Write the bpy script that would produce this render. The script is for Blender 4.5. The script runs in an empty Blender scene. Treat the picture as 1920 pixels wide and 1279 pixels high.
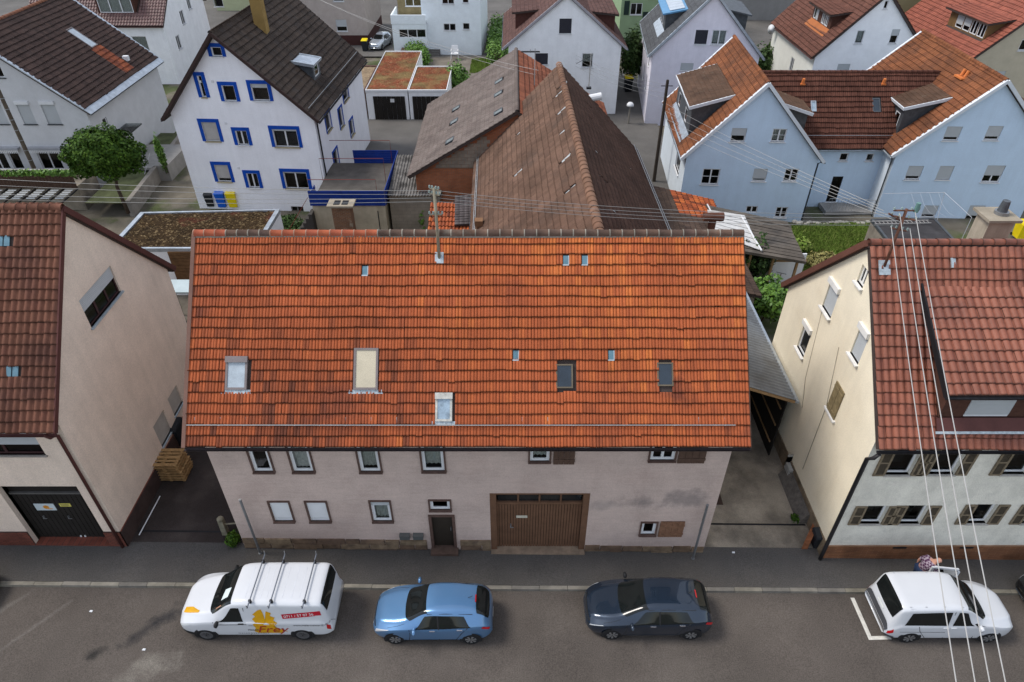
import bpy, math, random
import numpy as np
from mathutils import Vector, Matrix
random.seed(7); RNG=np.random.default_rng(7)
R=math.radians
SC=bpy.context.scene; COL=SC.collection
# ---------------------------------------------------------------- camera, world, sun, exposure
HC=22.0; TH=R(38.0); FP=1280.0; CX=960.0; CY=639.5
cam=bpy.data.cameras.new('camera'); cam.lens=24.0; cam.sensor_width=36.0; cam.clip_end=3000; cam.clip_start=.1
co=bpy.data.objects.new('camera',cam); COL.objects.link(co); co.location=(0,0,HC); co.rotation_euler=(R(90)-TH,0,0); SC.camera=co
SUN_EL=55.0; SUN_AZ=-80.0            # azimuth from +Y, clockwise positive: sun stands to the left
sd=Vector((math.sin(R(SUN_AZ))*math.cos(R(SUN_EL)),math.cos(R(SUN_AZ))*math.cos(R(SUN_EL)),math.sin(R(SUN_EL))))
wd=bpy.data.worlds.new('World'); SC.world=wd; wd.use_nodes=True
nt=wd.node_tree; nt.nodes.clear()
sky=nt.nodes.new('ShaderNodeTexSky'); sky.sky_type='NISHITA'; sky.sun_disc=False; sky.sun_elevation=R(SUN_EL); sky.sun_rotation=R(SUN_AZ)
sky.altitude=250; sky.air_density=1.0; sky.dust_density=1.0; sky.ozone_density=1.0
bg=nt.nodes.new('ShaderNodeBackground'); bg.inputs[1].default_value=0.15
wo=nt.nodes.new('ShaderNodeOutputWorld'); cl=nt.nodes.new('ShaderNodeMixRGB'); cl.inputs[0].default_value=.55; cl.inputs[2].default_value=(3.5,3.45,3.4,1)   # thin even cloud deck over the clear sky
nt.links.new(sky.outputs[0],cl.inputs[1]); nt.links.new(cl.outputs[0],bg.inputs[0]); nt.links.new(bg.outputs[0],wo.inputs[0])
sl=bpy.data.lights.new('sun','SUN'); sl.energy=1.4; sl.angle=R(18); sl.color=(1,.95,.88)
so=bpy.data.objects.new('sun',sl); COL.objects.link(so); so.location=(-30,10,60); so.rotation_euler=sd.to_track_quat('Z','Y').to_euler()
SC.view_settings.view_transform='Standard'; SC.view_settings.look='None'; SC.view_settings.gamma=1; SC.view_settings.exposure=1.02
SC.view_settings.use_curve_mapping=False
# ---------------------------------------------------------------- photograph pixel -> place
c_,s_=math.cos(TH),math.sin(TH); CAM=Vector((0,0,HC))
def ray(px,py):
    a=(px-CX)/FP; b=(CY-py)/FP
    return Vector((a,c_+b*s_,-s_+b*c_))
def G(px,py,z=0.0):
    r=ray(px,py); return CAM+r*((z-HC)/r.z)
def onP(px,py,p0,n):
    r=ray(px,py); return CAM+r*((Vector(p0)-CAM).dot(n)/r.dot(n))
def onY(px,py,Y): return onP(px,py,(0,Y,0),Vector((0,1,0)))
def zat(p,py):   # height above point p where the photograph's row py lies
    b=(CY-py)/FP; return HC+(b*c_*p[1]-s_*p[1])/(c_+b*s_)
def onX(px,py,X): return onP(px,py,(X,0,0),Vector((1,0,0)))
def sst(a,b,x):
    t=min(1,max(0,(x-a)/(b-a))); return t*t*(3-2*t)
def gz(x,y): return -0.015*max(-60,min(60,x))*(1-sst(19,34,y))
def GG(px,py,dz=0.0):
    p=G(px,py,dz)
    for i in range(3): p=G(px,py,gz(p.x,p.y)+dz)
    return p
# ---------------------------------------------------------------- materials
MATS={}
def nn(nt,t,**k):
    n=nt.nodes.new('ShaderNode'+t)
    for a,b in k.items(): setattr(n,a,b)
    return n
def M(name,col=None,rough=.85,metal=0,var=.12,scale=1.5,col2=None,c2scale=.5,c2lo=.5,c2hi=.7,bump=0,bscale=60,spec=.15,ramp=None,blobs=None,streak=0,coat=0,fine=.06,emit=None,brick=None,wave=None,patch=None,nose=0,hs=0,nosec=(.014,.006,.003)):
    """procedural material in world metres; ramp = colours picked by the per-piece attribute rnd"""
    if name in MATS: return MATS[name]
    m=bpy.data.materials.new(name); m.use_nodes=True; MATS[name]=m
    nt=m.node_tree; L=nt.links.new; b=nt.nodes['Principled BSDF']
    geo=nn(nt,'NewGeometry'); P=geo.outputs['Position']
    def noise(sc,det=4,vec=P,rgh=.6):
        n=nn(nt,'TexNoise'); n.inputs['Scale'].default_value=sc; n.inputs['Detail'].default_value=det; n.inputs['Roughness'].default_value=rgh
        L(vec,n.inputs['Vector']); return n.outputs['Fac']
    def mrange(v,a,b_,c,d):
        n=nn(nt,'MapRange'); L(v,n.inputs[0])
        for i,x in enumerate((a,b_,c,d)): n.inputs[i+1].default_value=x
        return n.outputs[0]
    def mul(colour,fac):
        n=nn(nt,'MixRGB',blend_type='MULTIPLY'); n.inputs[0].default_value=1; L(colour,n.inputs[1]); L(fac,n.inputs[2]); return n.outputs[0]
    def mix(f,a,b_):
        n=nn(nt,'MixRGB'); 
        for i,x in ((0,f),(1,a),(2,b_)):
            if isinstance(x,(tuple,list)): n.inputs[i].default_value=(*x,1)
            elif isinstance(x,(int,float)): n.inputs[i].default_value=x
            else: L(x,n.inputs[i])
        return n.outputs[0]
    if ramp:
        at=nn(nt,'Attribute',attribute_name='rnd'); cr=nn(nt,'ValToRGB'); L(at.outputs['Fac'],cr.inputs[0])
        e=cr.color_ramp.elements
        for i,cc in enumerate(ramp):
            if i<2: el=e[i]; el.position=(0,1)[i] if len(ramp)>1 else 0
            else: el=e.new(.5)
        for i,el in enumerate(sorted(e,key=lambda q:q.position)): pass
        for i in range(len(ramp)):
            e[i].position=i/(len(ramp)-1); e[i].color=(*ramp[i],1)
        out=cr.outputs[0]
    elif brick:
        bt=nn(nt,'TexBrick'); mp=nn(nt,'Mapping'); L(P,mp.inputs[0]); mp.inputs['Rotation'].default_value=brick['rot']; L(mp.outputs[0],bt.inputs[0])
        bt.inputs['Color1'].default_value=(*col,1); bt.inputs['Color2'].default_value=(*brick['c2'],1); bt.inputs['Mortar'].default_value=(*brick['mortar'],1)
        bt.inputs['Scale'].default_value=1; bt.inputs['Mortar Size'].default_value=brick.get('ms',.008); bt.inputs['Brick Width'].default_value=brick['w']; bt.inputs['Row Height'].default_value=brick['h']
        out=bt.outputs[0]
    else:
        out=mix(0.0,col,col)
    if col2: out=mix(mrange(noise(c2scale,6),c2lo,c2hi,0,1),out,col2)
    if patch:
        for (x,y,z,rx,ry,rz,cc,st,*ro) in patch:      # a stain with its own place and shape
            mp=nn(nt,'Mapping',vector_type='TEXTURE'); mp.inputs['Location'].default_value=(x,y,z); mp.inputs['Scale'].default_value=(rx,ry,rz); mp.inputs['Rotation'].default_value=(0,0,ro[0] if ro else 0); L(P,mp.inputs[0])
            ln=nn(nt,'VectorMath',operation='LENGTH'); L(mp.outputs[0],ln.inputs[0])
            ad=nn(nt,'Math',operation='ADD'); L(ln.outputs['Value'],ad.inputs[0]); L(mrange(noise(1.6,5),0.3,.7,-.6,.6),ad.inputs[1])
            out=mix(mrange(ad.outputs[0],.25,1.15,st,0),out,cc)
    if nose:      # shadow line under tile lips painted in, with dirt; pale mortar on ridge flanges
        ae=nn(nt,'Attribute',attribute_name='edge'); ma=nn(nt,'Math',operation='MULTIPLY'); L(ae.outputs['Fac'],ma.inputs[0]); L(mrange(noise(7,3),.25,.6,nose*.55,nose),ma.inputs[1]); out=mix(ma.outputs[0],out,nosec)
    if var: out=mul(out,mrange(noise(scale,5),.3,.7,1-var,1+var))
    if fine: out=mul(out,mrange(noise(26,3,P,.75),.3,.7,1-fine,1+fine))
    if streak:
        mp=nn(nt,'Mapping'); mp.inputs['Scale'].default_value=(3,3,.25); L(P,mp.inputs[0])
        out=mul(out,mrange(noise(1.0,5,mp.outputs[0]),.42,.72,1,1-streak))
    if hs:
        mp=nn(nt,'Mapping'); mp.inputs['Scale'].default_value=(1.2,1.2,14); L(P,mp.inputs[0])
        out=mul(out,mrange(noise(1.0,4,mp.outputs[0]),.3,.7,1-hs,1+hs))
    L(out,b.inputs['Base Color'])
    b.inputs['Roughness'].default_value=rough; b.inputs['Metallic'].default_value=metal
    b.inputs['Specular IOR Level'].default_value=spec
    if coat: b.inputs['Coat Weight'].default_value=coat; b.inputs['Coat Roughness'].default_value=.04
    if bump:
        bn=nn(nt,'Bump'); bn.inputs['Strength'].default_value=bump; bn.inputs['Distance'].default_value=.02; L(noise(bscale,4),bn.inputs['Height']); L(bn.outputs[0],b.inputs['Normal'])
    return m
def glass(name,tint=(.66,.70,.70),mixf=.3):
    m=bpy.data.materials.new(name); m.use_nodes=True; nt=m.node_tree; nt.nodes.clear(); L=nt.links.new
    tr=nn(nt,'BsdfTransparent'); tr.inputs[0].default_value=(*tint,1); gl=nn(nt,'BsdfGlossy'); gl.inputs['Roughness'].default_value=.03
    lw=nn(nt,'LayerWeight'); lw.inputs[0].default_value=mixf; mx=nn(nt,'MixShader'); o=nn(nt,'OutputMaterial')
    L(lw.outputs['Fresnel'],mx.inputs[0]); L(tr.outputs[0],mx.inputs[1]); L(gl.outputs[0],mx.inputs[2]); L(mx.outputs[0],o.inputs[0]); MATS[name]=m; return m
GLASS=glass('window_glass'); 
WHITE=M('white_pvc',(.66,.67,.68),.45,var=.05,fine=0)
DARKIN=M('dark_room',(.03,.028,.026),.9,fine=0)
CURT=M('curtain',(.62,.62,.58),.9,var=.25,scale=9,fine=0)
SHUT=M('roller_shutter',(.44,.46,.47),.6,var=.04,fine=0)
BROWNW=M('brown_wood',(.09,.055,.04),.75,var=.2,scale=6)
ZINC=M('zinc',(.42,.46,.50),.45,.6,var=.2,scale=3)
DZINC=M('dark_zinc',(.10,.11,.12),.5,.5,var=.25,scale=3)
LEAD=M('lead_flashing',(.38,.43,.46),.6,.3,var=.25,scale=8)
METAL=M('grey_metal',(.3,.31,.32),.5,.8,var=.1)
DARK=M('black_metal',(.02,.02,.022),.5,.2,var=.1)
# ---------------------------------------------------------------- mesh helpers
def root_loc(o):
    v=Vector((0,0,0))
    while o is not None: v=v+Vector(o.location); o=o.parent
    return v
def tag(o,label=None,cat=None,group=None,kind=None):
    if label: o['label']=label
    if cat: o['category']=cat
    if group: o['group']=group
    if kind: o['kind']=kind
    return o
def thing(name,label,cat,loc,group=None):
    o=bpy.data.objects.new(name,None); COL.objects.link(o); o.location=loc; o.empty_display_size=.2
    return tag(o,label,cat,group)
def link(name,me,mat,parent=None,smooth=False,kind=None):
    me.materials.append(mat)
    if smooth:
        me.polygons.foreach_set('use_smooth',[True]*len(me.polygons))
    o=bpy.data.objects.new(name,me); COL.objects.link(o); o.parent=parent
    if kind: o['kind']=kind
    return o
def np_mesh(name,V,Q,rnd=None,edge=None):
    """V (n,3), Q (m,4) quads"""
    me=bpy.data.meshes.new(name); V=np.asarray(V,np.float32); Q=np.asarray(Q,np.int32)
    me.vertices.add(len(V)); me.vertices.foreach_set('co',V.ravel())
    me.loops.add(Q.size); me.loops.foreach_set('vertex_index',Q.ravel())
    k=Q.shape[1]; me.polygons.add(len(Q)); me.polygons.foreach_set('loop_start',np.arange(0,Q.size,k,dtype=np.int32)); me.polygons.foreach_set('loop_total',np.full(len(Q),k,np.int32))
    me.update(calc_edges=True)
    if rnd is not None:
        a=me.attributes.new('rnd','FLOAT','POINT'); a.data.foreach_set('value',np.asarray(rnd,np.float32))
    if edge is not None:
        a=me.attributes.new('edge','FLOAT','POINT'); a.data.foreach_set('value',np.asarray(edge,np.float32))
    return me
class MB:
    def __init__(s): s.v=[]; s.f=[]
    def poly(s,pts):
        i=len(s.v); s.v+= [Vector(p) for p in pts]; s.f.append(list(range(i,i+len(pts)))); return s
    def hexa(s,p):   # 8 points: bottom 0-3 ccw, top 4-7
        i=len(s.v); s.v+=[Vector(q) for q in p]
        for f in ((3,2,1,0),(4,5,6,7),(0,1,5,4),(1,2,6,5),(2,3,7,6),(3,0,4,7)): s.f.append([i+k for k in f])
        return s
    def box(s,x0,y0,z0,x1,y1,z1): 
        return s.hexa([(x0,y0,z0),(x1,y0,z0),(x1,y1,z0),(x0,y1,z0),(x0,y0,z1),(x1,y0,z1),(x1,y1,z1),(x0,y1,z1)])
    def fbox(s,F,u0,u1,v0,v1,d0,d1):
        P=F.P; return s.hexa([P(u0,v0,d1),P(u1,v0,d1),P(u1,v0,d0),P(u0,v0,d0),P(u0,v1,d1),P(u1,v1,d1),P(u1,v1,d0),P(u0,v1,d0)])
    def tube(s,pts,r,n=8,cap=True):
        pts=[Vector(p) for p in pts]; rs=r if isinstance(r,(list,tuple)) else [r]*len(pts); base=len(s.v)
        for k,p in enumerate(pts):
            d=(pts[min(k+1,len(pts)-1)]-pts[max(k-1,0)]).normalized()
            a=d.cross(Vector((0,0,1))) if abs(d.z)<.95 else d.cross(Vector((1,0,0))); a.normalize(); b=d.cross(a)
            for j in range(n):
                t=2*math.pi*j/n; s.v.append(p+(a*math.cos(t)+b*math.sin(t))*rs[k])
        for k in range(len(pts)-1):
            for j in range(n):
                q=base+k*n; s.f.append([q+j,q+(j+1)%n,q+n+(j+1)%n,q+n+j])
        if cap:
            s.f.append([base+j for j in range(n)][::-1]); s.f.append([base+(len(pts)-1)*n+j for j in range(n)])
        return s
    def cyl(s,p,r,h,n=12,r2=None): return s.tube([p,(p[0],p[1],p[2]+h)],[r,r if r2 is None else r2],n)
    def lathe(s,c,prof,n=14,axis='z'):
        base=len(s.v)
        for (r,h) in prof:
            for j in range(n):
                t=2*math.pi*j/n; a,b=r*math.cos(t),r*math.sin(t)
                s.v.append(Vector(c)+(Vector((a,b,h)) if axis=='z' else Vector((a,h,b))))
        for k in range(len(prof)-1):
            for j in range(n): q=base+k*n; s.f.append([q+j,q+(j+1)%n,q+n+(j+1)%n,q+n+j])
        s.f.append([base+j for j in range(n)][::-1]); s.f.append([base+(len(prof)-1)*n+j for j in range(n)])
        return s
    def build(s,name,mat,parent=None,smooth=False,kind=None,loc=None):
        """vertices are world metres; parent things are unrotated empties"""
        o=root_loc(parent) if parent is not None else Vector((0,0,0))
        if parent is None and loc is not None: o=Vector(loc)
        me=bpy.data.meshes.new(name); me.from_pydata([v-o for v in s.v],[],s.f); me.update()
        ob=link(name,me,mat,parent,smooth,kind)
        if parent is None and loc is not None: ob.location=loc
        return ob
class WF:      # a wall: u runs to the right seen from outside, v up, d outwards
    def __init__(s,p,u,W):
        s.p=Vector(p); s.u=Vector((u[0],u[1],0)).normalized(); s.n=s.u.cross(Vector((0,0,1))); s.W=W; s.holes=[]; s.vd=Vector((0,0,1))
    def P(s,u,v,d=0): return s.p+s.u*u+s.vd*v+s.n*d
    def px(s,x,y):
        q=onP(x,y,s.p,s.n)-s.p; return q.dot(s.u),q.dot(s.vd)
class RF(WF):  # a roof slope: u along the eave, v up the slope, d off the roof
    def __init__(s,p,u,up,W,L):
        s.p=Vector(p); s.u=Vector(u).normalized(); s.vd=Vector(up).normalized(); s.n=s.u.cross(s.vd); s.W=W; s.L=L; s.holes=[]
def clip(poly,a,b,c):   # keep a*u+b*v<=c
    out=[]
    for i in range(len(poly)):
        p,q=poly[i],poly[(i+1)%len(poly)]; dp=a*p[0]+b*p[1]-c; dq=a*q[0]+b*q[1]-c
        if dp<=0: out.append(p)
        if (dp<0<dq) or (dq<0<dp):
            t=dp/(dp-dq); out.append((p[0]+t*(q[0]-p[0]),p[1]+t*(q[1]-p[1])))
    return out
def wall_mesh(mb,F,poly,depth=.18):
    us=sorted(set([min(p[0] for p in poly),max(p[0] for p in poly)]+[x for h in F.holes for x in (h[0],h[2])]))
    vs=sorted(set([min(p[1] for p in poly),max(p[1] for p in poly)]+[x for h in F.holes for x in (h[1],h[3])]))
    ar=sum(poly[i][0]*poly[(i+1)%len(poly)][1]-poly[(i+1)%len(poly)][0]*poly[i][1] for i in range(len(poly)))
    if ar<0: poly=poly[::-1]
    for i in range(len(us)-1):
        for j in range(len(vs)-1):
            um,vm=(us[i]+us[i+1])/2,(vs[j]+vs[j+1])/2
            if any(h[0]<um<h[2] and h[1]<vm<h[3] for h in F.holes): continue
            cell=[(us[i],vs[j]),(us[i+1],vs[j]),(us[i+1],vs[j+1]),(us[i],vs[j+1])]
            for k in range(len(poly)):
                p,q=poly[k],poly[(k+1)%len(poly)]; a,b=(q[1]-p[1]),-(q[0]-p[0]); cell=clip(cell,a,b,a*p[0]+b*p[1])
                if len(cell)<3: break
            if len(cell)>=3: mb.poly([F.P(u,v) for u,v in cell])
    for (a,b,c,d) in F.holes:
        mb.poly([F.P(a,b),F.P(a,d),F.P(a,d,-depth),F.P(a,b,-depth)]); mb.poly([F.P(c,d),F.P(c,b),F.P(c,b,-depth),F.P(c,d,-depth)])
        mb.poly([F.P(a,d),F.P(c,d),F.P(c,d,-depth),F.P(a,d,-depth)]); mb.poly([F.P(c,b),F.P(a,b),F.P(a,b,-depth),F.P(c,b,-depth)])
def window(par,F,u0,v0,u1,v1,div=2,rows=1,frame=WHITE,fw=.07,sill=WHITE,sillp=.06,shut=0,shutm=SHUT,curt=0,sur=None,surw=.12,surp=.03,sur_sides='LRTB',rec=.12,flat=False,hole=True,room=True,box=None,name='window'):
    """an opening u0..u1, v0..v1 in wall F: frame, panes, sill, roller shutter, surround"""
    if hole: F.holes.append((u0,v0,u1,v1))
    mb=MB(); a,b=-rec,-rec+.05
    mb.fbox(F,u0,u1,v0,v0+fw,a,b); mb.fbox(F,u0,u1,v1-fw,v1,a,b); mb.fbox(F,u0,u0+fw,v0+fw,v1-fw,a,b); mb.fbox(F,u1-fw,u1,v0+fw,v1-fw,a,b)
    for k in range(1,div):
        x=u0+(u1-u0)*k/div; mb.fbox(F,x-.045,x+.045,v0+fw,v1-fw,a,b)
    for k in range(1,rows):
        y=v0+(v1-v0)*k/rows
        for q in range(div):
            xa=u0+(u1-u0)*q/div+.05; xb=u0+(u1-u0)*(q+1)/div-.05; mb.fbox(F,xa,xb,y-.015,y+.015,a,b-.01)
    w=mb.build(name if not flat else 'window_frame',frame,par); sp=par if flat else w
    MB().poly([F.P(u0+fw,v0+fw,a+.02),F.P(u1-fw,v0+fw,a+.02),F.P(u1-fw,v1-fw,a+.02),F.P(u0+fw,v1-fw,a+.02)]).build('pane',GLASS,sp)
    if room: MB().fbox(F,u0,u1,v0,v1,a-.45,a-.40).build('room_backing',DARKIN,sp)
    if curt:
        n=10; cm=MB(); vb=v1-(v1-v0)*curt
        for k in range(n):
            x0=u0+(u1-u0)*k/n; x1=u0+(u1-u0)*(k+1)/n; d0,d1=(-.02,-.06)[k%2],(-.06,-.02)[k%2]
            cm.poly([F.P(x0,vb,a-.05+d0),F.P(x1,vb,a-.05+d1),F.P(x1,v1,a-.05+d1),F.P(x0,v1,a-.05+d0)])
        cm.build('curtain',CURT,sp)
    if shut:
        vb=v1-(v1-v0)*shut; sm=MB(); h=.055; y=v1; 
        while y>vb+.005:
            y2=max(vb,y-h); sm.fbox(F,u0+.01,u1-.01,y2+.008,y,b+.005,b+.022); sm.fbox(F,u0+.01,u1-.01,y2,y2+.008,b+.005,b+.014); y=y2
        sm.build('roller_shutter',shutm,sp)
    if box: MB().fbox(F,u0-.03,u1+.03,v1-.02,v1+.2,-.02,.1).build('shutter_box',box,sp)
    if sill: MB().fbox(F,u0-.06,u1+.06,v0-.05,v0,-rec,sillp).build('sill',sill,sp)
    if sur:
        s=MB()
        if 'L' in sur_sides: s.fbox(F,u0-surw,u0,v0,v1,0,surp)
        if 'R' in sur_sides: s.fbox(F,u1,u1+surw,v0,v1,0,surp)
        if 'T' in sur_sides: s.fbox(F,u0-surw,u1+surw,v1,v1+surw,0,surp+.001)
        if 'B' in sur_sides: s.fbox(F,u0-surw,u1+surw,v0-surw-.001,v0-.051,0,surp+.001)
        s.build('window_surround',sur,sp)
    return w
def winpx(par,F,bl,br,top,**k):
    u0,va=F.px(*bl); u1,vb=F.px(*br); t=F.px(*top)[1]; v0=(va+vb)/2
    if u0>u1: u0,u1=u1,u0
    if 'hmax' in k: t=min(t,k.pop('hmax'))
    return window(par,F,u0,v0,u1,t,**k)
# ---------------------------------------------------------------- roof tiles
PROF={'double':([0,.07,.13,.40,.46,.54,.60,.87,.93,1],[.0,.9,1,1,.0,.0,1,1,.9,.0],.030),
      'pan':([0,.12,.28,.45,.62,.78,.9,1],[.0,.6,.97,1,.7,.12,-.05,.0],.068),
      'rib':([0,.1,.2,.3,.42,.5,.58,.7,.8,.9,1],[.0,.5,1,1,.4,.0,.4,1,1,.5,.0],.055),
      'flat':([0,.04,.96,1],[0,1,1,0],.012)}
def tile_tpl(tw,tl,kind,lift=.035):
    u,h,hh=PROF[kind]; u=np.array(u)*tw*.985; h=np.array(h)*hh; n=len(u)
    lo=np.stack([u,np.zeros(n),h+lift+.012],1); up=np.stack([u,np.full(n,tl*1.08),h+.010],1); lip=np.stack([u,np.full(n,.004),h*.3+.004],1)
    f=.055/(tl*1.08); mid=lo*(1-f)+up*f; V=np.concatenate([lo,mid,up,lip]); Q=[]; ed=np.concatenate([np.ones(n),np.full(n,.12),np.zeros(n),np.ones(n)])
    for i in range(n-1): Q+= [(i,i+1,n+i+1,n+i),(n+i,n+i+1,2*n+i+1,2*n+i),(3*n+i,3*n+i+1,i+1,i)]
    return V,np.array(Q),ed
def tiles(roof,F,tw,tl,kind,mat,keep=None,parts=0,u0=0,v0=0,rnd=None,jit=.004,lift=.035):
    """cover slope F with single tiles; the `parts` nearest become objects of their own"""
    V,Q,ED_=tile_tpl(tw,tl,kind,lift); o=root_loc(roof)
    nu=int(round((F.W-u0)/tw)); nv=int(round((F.L-v0)/tl)); tw_=(F.W-u0)/nu
    cells=[]
    for j in range(nv):
        for i in range(nu):
            uc,vc=u0+(i+.5)*tw_,v0+(j+.5)*tl
            if keep and not keep(uc,vc): continue
            if any(h[0]<uc<h[2] and h[1]<vc<h[3] for h in F.holes): continue
            cells.append((u0+i*tw_,v0+j*tl))
    if not cells: return
    C=np.array(cells); n=len(C)
    J=RNG.normal(0,jit,(n,3)); rv=RNG.random(n) if rnd is None else np.array([rnd(a+.5*tw,b+.5*tl) for a,b in C])
    J[:,1]+=.012*np.sin(C[:,0]*.9+C[:,1]*2.3)+.006*np.sin(C[:,0]*2.7)-np.where(RNG.random(n)<.012,.03,0); J[:,2]=np.abs(J[:,2])+.010*(1+np.sin(C[:,0]*.55+C[:,1]*.8))   # old roofs: wavy courses, a slipped tile here and there
    fu,fv,fn,fp=[np.array(x) for x in (F.u,F.vd,F.n,F.p)]
    idx=np.arange(n)
    if parts:
        ctr=fp+C[:,:1]*fu+C[:,1:]*fv; d=np.linalg.norm(ctr-np.array([0,0,HC]),axis=1)
        dep=ctr[:,1]*c_-(ctr[:,2]-HC)*s_; pxx=CX+FP*ctr[:,0]/dep
        d=np.where((pxx<-5)|(pxx>1925),1e6,d)
        near=np.argsort(d)[:parts]; near=near[d[near]<1e5]
        vm=[]
        for k in range(12):
            vm.append(np_mesh('tile',V,Q,np.full(len(V),(k+.5)/12),ED_)); vm[-1].materials.append(mat)
        for q in near:
            ob=bpy.data.objects.new('tile',vm[min(11,int(rv[q]*12))]); COL.objects.link(ob); ob.parent=roof
            p=fp+C[q,0]*fu+C[q,1]*fv+fn*max(0,J[q,2])+fu*J[q,0]+fv*J[q,1]-np.array(o)
            ob.matrix_local=Matrix(((fu[0],fv[0],fn[0],p[0]),(fu[1],fv[1],fn[1],p[1]),(fu[2],fv[2],fn[2],p[2]),(0,0,0,1)))
        idx=np.setdiff1d(idx,near)
        if len(idx)==0: return
    C=C[idx]; J=J[idx]; rv=rv[idx]; n=len(C); m=len(V)
    U=(C[:,0]+J[:,0])[:,None]+V[None,:,0]; W=(C[:,1]+J[:,1])[:,None]+V[None,:,1]; D=np.abs(J[:,2])[:,None]+V[None,:,2]
    X=fp+U[...,None]*fu+W[...,None]*fv+D[...,None]*fn-np.array(o)
    QQ=(Q[None]+(np.arange(n)*m)[:,None,None]).reshape(-1,4)
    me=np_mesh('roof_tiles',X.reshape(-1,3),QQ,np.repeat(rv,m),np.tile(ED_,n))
    link('roof_tiles',me,mat,roof,kind='stuff')
def ridge(roof,a,b,r,mat,step=.38,mort=None,name='ridge_tile',below=.6):
    a,b=Vector(a),Vector(b); n=max(1,int(round((b-a).length/step))); d=(b-a)/n; o=root_loc(roof)
    dn=d.normalized(); sd_=dn.cross(Vector((0,0,1))).normalized(); upv=sd_.cross(dn); ms=[]
    for q in range(6):
        V=[];Q=[];ns=8
        for k,(t,rr) in enumerate(((-.03,r*1.06),(.06,r*1.06),(.07,r),(1.0,r*.94))):
            for j in range(ns+1):
                an=math.pi*(j/ns)*1.1-.05*math.pi; V.append(dn*(d.length*t)+sd_*(-rr*math.cos(an))+upv*(rr*math.sin(an)*1.0-below*r*.3))
        for k in range(3):
            for j in range(ns): i=k*(ns+1)+j; Q.append((i,i+1,i+ns+2,i+ns+1))
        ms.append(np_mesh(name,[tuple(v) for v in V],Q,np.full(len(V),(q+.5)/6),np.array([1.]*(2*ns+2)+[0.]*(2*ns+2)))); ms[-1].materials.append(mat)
    for k in range(n):
        ob=bpy.data.objects.new(name,ms[random.randrange(6)]); COL.objects.link(ob); ob.parent=roof; ob.location=a+d*k-o+Vector((0,0,random.uniform(-.006,.006)))
    if mort:
        mb=MB(); 
        for s in (-1,1):
            mb.poly([a+sd_*(s*r*.98)-upv*.10,b+sd_*(s*r*.98)-upv*.10,b+sd_*(s*r*.7)+upv*.02,a+sd_*(s*r*.7)+upv*.02][::s])
        mb.build('ridge_mortar',mort,roof)
def skylight(par,F,u0,v0,u1,v1,frame,glassm,h=.10,fw=.07,apron=LEAD,name='roof_window',head=0,hood=None,sides=None):
    F.holes.append((u0-.03,v0-.10,u1+.03,v1+.03))
    mb=MB(); d0,d1=-.03,h
    mb.fbox(F,u0,u1,v0,v0+fw,d0,d1); mb.fbox(F,u0,u1,v1-fw,v1,d0,d1); mb.fbox(F,u0,u0+fw,v0+fw,v1-fw,d0,d1-.004); mb.fbox(F,u1-fw,u1,v0+fw,v1-fw,d0,d1-.004)
    w=mb.build(name,frame,par)
    MB().fbox(F,u0+fw,u1-fw,v0+fw,v1-fw-head,d0,d1-.025).build('pane',glassm,w)
    if head: MB().fbox(F,u0-.01,u1+.01,v1-fw-head,v1+.01,d0,d1+.05).build('shutter_box',hood or frame,w)
    if apron:
        a=MB(); e=.16
        n=14
        for k in range(n):
            x0=u0-e+(u1-u0+2*e)*k/n; x1=u0-e+(u1-u0+2*e)*(k+1)/n; z=random.uniform(.045,.065)
            a.fbox(F,x0,x1,v0-.13,v0+.0,z-.03,z)
        a.build('flashing',apron,w)
    return w
def skypx(par,F,tl,br,**k):
    u0,v1=F.px(*tl); u1,v0=F.px(*br); return skylight(par,F,u0,v0,u1,v1,**k)
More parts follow.
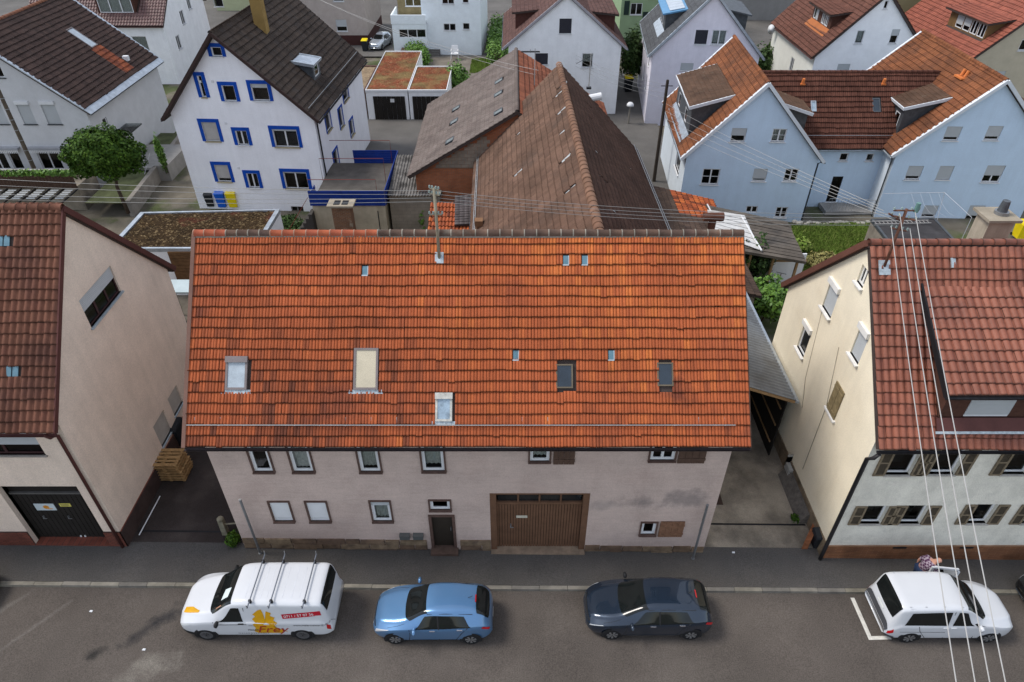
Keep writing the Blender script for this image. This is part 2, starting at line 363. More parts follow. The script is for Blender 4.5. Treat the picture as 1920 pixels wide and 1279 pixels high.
# ---------------------------------------------------------------- houses
class House:
    """gabled house: FL = front-left corner in plan, W along the front, L deep, yaw; ridge 'x' along the front or 'y' into the depth"""
    def __init__(s,name,label,cat,FL,W,L,yaw,z0,ze,zr,ax,ru=.5,zb=None):
        s.root=thing(name,label,cat,(FL[0],FL[1],z0)); s.W=W; s.L=L; s.ze=ze; s.zr=zr; s.ax=ax; s.z0=z0; s.zb=z0-.6 if zb is None else zb
        cy,sy=math.cos(R(yaw)),math.sin(R(yaw)); s.x=Vector((cy,sy,0)); s.y=Vector((-sy,cy,0)); o=Vector((FL[0],FL[1],0)); s.o=o; s.ru=ru
        P=lambda a,b,z=0: o+s.x*a+s.y*b+Vector((0,0,z)); s.P=P
        s.front=WF(P(0,0),s.x,W); s.right=WF(P(W,0),s.y,L); s.back=WF(P(W,L),-s.x,W); s.left=WF(P(0,L),-s.y,L)
    def walls(s,mat,sides='FRBL',depth=.18,mats={}):
        zb=s.zb
        def rect(w): return [(0,zb),(w,zb),(w,s.ze),(0,s.ze)]
        def gab(w,ru): return [(0,zb),(w,zb),(w,s.ze),(w*ru,s.zr-.02),(0,s.ze)]
        for k,F in (('F',s.front),('R',s.right),('B',s.back),('L',s.left)):
            if k not in sides: continue
            if s.ax=='y' and k in 'FB': pl=gab(s.W,s.ru if k=='F' else 1-s.ru)
            elif s.ax=='x' and k in 'RL': pl=gab(s.L,s.ru if k=='R' else 1-s.ru)
            else: pl=rect(F.W)
            mb=MB(); wall_mesh(mb,F,pl,depth); mb.build('wall',mats.get(k,mat),s.root)
    def slope(s,side,ov=.35,gl=.25,gr=.25,lift=.10):
        """roof slope frame; ov = eave overhang measured in plan, gl/gr overhang past the gables (left/right seen from outside)"""
        if s.ax=='x':
            run=s.L*s.ru if side=='F' else s.L*(1-s.ru)
            if side=='F': e,u,i,w=s.P(0,0),s.x,s.y,s.W
            else: e,u,i,w=s.P(s.W,s.L),-s.x,-s.y,s.W
        else:
            run=s.W*s.ru if side=='L' else s.W*(1-s.ru)
            if side=='L': e,u,i,w=s.P(0,s.L),-s.y,s.x,s.L
            else: e,u,i,w=s.P(s.W,0),s.y,-s.x,s.L
        rise=s.zr-s.ze; up=(i*run+Vector((0,0,rise))).normalized(); t=rise/run
        p=e+Vector((0,0,s.ze+lift))-i*ov-Vector((0,0,ov*t))-u*gl
        F=RF(p,u,up,w+gl+gr,math.hypot(run+ov,(run+ov)*t)); F.run=run+ov; F.tan=t; F.inn=i; return F
    def roof(s,F,slabm,th=.16,trim=None):
        mb=MB(); mb.fbox(F,0,F.W,0,F.L,-th,0); r=mb.build('roof',slabm,s.root); return r
SLAB=M('roof_board',(.06,.045,.04),.9)
def gutter(par,F,mat,r=.07,name='gutter',ext=0.03):
    mb=MB(); n=7; a=F.P(-ext,-.05,-.04); b=F.P(F.W+ext,-.05,-.04); out=-(F.vd-Vector((0,0,F.vd.z))).normalized()
    if out.length==0: out=F.n
    for rr,fl in ((r,1),(r*.88,-1)):
        pts=[]
        for p in (a,b): pts.append([p+out*(rr*math.cos(math.pi+math.pi*j/n)+.03)+Vector((0,0,rr*math.sin(math.pi+math.pi*j/n))) for j in range(n+1)])
        for j in range(n): q=[pts[0][j],pts[0][j+1],pts[1][j+1],pts[1][j]]; mb.poly(q[::fl])
    mb.build(name,mat,par)
def pipe(par,pts,r,mat,name='downpipe'): return MB().tube(pts,r,8).build(name,mat,par,smooth=True)
def verge(par,F,side,mat,w=.12,h=.10,name='verge_board'):
    u=0 if side=='l' else F.W; a,b=(u-w*.5,u+w*.5); return MB().fbox(F,a,b,-.02,F.L,-.12,h).build(name,mat,par)
def dpx(F,nb,fb,nt):
    """dormer extents from the near and far foot of its front and the near top corner, all pixels"""
    a,v=F.px(*nb); b,_=F.px(*fb); p=F.P(a,v); return min(a,b),max(a,b),v/math.hypot(1,F.tan),zat(p,nt)-p.z
def dormer(par,F,u0,u1,r0,hf,tb,wallm,roofm,tilesm=None,tk=('double',.25,.35),ov=.22,nwin=1,winf=None,front=None,trim=None,shut=None,curt=0,apron=None,thick=.12,name='dormer'):
    """shed dormer on slope F: front at plan distance r0 from the eave, front height hf, roof pitch tb"""
    ez=F.p; t=F.tan; i=F.inn
    def Q(u,r,z): return ez+F.u*u+i*r+Vector((0,0,z))
    r1=r0+hf/(t-tb); zf=r0*t
    fw=WF(Q(u0,r0,zf),F.u,u1-u0); W=u1-u0
    if winf:
        for (a,b,lo,hi,sh,dv) in winf: fw.holes.append((a*W,lo,b*W,hi))
    mb=MB(); wall_mesh(mb,fw,[(0,-.1),(W,-.1),(W,hf),(0,hf)],.08); d=mb.build(name,front or wallm,par)
    for (a,b,lo,hi,sh,dv) in winf or (): window(d,fw,a*W,lo,b*W,hi,div=dv,shut=sh,sill=None,flat=True,rec=.06,curt=curt,hole=False)
    MB().poly([Q(u0,r0,zf-.1),Q(u0,r0,zf+hf),Q(u0,r1,r1*t),]).build('dormer_cheek',wallm,d); MB().poly([Q(u1,r0,zf-.1),Q(u1,r1,r1*t),Q(u1,r0,zf+hf)]).build('dormer_cheek',wallm,d)
    up=(i+Vector((0,0,tb))).normalized(); Lr=(r1-r0+ov)*math.hypot(1,tb)
    D=RF(Q(u0-ov,r0-ov,zf+hf-ov*tb+.02),F.u,up,W+2*ov,Lr); D.tan=tb; D.inn=i
    MB().fbox(D,0,D.W,0,Lr,-thick,0).build('dormer_roof',roofm,d)
    if tilesm: tiles(d,D,tk[1],tk[2],tk[0],tilesm)
    if trim: MB().fbox(D,-.05,D.W+.05,-.05,.03,-thick-.02,.04).fbox(D,-.06,.03,.03,Lr,-thick-.02,.05).fbox(D,D.W-.03,D.W+.06,.03,Lr,-thick-.02,.05).build('dormer_trim',trim,d)
    if apron: MB().hexa([Q(u0-.1,r0-.5,zf-.5*t+.03),Q(u1+.1,r0-.5,zf-.5*t+.03),Q(u1+.1,r0,zf+.03),Q(u0-.1,r0,zf+.03),Q(u0-.1,r0-.5,zf-.5*t+.10),Q(u1+.1,r0-.5,zf-.5*t+.10),Q(u1+.1,r0,zf+.10),Q(u0-.1,r0,zf+.10)]).build('flashing',apron,d)
    sl=math.hypot(1,t); F.holes.append((u0-.05,(r0-.05)*sl,u1+.05,r1*sl-.25))
    return d,D
# ---------------------------------------------------------------- the ground
ASPH=M('asphalt',(.088,.075,.065),.92,var=.2,scale=.35,col2=(.106,.092,.08),c2scale=.22,c2lo=.45,c2hi=.75,bump=.5,bscale=90,fine=.35,
  patch=[(-12.15,12.42,0,1.15,.30,2,(.022,.022,.024),.85,.76),(-13.76,11.3,0,.32,.2,2,(.022,.021,.02),.85,.5),(-11.9,10.97,0,.9,.45,2,(.19,.175,.15),.6,.3),(6.0,9.9,0,3,.4,2,(.06,.052,.046),.5,.1),(-17.8,12.6,0,2.2,.12,2,(.16,.145,.13),.5,.9),(-16.4,12.0,0,2.0,.10,2,(.16,.145,.13),.45,.9),(1.5,11.6,0,5,.8,2,(.075,.064,.056),.5,.05)])
PAVE=M('sidewalk_asphalt',(.078,.073,.068),.93,var=.2,scale=.3,col2=(.092,.083,.074),c2scale=.35,c2lo=.45,c2hi=.7,bump=.4,bscale=90,fine=.3)
CONC=M('old_concrete',(.29,.25,.195),.93,var=.3,scale=.7,col2=(.15,.13,.105),c2scale=.6,c2lo=.45,c2hi=.65,bump=.4,bscale=40,fine=.2)
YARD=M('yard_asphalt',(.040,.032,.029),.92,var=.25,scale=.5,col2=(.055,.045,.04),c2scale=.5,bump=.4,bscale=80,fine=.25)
EARTH=M('earth',(.13,.115,.09),.95,var=.3,scale=.6,col2=(.07,.085,.035),c2scale=.25,c2lo=.5,c2hi=.6,bump=.6,bscale=20,fine=.2)
def sheet(name,pts,dz,mat,nx=1,ny=1,kind='structure',zf=gz,label=None):
    """quad pts (x,y) laid over the terrain dz above it"""
    a,b,c,d=[Vector((p[0],p[1],0)) for p in pts]; V=[];Q=[]
    for j in range(ny+1):
        for i in range(nx+1):
            s,t=i/nx,j/ny; p=(a*(1-s)+b*s)*(1-t)+(d*(1-s)+c*s)*t; V.append((p.x,p.y,zf(p.x,p.y)+dz))
    for j in range(ny):
        for i in range(nx): k=j*(nx+1)+i; Q.append((k,k+1,k+nx+2,k+nx+1))
    o=link(name,np_mesh(name,V,Q),mat); o['kind']=kind; return o
YK=13.82
def strip_grid():
    xs=[-900,-300,-120]+[x for x in range(-60,61,4)]+[120,300,900]; ys=[-300,-60,-10,0]+[y for y in range(5,40,2)]+[50,70,100,150,300,1200]; V=[];Q=[]
    for y in ys:
        for x in xs: V.append((x,y,gz(x,y)-.16))
    n=len(xs)
    for j in range(len(ys)-1):
        for i in range(n-1): k=j*n+i; Q.append((k,k+1,k+n+1,k+n))
    o=link('ground',np_mesh('ground',V,Q),EARTH); o['kind']='structure'
strip_grid()
sheet('road',[(-60,4.5),(60,4.5),(60,YK-.06),(-60,YK-.06)],-.11,ASPH,30,4)
pv=MB(); 
for i in range(30):
    x0,x1=-60+4*i,-56+4*i
    pv.hexa([(x0,YK+.10,gz(x0,0)-.2),(x1,YK+.10,gz(x1,0)-.2),(x1,15.62,gz(x1,0)-.2),(x0,15.62,gz(x0,0)-.2),(x0,YK+.10,gz(x0,0)),(x1,YK+.10,gz(x1,0)),(x1,15.62,gz(x1,0)),(x0,15.62,gz(x0,0))])
pv.build('pavement',PAVE)['kind']='structure'
KERB=M('kerb_stone',ramp=[(.18,.165,.13),(.24,.22,.18),(.15,.14,.125)],rough=.9,var=.25,scale=2,bump=.4,bscale=40)
ke=bpy.data.objects.new('kerb',None); COL.objects.link(ke); ke['kind']='structure'; ke.location=(0,YK,0)
km=[]
for q in range(5):
    L_=1.0; m=MB(); m.hexa([(0,-.07,-.25),(.985,-.07,-.25),(.985,.09,-.25),(0,.09,-.25),(.0,-.055,.008),(.985,-.055,.008),(.985,.09,.008),(0,.09,.008)])
    me=bpy.data.meshes.new('kerb_stone'); me.from_pydata(m.v,[],m.f); a=me.attributes.new('rnd','FLOAT','POINT'); a.data.foreach_set('value',[(q+.5)/5]*8); me.materials.append(KERB); km.append(me)
for i in range(-34,34):
    ob=bpy.data.objects.new('kerb_stone',km[random.randrange(5)]); COL.objects.link(ob); ob.parent=ke; ob.location=(i,random.uniform(-.006,.006),gz(i+.5,0)+random.uniform(-.004,.004)); ob.rotation_euler=(0,.015,0)
# yards, lanes and driveways between the houses
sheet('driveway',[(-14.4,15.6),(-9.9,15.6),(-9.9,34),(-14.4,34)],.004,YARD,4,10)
sheet('concrete_driveway',[(7.1,15.6),(12.6,15.6),(12.6,36),(7.1,36)],.004,CONC,4,10)
sheet('lane',[(-16,47.5),(-4,47.5),(-4,62),(-16,62)],.004,M('lane_asphalt',(.115,.108,.10),.92,var=.2,scale=.3,bump=.3,bscale=60,fine=.2),2,2)
sheet('lane',[(8.5,38),(12.8,38),(12.8,75),(8.5,75)],.008,MATS['lane_asphalt'],2,2)
sheet('lane',[(-60,24.5),(-14.4,24.5),(-14.4,34),(-60,34)],.004,M('garden_path',(.115,.10,.08),.95,var=.35,scale=.7,col2=(.06,.06,.04),c2scale=.5,bump=.4),6,3)
sheet('drain_slot',[(-14.3,16.05),(-10.1,16.05),(-10.1,16.13),(-14.3,16.13)],.010,DARK,3,1)
sheet('drain_slot',[(7.3,16.62),(11.5,16.62),(11.5,16.70),(7.3,16.70)],.010,DARK,3,1)
# white parking bay line beside the right-hand car
PAINT=M('road_paint',(.55,.53,.48),.8,var=.2,scale=6)
p=[GG(1598,1121,-.11),GG(1633,1200,-.11)]; q=GG(1672,1199,-.11)
ml=MB(); d=(p[1]-p[0]); w=Vector((.07,0,0)); z=Vector((0,0,.006))
ml.poly([p[0]-w+z,p[1]-w+z,p[1]+w+z,p[0]+w+z]); ml.poly([p[1]+Vector((.072,-.0,.006)),q+Vector((0,0,.006)),q+Vector((0,.13,.006)),p[1]+Vector((.02,.13,.006))])
ml.build('parking_marking',PAINT)['kind']='structure'
# ---------------------------------------------------------------- A: long house with the orange tiled roof
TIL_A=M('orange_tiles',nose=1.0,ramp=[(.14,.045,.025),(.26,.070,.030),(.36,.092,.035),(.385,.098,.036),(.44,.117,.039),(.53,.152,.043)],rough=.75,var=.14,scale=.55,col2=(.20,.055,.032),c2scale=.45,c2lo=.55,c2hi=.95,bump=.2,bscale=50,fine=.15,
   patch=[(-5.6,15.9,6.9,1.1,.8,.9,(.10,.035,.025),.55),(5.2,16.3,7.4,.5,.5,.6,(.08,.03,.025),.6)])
PL_A=M('pinkish_render',(.50,.395,.345),.95,var=.10,scale=.8,col2=(.44,.335,.29),c2scale=.6,c2lo=.5,c2hi=.8,bump=.45,bscale=40,fine=.12,streak=.04,hs=.05,
   patch=[(4.6,15.4,2.75,.9,.4,.35,(.24,.20,.185),.75),(6.0,15.4,2.9,.8,.4,.5,(.24,.20,.185),.75),(3.3,15.4,2.6,.7,.4,.25,(.28,.24,.22),.5)])
A=House('long_house','long two-storey house with the big orange tiled roof and pinkish rendered wall','house',(-10.0,15.4),17.2,8.7,0,0.0,6.33,10.86,'x',zb=-.4)
F=A.front
SUR=M('brown_surround',(.10,.062,.05),.8,var=.2,scale=5)
kw=dict(sur=SUR,surw=.055,surp=.05,sill=SUR,sillp=.10,fw=.10,rec=.08)
def wA(bl,br,top,**k):
    kk=dict(kw); kk.update(k); u0,v0=F.px(*bl); u1,_=F.px(*br); t=F.px(*top)[1] if top else v0+1.5
    return window(A.root,F,u0+.06,v0+.17,u1-.06,t-.05,**kk)
wA((477,890),(519,890),None,div=1,curt=.35); wA((550,890),(594,890),None,div=1,curt=.95); wA((675,890),(719,889),None,div=1,curt=.9); wA((791,889),(838,888),None,div=1,curt=.85)
wA((990,871),(1033,871),None,div=1,curt=.9); wA((1213,869),(1266,868),None,div=2,curt=0)
wA((515,982),(556,982),(497,939),div=1,shut=.86,shutm=WHITE); wA((582,982),(624,982),(565,939),div=1,shut=.86,shutm=WHITE); wA((699,982),(740,982),(685,938),div=1,curt=1,shut=.22)
wA((805,961),(848,960),(800,936.5),div=1,curt=0); wA((1196,1007),(1229,1007),(1192,978),div=1,curt=0)
def shutter(x0,x1,y0,y1,mat):   # open board shutter hung beside a window
    u0,v0=F.px(x0,y1); u1,_=F.px(x1,y1); v1=F.px(x0,y0)[1]; mb=MB(); n=4
    for k in range(n): mb.fbox(F,u0+(u1-u0)*k/n,u0+(u1-u0)*(k+1)/n-.012,v0,v1,.02,.05)
    mb.fbox(F,u0,u1,v0+.15,v0+.25,.05,.07); mb.fbox(F,u0,u1,v1-.25,v1-.15,.05,.07); mb.build('shutter',mat,A.root)
shutter(1037,1077,815,869,BROWNW); shutter(1269,1320,815,867,BROWNW); shutter(1233,1278,977,1005,M('weathered_wood',(.19,.10,.06),.8,var=.3,scale=8))
# entrance door
u0,v1=F.px(800,965); u1,v0=F.px(858,1036); u0+=.05; v0=gz(-2,15)+.12
F.holes.append((u0,v0-.6,u1,v1)); dr=MB().fbox(F,u0+.1,u1-.1,v0,v1-.1,-.16,-.10).build('door',M('door_dark',(.035,.028,.022),.5,var=.2),A.root)
MB().fbox(F,u0,u0+.1,v0,v1,-.18,.04).fbox(F,u1-.1,u1,v0,v1,-.18,.04).fbox(F,u0+.1,u1-.1,v1-.1,v1,-.18,.04).build('door_frame',SUR,dr); MB().fbox(F,u1-.2,u1-.17,v0+.95,v0+1.1,-.10,-.05).build('handle',METAL,dr)
MB().fbox(F,u0-.02,u1+.05,-.3,v0,-.18,.30).fbox(F,u0-.02,u1+.05,-.3,v0-.14,.302,.6).build('doorstep',M('sandstone_step',(.10,.065,.05),.9,var=.3,scale=3,bump=.4),A.root)
# garage gate of ribbed brown panels with four panes above
u0,v1=F.px(918,925); u1,_=F.px(1107,923); v0=gz(1,15)+.06; F.holes.append((u0,v0-.6,u1,v1)); GATE=M('brown_gate',(.135,.072,.043),.7,var=.15,scale=3)
g=MB().fbox(F,u0,u0+.22,v0-.2,v1,-.25,.01).fbox(F,u1-.22,u1,v0-.2,v1,-.25,.01).fbox(F,u0+.22,u1-.22,v1-.06,v1,-.25,.01).fbox(F,u0+.22,u1-.22,v1-.72,v1-.62,-.25,-.10).build('garage_gate',GATE,A.root)
n=30; w=(u1-u0-.44)/n
for k in range(n): MB().fbox(F,u0+.22+k*w,u0+.22+(k+1)*w-.018,v0,v1-.72,-.22,-.13).build('gate_plank',GATE,g)
MB().fbox(F,u0+.22,u1-.22,v0,v1-.72,-.25,-.20).build('gate_backing',M('gate_groove',(.05,.03,.02),.8),g)
for k in range(4):
    a=u0+.24+k*(u1-u0-.48)/4; b=u0+.24+(k+1)*(u1-u0-.48)/4; MB().fbox(F,a+.03,b-.03,v1-.62,v1-.06,-.22,-.18).build('pane',M('dark_pane',(.012,.014,.015),.12,var=.3,spec=.6),g)
    if k: MB().fbox(F,a-.03,a+.03,v1-.62,v1-.06,-.24,-.12).build('glazing_bar',GATE,g)
a,b=F.px(968,976); MB().fbox(F,a,a+.40,b,b+.12,-.13,-.115).build('notice_plate',M('ivory_plate',(.5,.47,.38),.6),g)
MB().fbox(F,a-.22,a-.18,b-.5,b-.36,-.13,-.07).fbox(F,a-.22,a-.1,b-.5,b-.47,-.07,-.05).build('handle',METAL,g)
MB().fbox(F,u0,u1,-.3,v0,-.25,.20).build('threshold',M('sandstone_pale',(.23,.17,.12),.9,var=.3,scale=3,bump=.4),A.root)
A.walls(PL_A)
# letter boxes
for k,x in enumerate((751,776)):
    a,b=F.px(x,1006); bx=MB().fbox(F,a,a+.36,b,b+.2,0,.16).fbox(F,a-.01,a+.37,b+.2,b+.23,0,.18).build('letter_box',M('letterbox_grey',(.12,.125,.12),.5,.3),A.root); MB().fbox(F,a+.13,a+.23,b-.05,b-.01,.02,.10).build('name_plate',WHITE,bx)
# plinth of sandstone blocks
SST=M('sandstone',ramp=[(.12,.08,.055),(.17,.115,.075),(.21,.155,.10),(.14,.09,.06),(.10,.07,.055)],rough=.95,var=.35,scale=3,col2=(.085,.06,.05),c2scale=2,bump=.7,bscale=18)
pl=MB().fbox(F,.02,17.18,-.4,.02,0,.015).build('plinth',M('mortar',(.16,.12,.09),.95,bump=.4),A.root)
def stones(par,F,segs,rows,z0f,dep=.06):
    for (a,b) in segs:
        for (h0,h1) in rows:
            u=a
            while u<b-.05:
                w=min(random.uniform(.45,1.15),b-u); w=b-u if b-u-w<.3 else w; zb_=z0f(u+w/2)
                d=dep+random.uniform(-.02,.025); e=.012; m=MB(); h1_=h1-(random.uniform(0,.05) if h1>.3 else 0)
                m.hexa([F.P(u+e,zb_+h0+e,d),F.P(u+w-e,zb_+h0+e,d),F.P(u+w-e,zb_+h0+e,-.02),F.P(u+e,zb_+h0+e,-.02),F.P(u+e+.02,zb_+h1_-e,d-random.uniform(.005,.03)),F.P(u+w-e-.01,zb_+h1_-e,d-random.uniform(.005,.03)),F.P(u+w-e,zb_+h1_-e,-.02),F.P(u+e,zb_+h1_-e,-.02)])
                ob=m.build('stone',SST,par); at=ob.data.attributes.new('rnd','FLOAT','POINT'); at.data.foreach_set('value',[random.random()]*8); u+=w
ga0,ga1=u0,u1; du0,du1=F.px(800,1000)[0]-.02,F.px(858,1000)[0]+.06
stones(pl,F,[(0,du0),(du1,ga0)],[(-.25,.05),(.05,.34),(.34,.62)],lambda u:gz(-10+u,15.4)); stones(pl,F,[(ga1,17.2)],[(-.25,.06),(.06,.36)],lambda u:gz(-10+u,15.4))
# roof
RA=A.slope('F',ov=.42,gl=.38,gr=.36,lift=.14); RB=A.slope('B',ov=.42,gl=.36,gr=.38,lift=.14)
GREYF=M('grey_window_frame',(.20,.17,.165),.5,.3,var=.15); PALEB=M('blind_white',(.36,.41,.45),.3,var=.12,scale=3,spec=.5); IVORY=M('blind_ivory',(.50,.44,.32),.35,var=.08,scale=2,spec=.5)
SKYG=M('sky_glass',(.25,.33,.40),.08,var=.4,scale=4,spec=.8); DKG=M('dark_glass',(.022,.034,.048),.08,var=.2,spec=.6); BLUEG=M('blue_glass',(.10,.2,.25),.2,var=.3,spec=.6)
skypx(A.root,RA,(426,669),(464,731),frame=GREYF,glassm=PALEB,head=.12); skypx(A.root,RA,(665,653),(709,731),frame=GREYF,glassm=IVORY); skypx(A.root,RA,(817,737),(848,790),frame=M('worn_white',(.45,.44,.40),.6,var=.3,scale=8),glassm=SKYG,head=.12)
skypx(A.root,RA,(1042,683),(1074,728),frame=M('brass_frame',(.16,.13,.09),.5,.4),glassm=DKG,apron=None,fw=.045,h=.08); skypx(A.root,RA,(1231,680),(1262,724),frame=MATS['brass_frame'],glassm=DKG,apron=None,fw=.045,h=.08)
for x,y in ((683,491),(1054,489),(1091,489),(961,649),(1143,649)):
    a,b=RA.px(x+6,y+8); nU=int(round(RA.W/.205)); tq=RA.W/nU; a=int(a/tq)*tq; b=int(b/(RA.L/20))*(RA.L/20); MB().fbox(RA,a+.02,a+.2,b+.02,b+.31,.02,.05).build('glass_tile',BLUEG,A.root); MB().fbox(RA,a,a+.2,b-.02,b+.02,.02,.07).fbox(RA,a+.18,a+.21,b+.02,b+.31,.02,.065).build('glass_tile_frame',LEAD,A.root); RA.holes.append((a,b-.02,a+.2,b+.3))
ra=A.roof(RA,SLAB); rb=A.roof(RB,SLAB)
tl=RA.L/20
def rndA(u,v):
    b=.08*math.sin(u*1.3+v*.7)+.34*(v/RA.L-.5)+.30*sst(3,14,u)-.10; return min(.999,max(0,random.gauss(.46+b,.12)+(.25 if random.random()<.02 else 0)))
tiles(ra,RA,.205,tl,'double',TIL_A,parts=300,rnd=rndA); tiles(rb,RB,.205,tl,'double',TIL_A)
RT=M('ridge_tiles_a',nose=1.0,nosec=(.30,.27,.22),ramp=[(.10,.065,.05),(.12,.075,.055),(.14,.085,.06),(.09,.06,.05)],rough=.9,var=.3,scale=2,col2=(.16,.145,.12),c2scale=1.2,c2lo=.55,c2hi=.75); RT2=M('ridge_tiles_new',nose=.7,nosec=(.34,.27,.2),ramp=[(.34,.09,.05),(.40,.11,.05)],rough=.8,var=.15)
MORT=M('ridge_mortar',(.22,.20,.17),.95,var=.3,scale=6)
x0,x1=-10.38,7.56; zr=10.86+.14+.05; yr=15.4+4.35
ridge(ra,(x0,yr,zr),(x0+1.05,yr,zr),.14,RT2,.37,MORT); ridge(ra,(x0+1.05,yr,zr),(x0+2.5,yr,zr),.13,RT,.37,MORT); ridge(ra,(x0+2.5,yr,zr),(x0+6.0,yr,zr),.13,RT2,.37,MORT); ridge(ra,(x0+6.0,yr,zr),(x1,yr,zr),.14,RT,.4,MORT)
gutter(A.root,RA,M('copper_gutter',(.045,.035,.035),.5,.3)); gutter(A.root,RB,MATS['copper_gutter'])
verge(A.root,RA,'l',M('verge_brown',(.16,.09,.07),.8)); verge(A.root,RA,'r',BROWNW,w=.06,h=.03)
# snow guard bars along the eave
sg=MB(); a,b=RA.px(360,797); vv=b
for h in (.10,.16): sg.tube([RA.P(.1,vv,h),RA.P(RA.W*.5,vv-.005,h),RA.P(RA.W-.5,vv,h)],.014,6)
for k in range(22): sg.fbox(RA,.3+k*.8,.325+k*.8,vv-.02,vv+.25,.03,.05).fbox(RA,.3+k*.8,.325+k*.8,vv-.02,vv,.04,.17)
sg.build('snow_guard',M('galvanised',(.42,.43,.43),.5,.6),A.root)
for x,y,x2,y2 in ((443,938,488,1037),(1329,948,1299,1047)):   # grey posts standing on the pavement
    b=GG(x2,y2); t=onP(x,y,b,Vector((0,1,0)))
    tag(MB().tube([b,(b.x,b.y,t.z)],.045,10).cyl((b.x,b.y,t.z-.01),.05,.05,10).cyl((b.x,b.y,b.z),.07,.03,10).build('pavement_post',METAL,loc=tuple(b)),'grey metal post on the pavement at the %s end of the pinkish house'%('left' if x<900 else 'right'),'post')
# ---------------------------------------------------------------- B: beige house on the left
TIL_B=M('red_brown_tiles',nose=.7,ramp=[(.13,.054,.034),(.15,.064,.041),(.165,.072,.046),(.14,.057,.038)],rough=.75,var=.2,scale=.7,col2=(.09,.04,.03),c2scale=.5,bump=.15,fine=.12)
PL_B=M('beige_render',(.72,.59,.485),.95,var=.07,scale=.9,col2=(.65,.53,.435),c2scale=.5,c2lo=.5,c2hi=.8,bump=.6,bscale=28,fine=.14,streak=.08)
B=House('beige_house','beige rendered house at the left with brown tiled roof and dark garage gate','house',(-27,15.45),12.6,8.85,0,.25,6.95,11.85,'x',ru=.485,zb=-.4)
F=B.front; RED=M('red_brown_metal',(.10,.04,.035),.5,.2); BRFR=M('dark_red_frame',(.05,.025,.025),.5)
a,b=F.px(86,853); window(B.root,F,a-2.6,b,a,b+1.15,div=2,frame=BRFR,shut=.62,shutm=SHUT,sill=M('stone_sill',(.30,.27,.24),.8),sillp=.07)
# garage gate, opening with its lintel bar, two signs and handles
u1,v1=F.px(143,912); u0,_=F.px(62,1012); v0=gz(-17,15)+.05; F.holes.append((u0,v0-.7,u1,v1)); BLK=M('gate_black',(.02,.017,.015),.75,var=.2)
g=MB().fbox(F,u0,u1,v0,v1,-.40,-.34).build('garage_gate',BLK,B.root)
n=16
for k in range(n): MB().fbox(F,u0+(u1-u0)*k/n,u0+(u1-u0)*(k+1)/n-.02,v0,v1-.75,-.34,-.31).build('gate_plank',BLK,g)
MB().fbox(F,u0,u1,v1-.74,v1-.66,-.34,-.26).build('lintel_bar',M('grey_bar',(.10,.095,.09),.7),g)
for (x,y,w,h,cm,nm) in ((52,964,.72,.36,'sign_pale','sign'),(96,957,.40,.16,'sign_yellow','sign')):
    a,b=F.px(x,y); a+=.12; b-=.0
    sg=MB().fbox(F,a,a+w,b-.15,b-.15+h,-.30,-.285).build('sign',M(cm,(.50,.56,.58) if cm=='sign_pale' else (.55,.48,.12),.6,fine=0),g)
    if cm=='sign_pale':
        OR=M('logo_orange',(.62,.25,.03),.5,var=.1,fine=0); mb=MB()
        for q in range(16):
            t=q/16*6.28; mb.poly([F.P(a+.40,b+.03,-.280),F.P(a+.40+.10*math.cos(t)*(1+.3*(q%2)),b+.03+.10*math.sin(t),-.280),F.P(a+.40+.10*math.cos(t+.4),b+.03+.10*math.sin(t+.4),-.280)])
        mb.fbox(F,a+.44,a+.60,b-.08,b-.04,-.284,-.279); mb.build('logo',OR,g)
    else:
        for q in range(2): MB().fbox(F,a+.04,a+w-.06,b-.11+q*.06,b-.09+q*.06,-.285,-.281).build('lettering_line',DARK,g)
for x in (75,122):
    a,b=F.px(x,983); MB().fbox(F,a,a+.03,b,b+.12,-.31,-.25).fbox(F,a,a+.14,b,b+.025,-.25,-.23).build('handle',METAL,g)
for x in (60,68): 
    a,b=F.px(135,1005); MB().fbox(F,a+(x-60)*.02,a+(x-60)*.02+.05,v0+.03,v0+.10,-.31,-.28).build('reflector',WHITE,g)
# gable wall
F=B.right
def quadwin(H,F,nb,fb,nt,**k):
    u0,va=F.px(*nb); u1,vb=F.px(*fb); t=F.px(*nt)[1]; 
    if u0>u1: u0,u1=u1,u0
    return window(H.root,F,u0,(va+vb)/2,u1,t,**k)
quadwin(B,F,(171,613),(228,548),(145,568),div=3,frame=BRFR,shut=.45,sill=LEAD,sillp=.08,curt=0,fw=.06)
quadwin(B,F,(304,838),(323,806),(287,801),div=1,shut=.97,shutm=M('pale_shutter',(.40,.37,.33),.7),sill=LEAD); quadwin(B,F,(328,781),(343,752),(313,751),div=1,shut=.97,shutm=MATS['pale_shutter'],sill=LEAD)
B.walls(PL_B,mats={})
# red brick plinth
BRK=M('plinth_brick',(.20,.06,.04),.9,brick=dict(rot=(R(90),0,0),c2=(.14,.045,.03),mortar=(.06,.04,.035),w=.2,h=.07),var=.25,scale=2,bump=.3); BRK2=M('plinth_brick_side',(.20,.06,.04),.9,brick=dict(rot=(R(90),R(0),R(90)),c2=(.14,.045,.03),mortar=(.06,.04,.035),w=.2,h=.07),var=.25,scale=2,bump=.3)
MB().fbox(B.front,0,u0,-.4,1.05,-.0,.05).fbox(B.front,u1,12.65,-.4,1.05,0,.05).fbox(B.front,u0,u1,-.4,v0,-.5,.05).build('plinth',BRK,B.root); MB().fbox(B.right,-.05,8.85,-.4,1.05,.001,.052).build('plinth',BRK2,B.root)
RA2=B.slope('F',ov=.40,gl=.2,gr=.10,lift=.10); RB2=B.slope('B',ov=.40,gl=.10,gr=.2,lift=.10)
ra=B.roof(RA2,SLAB); rb=B.roof(RB2,SLAB)
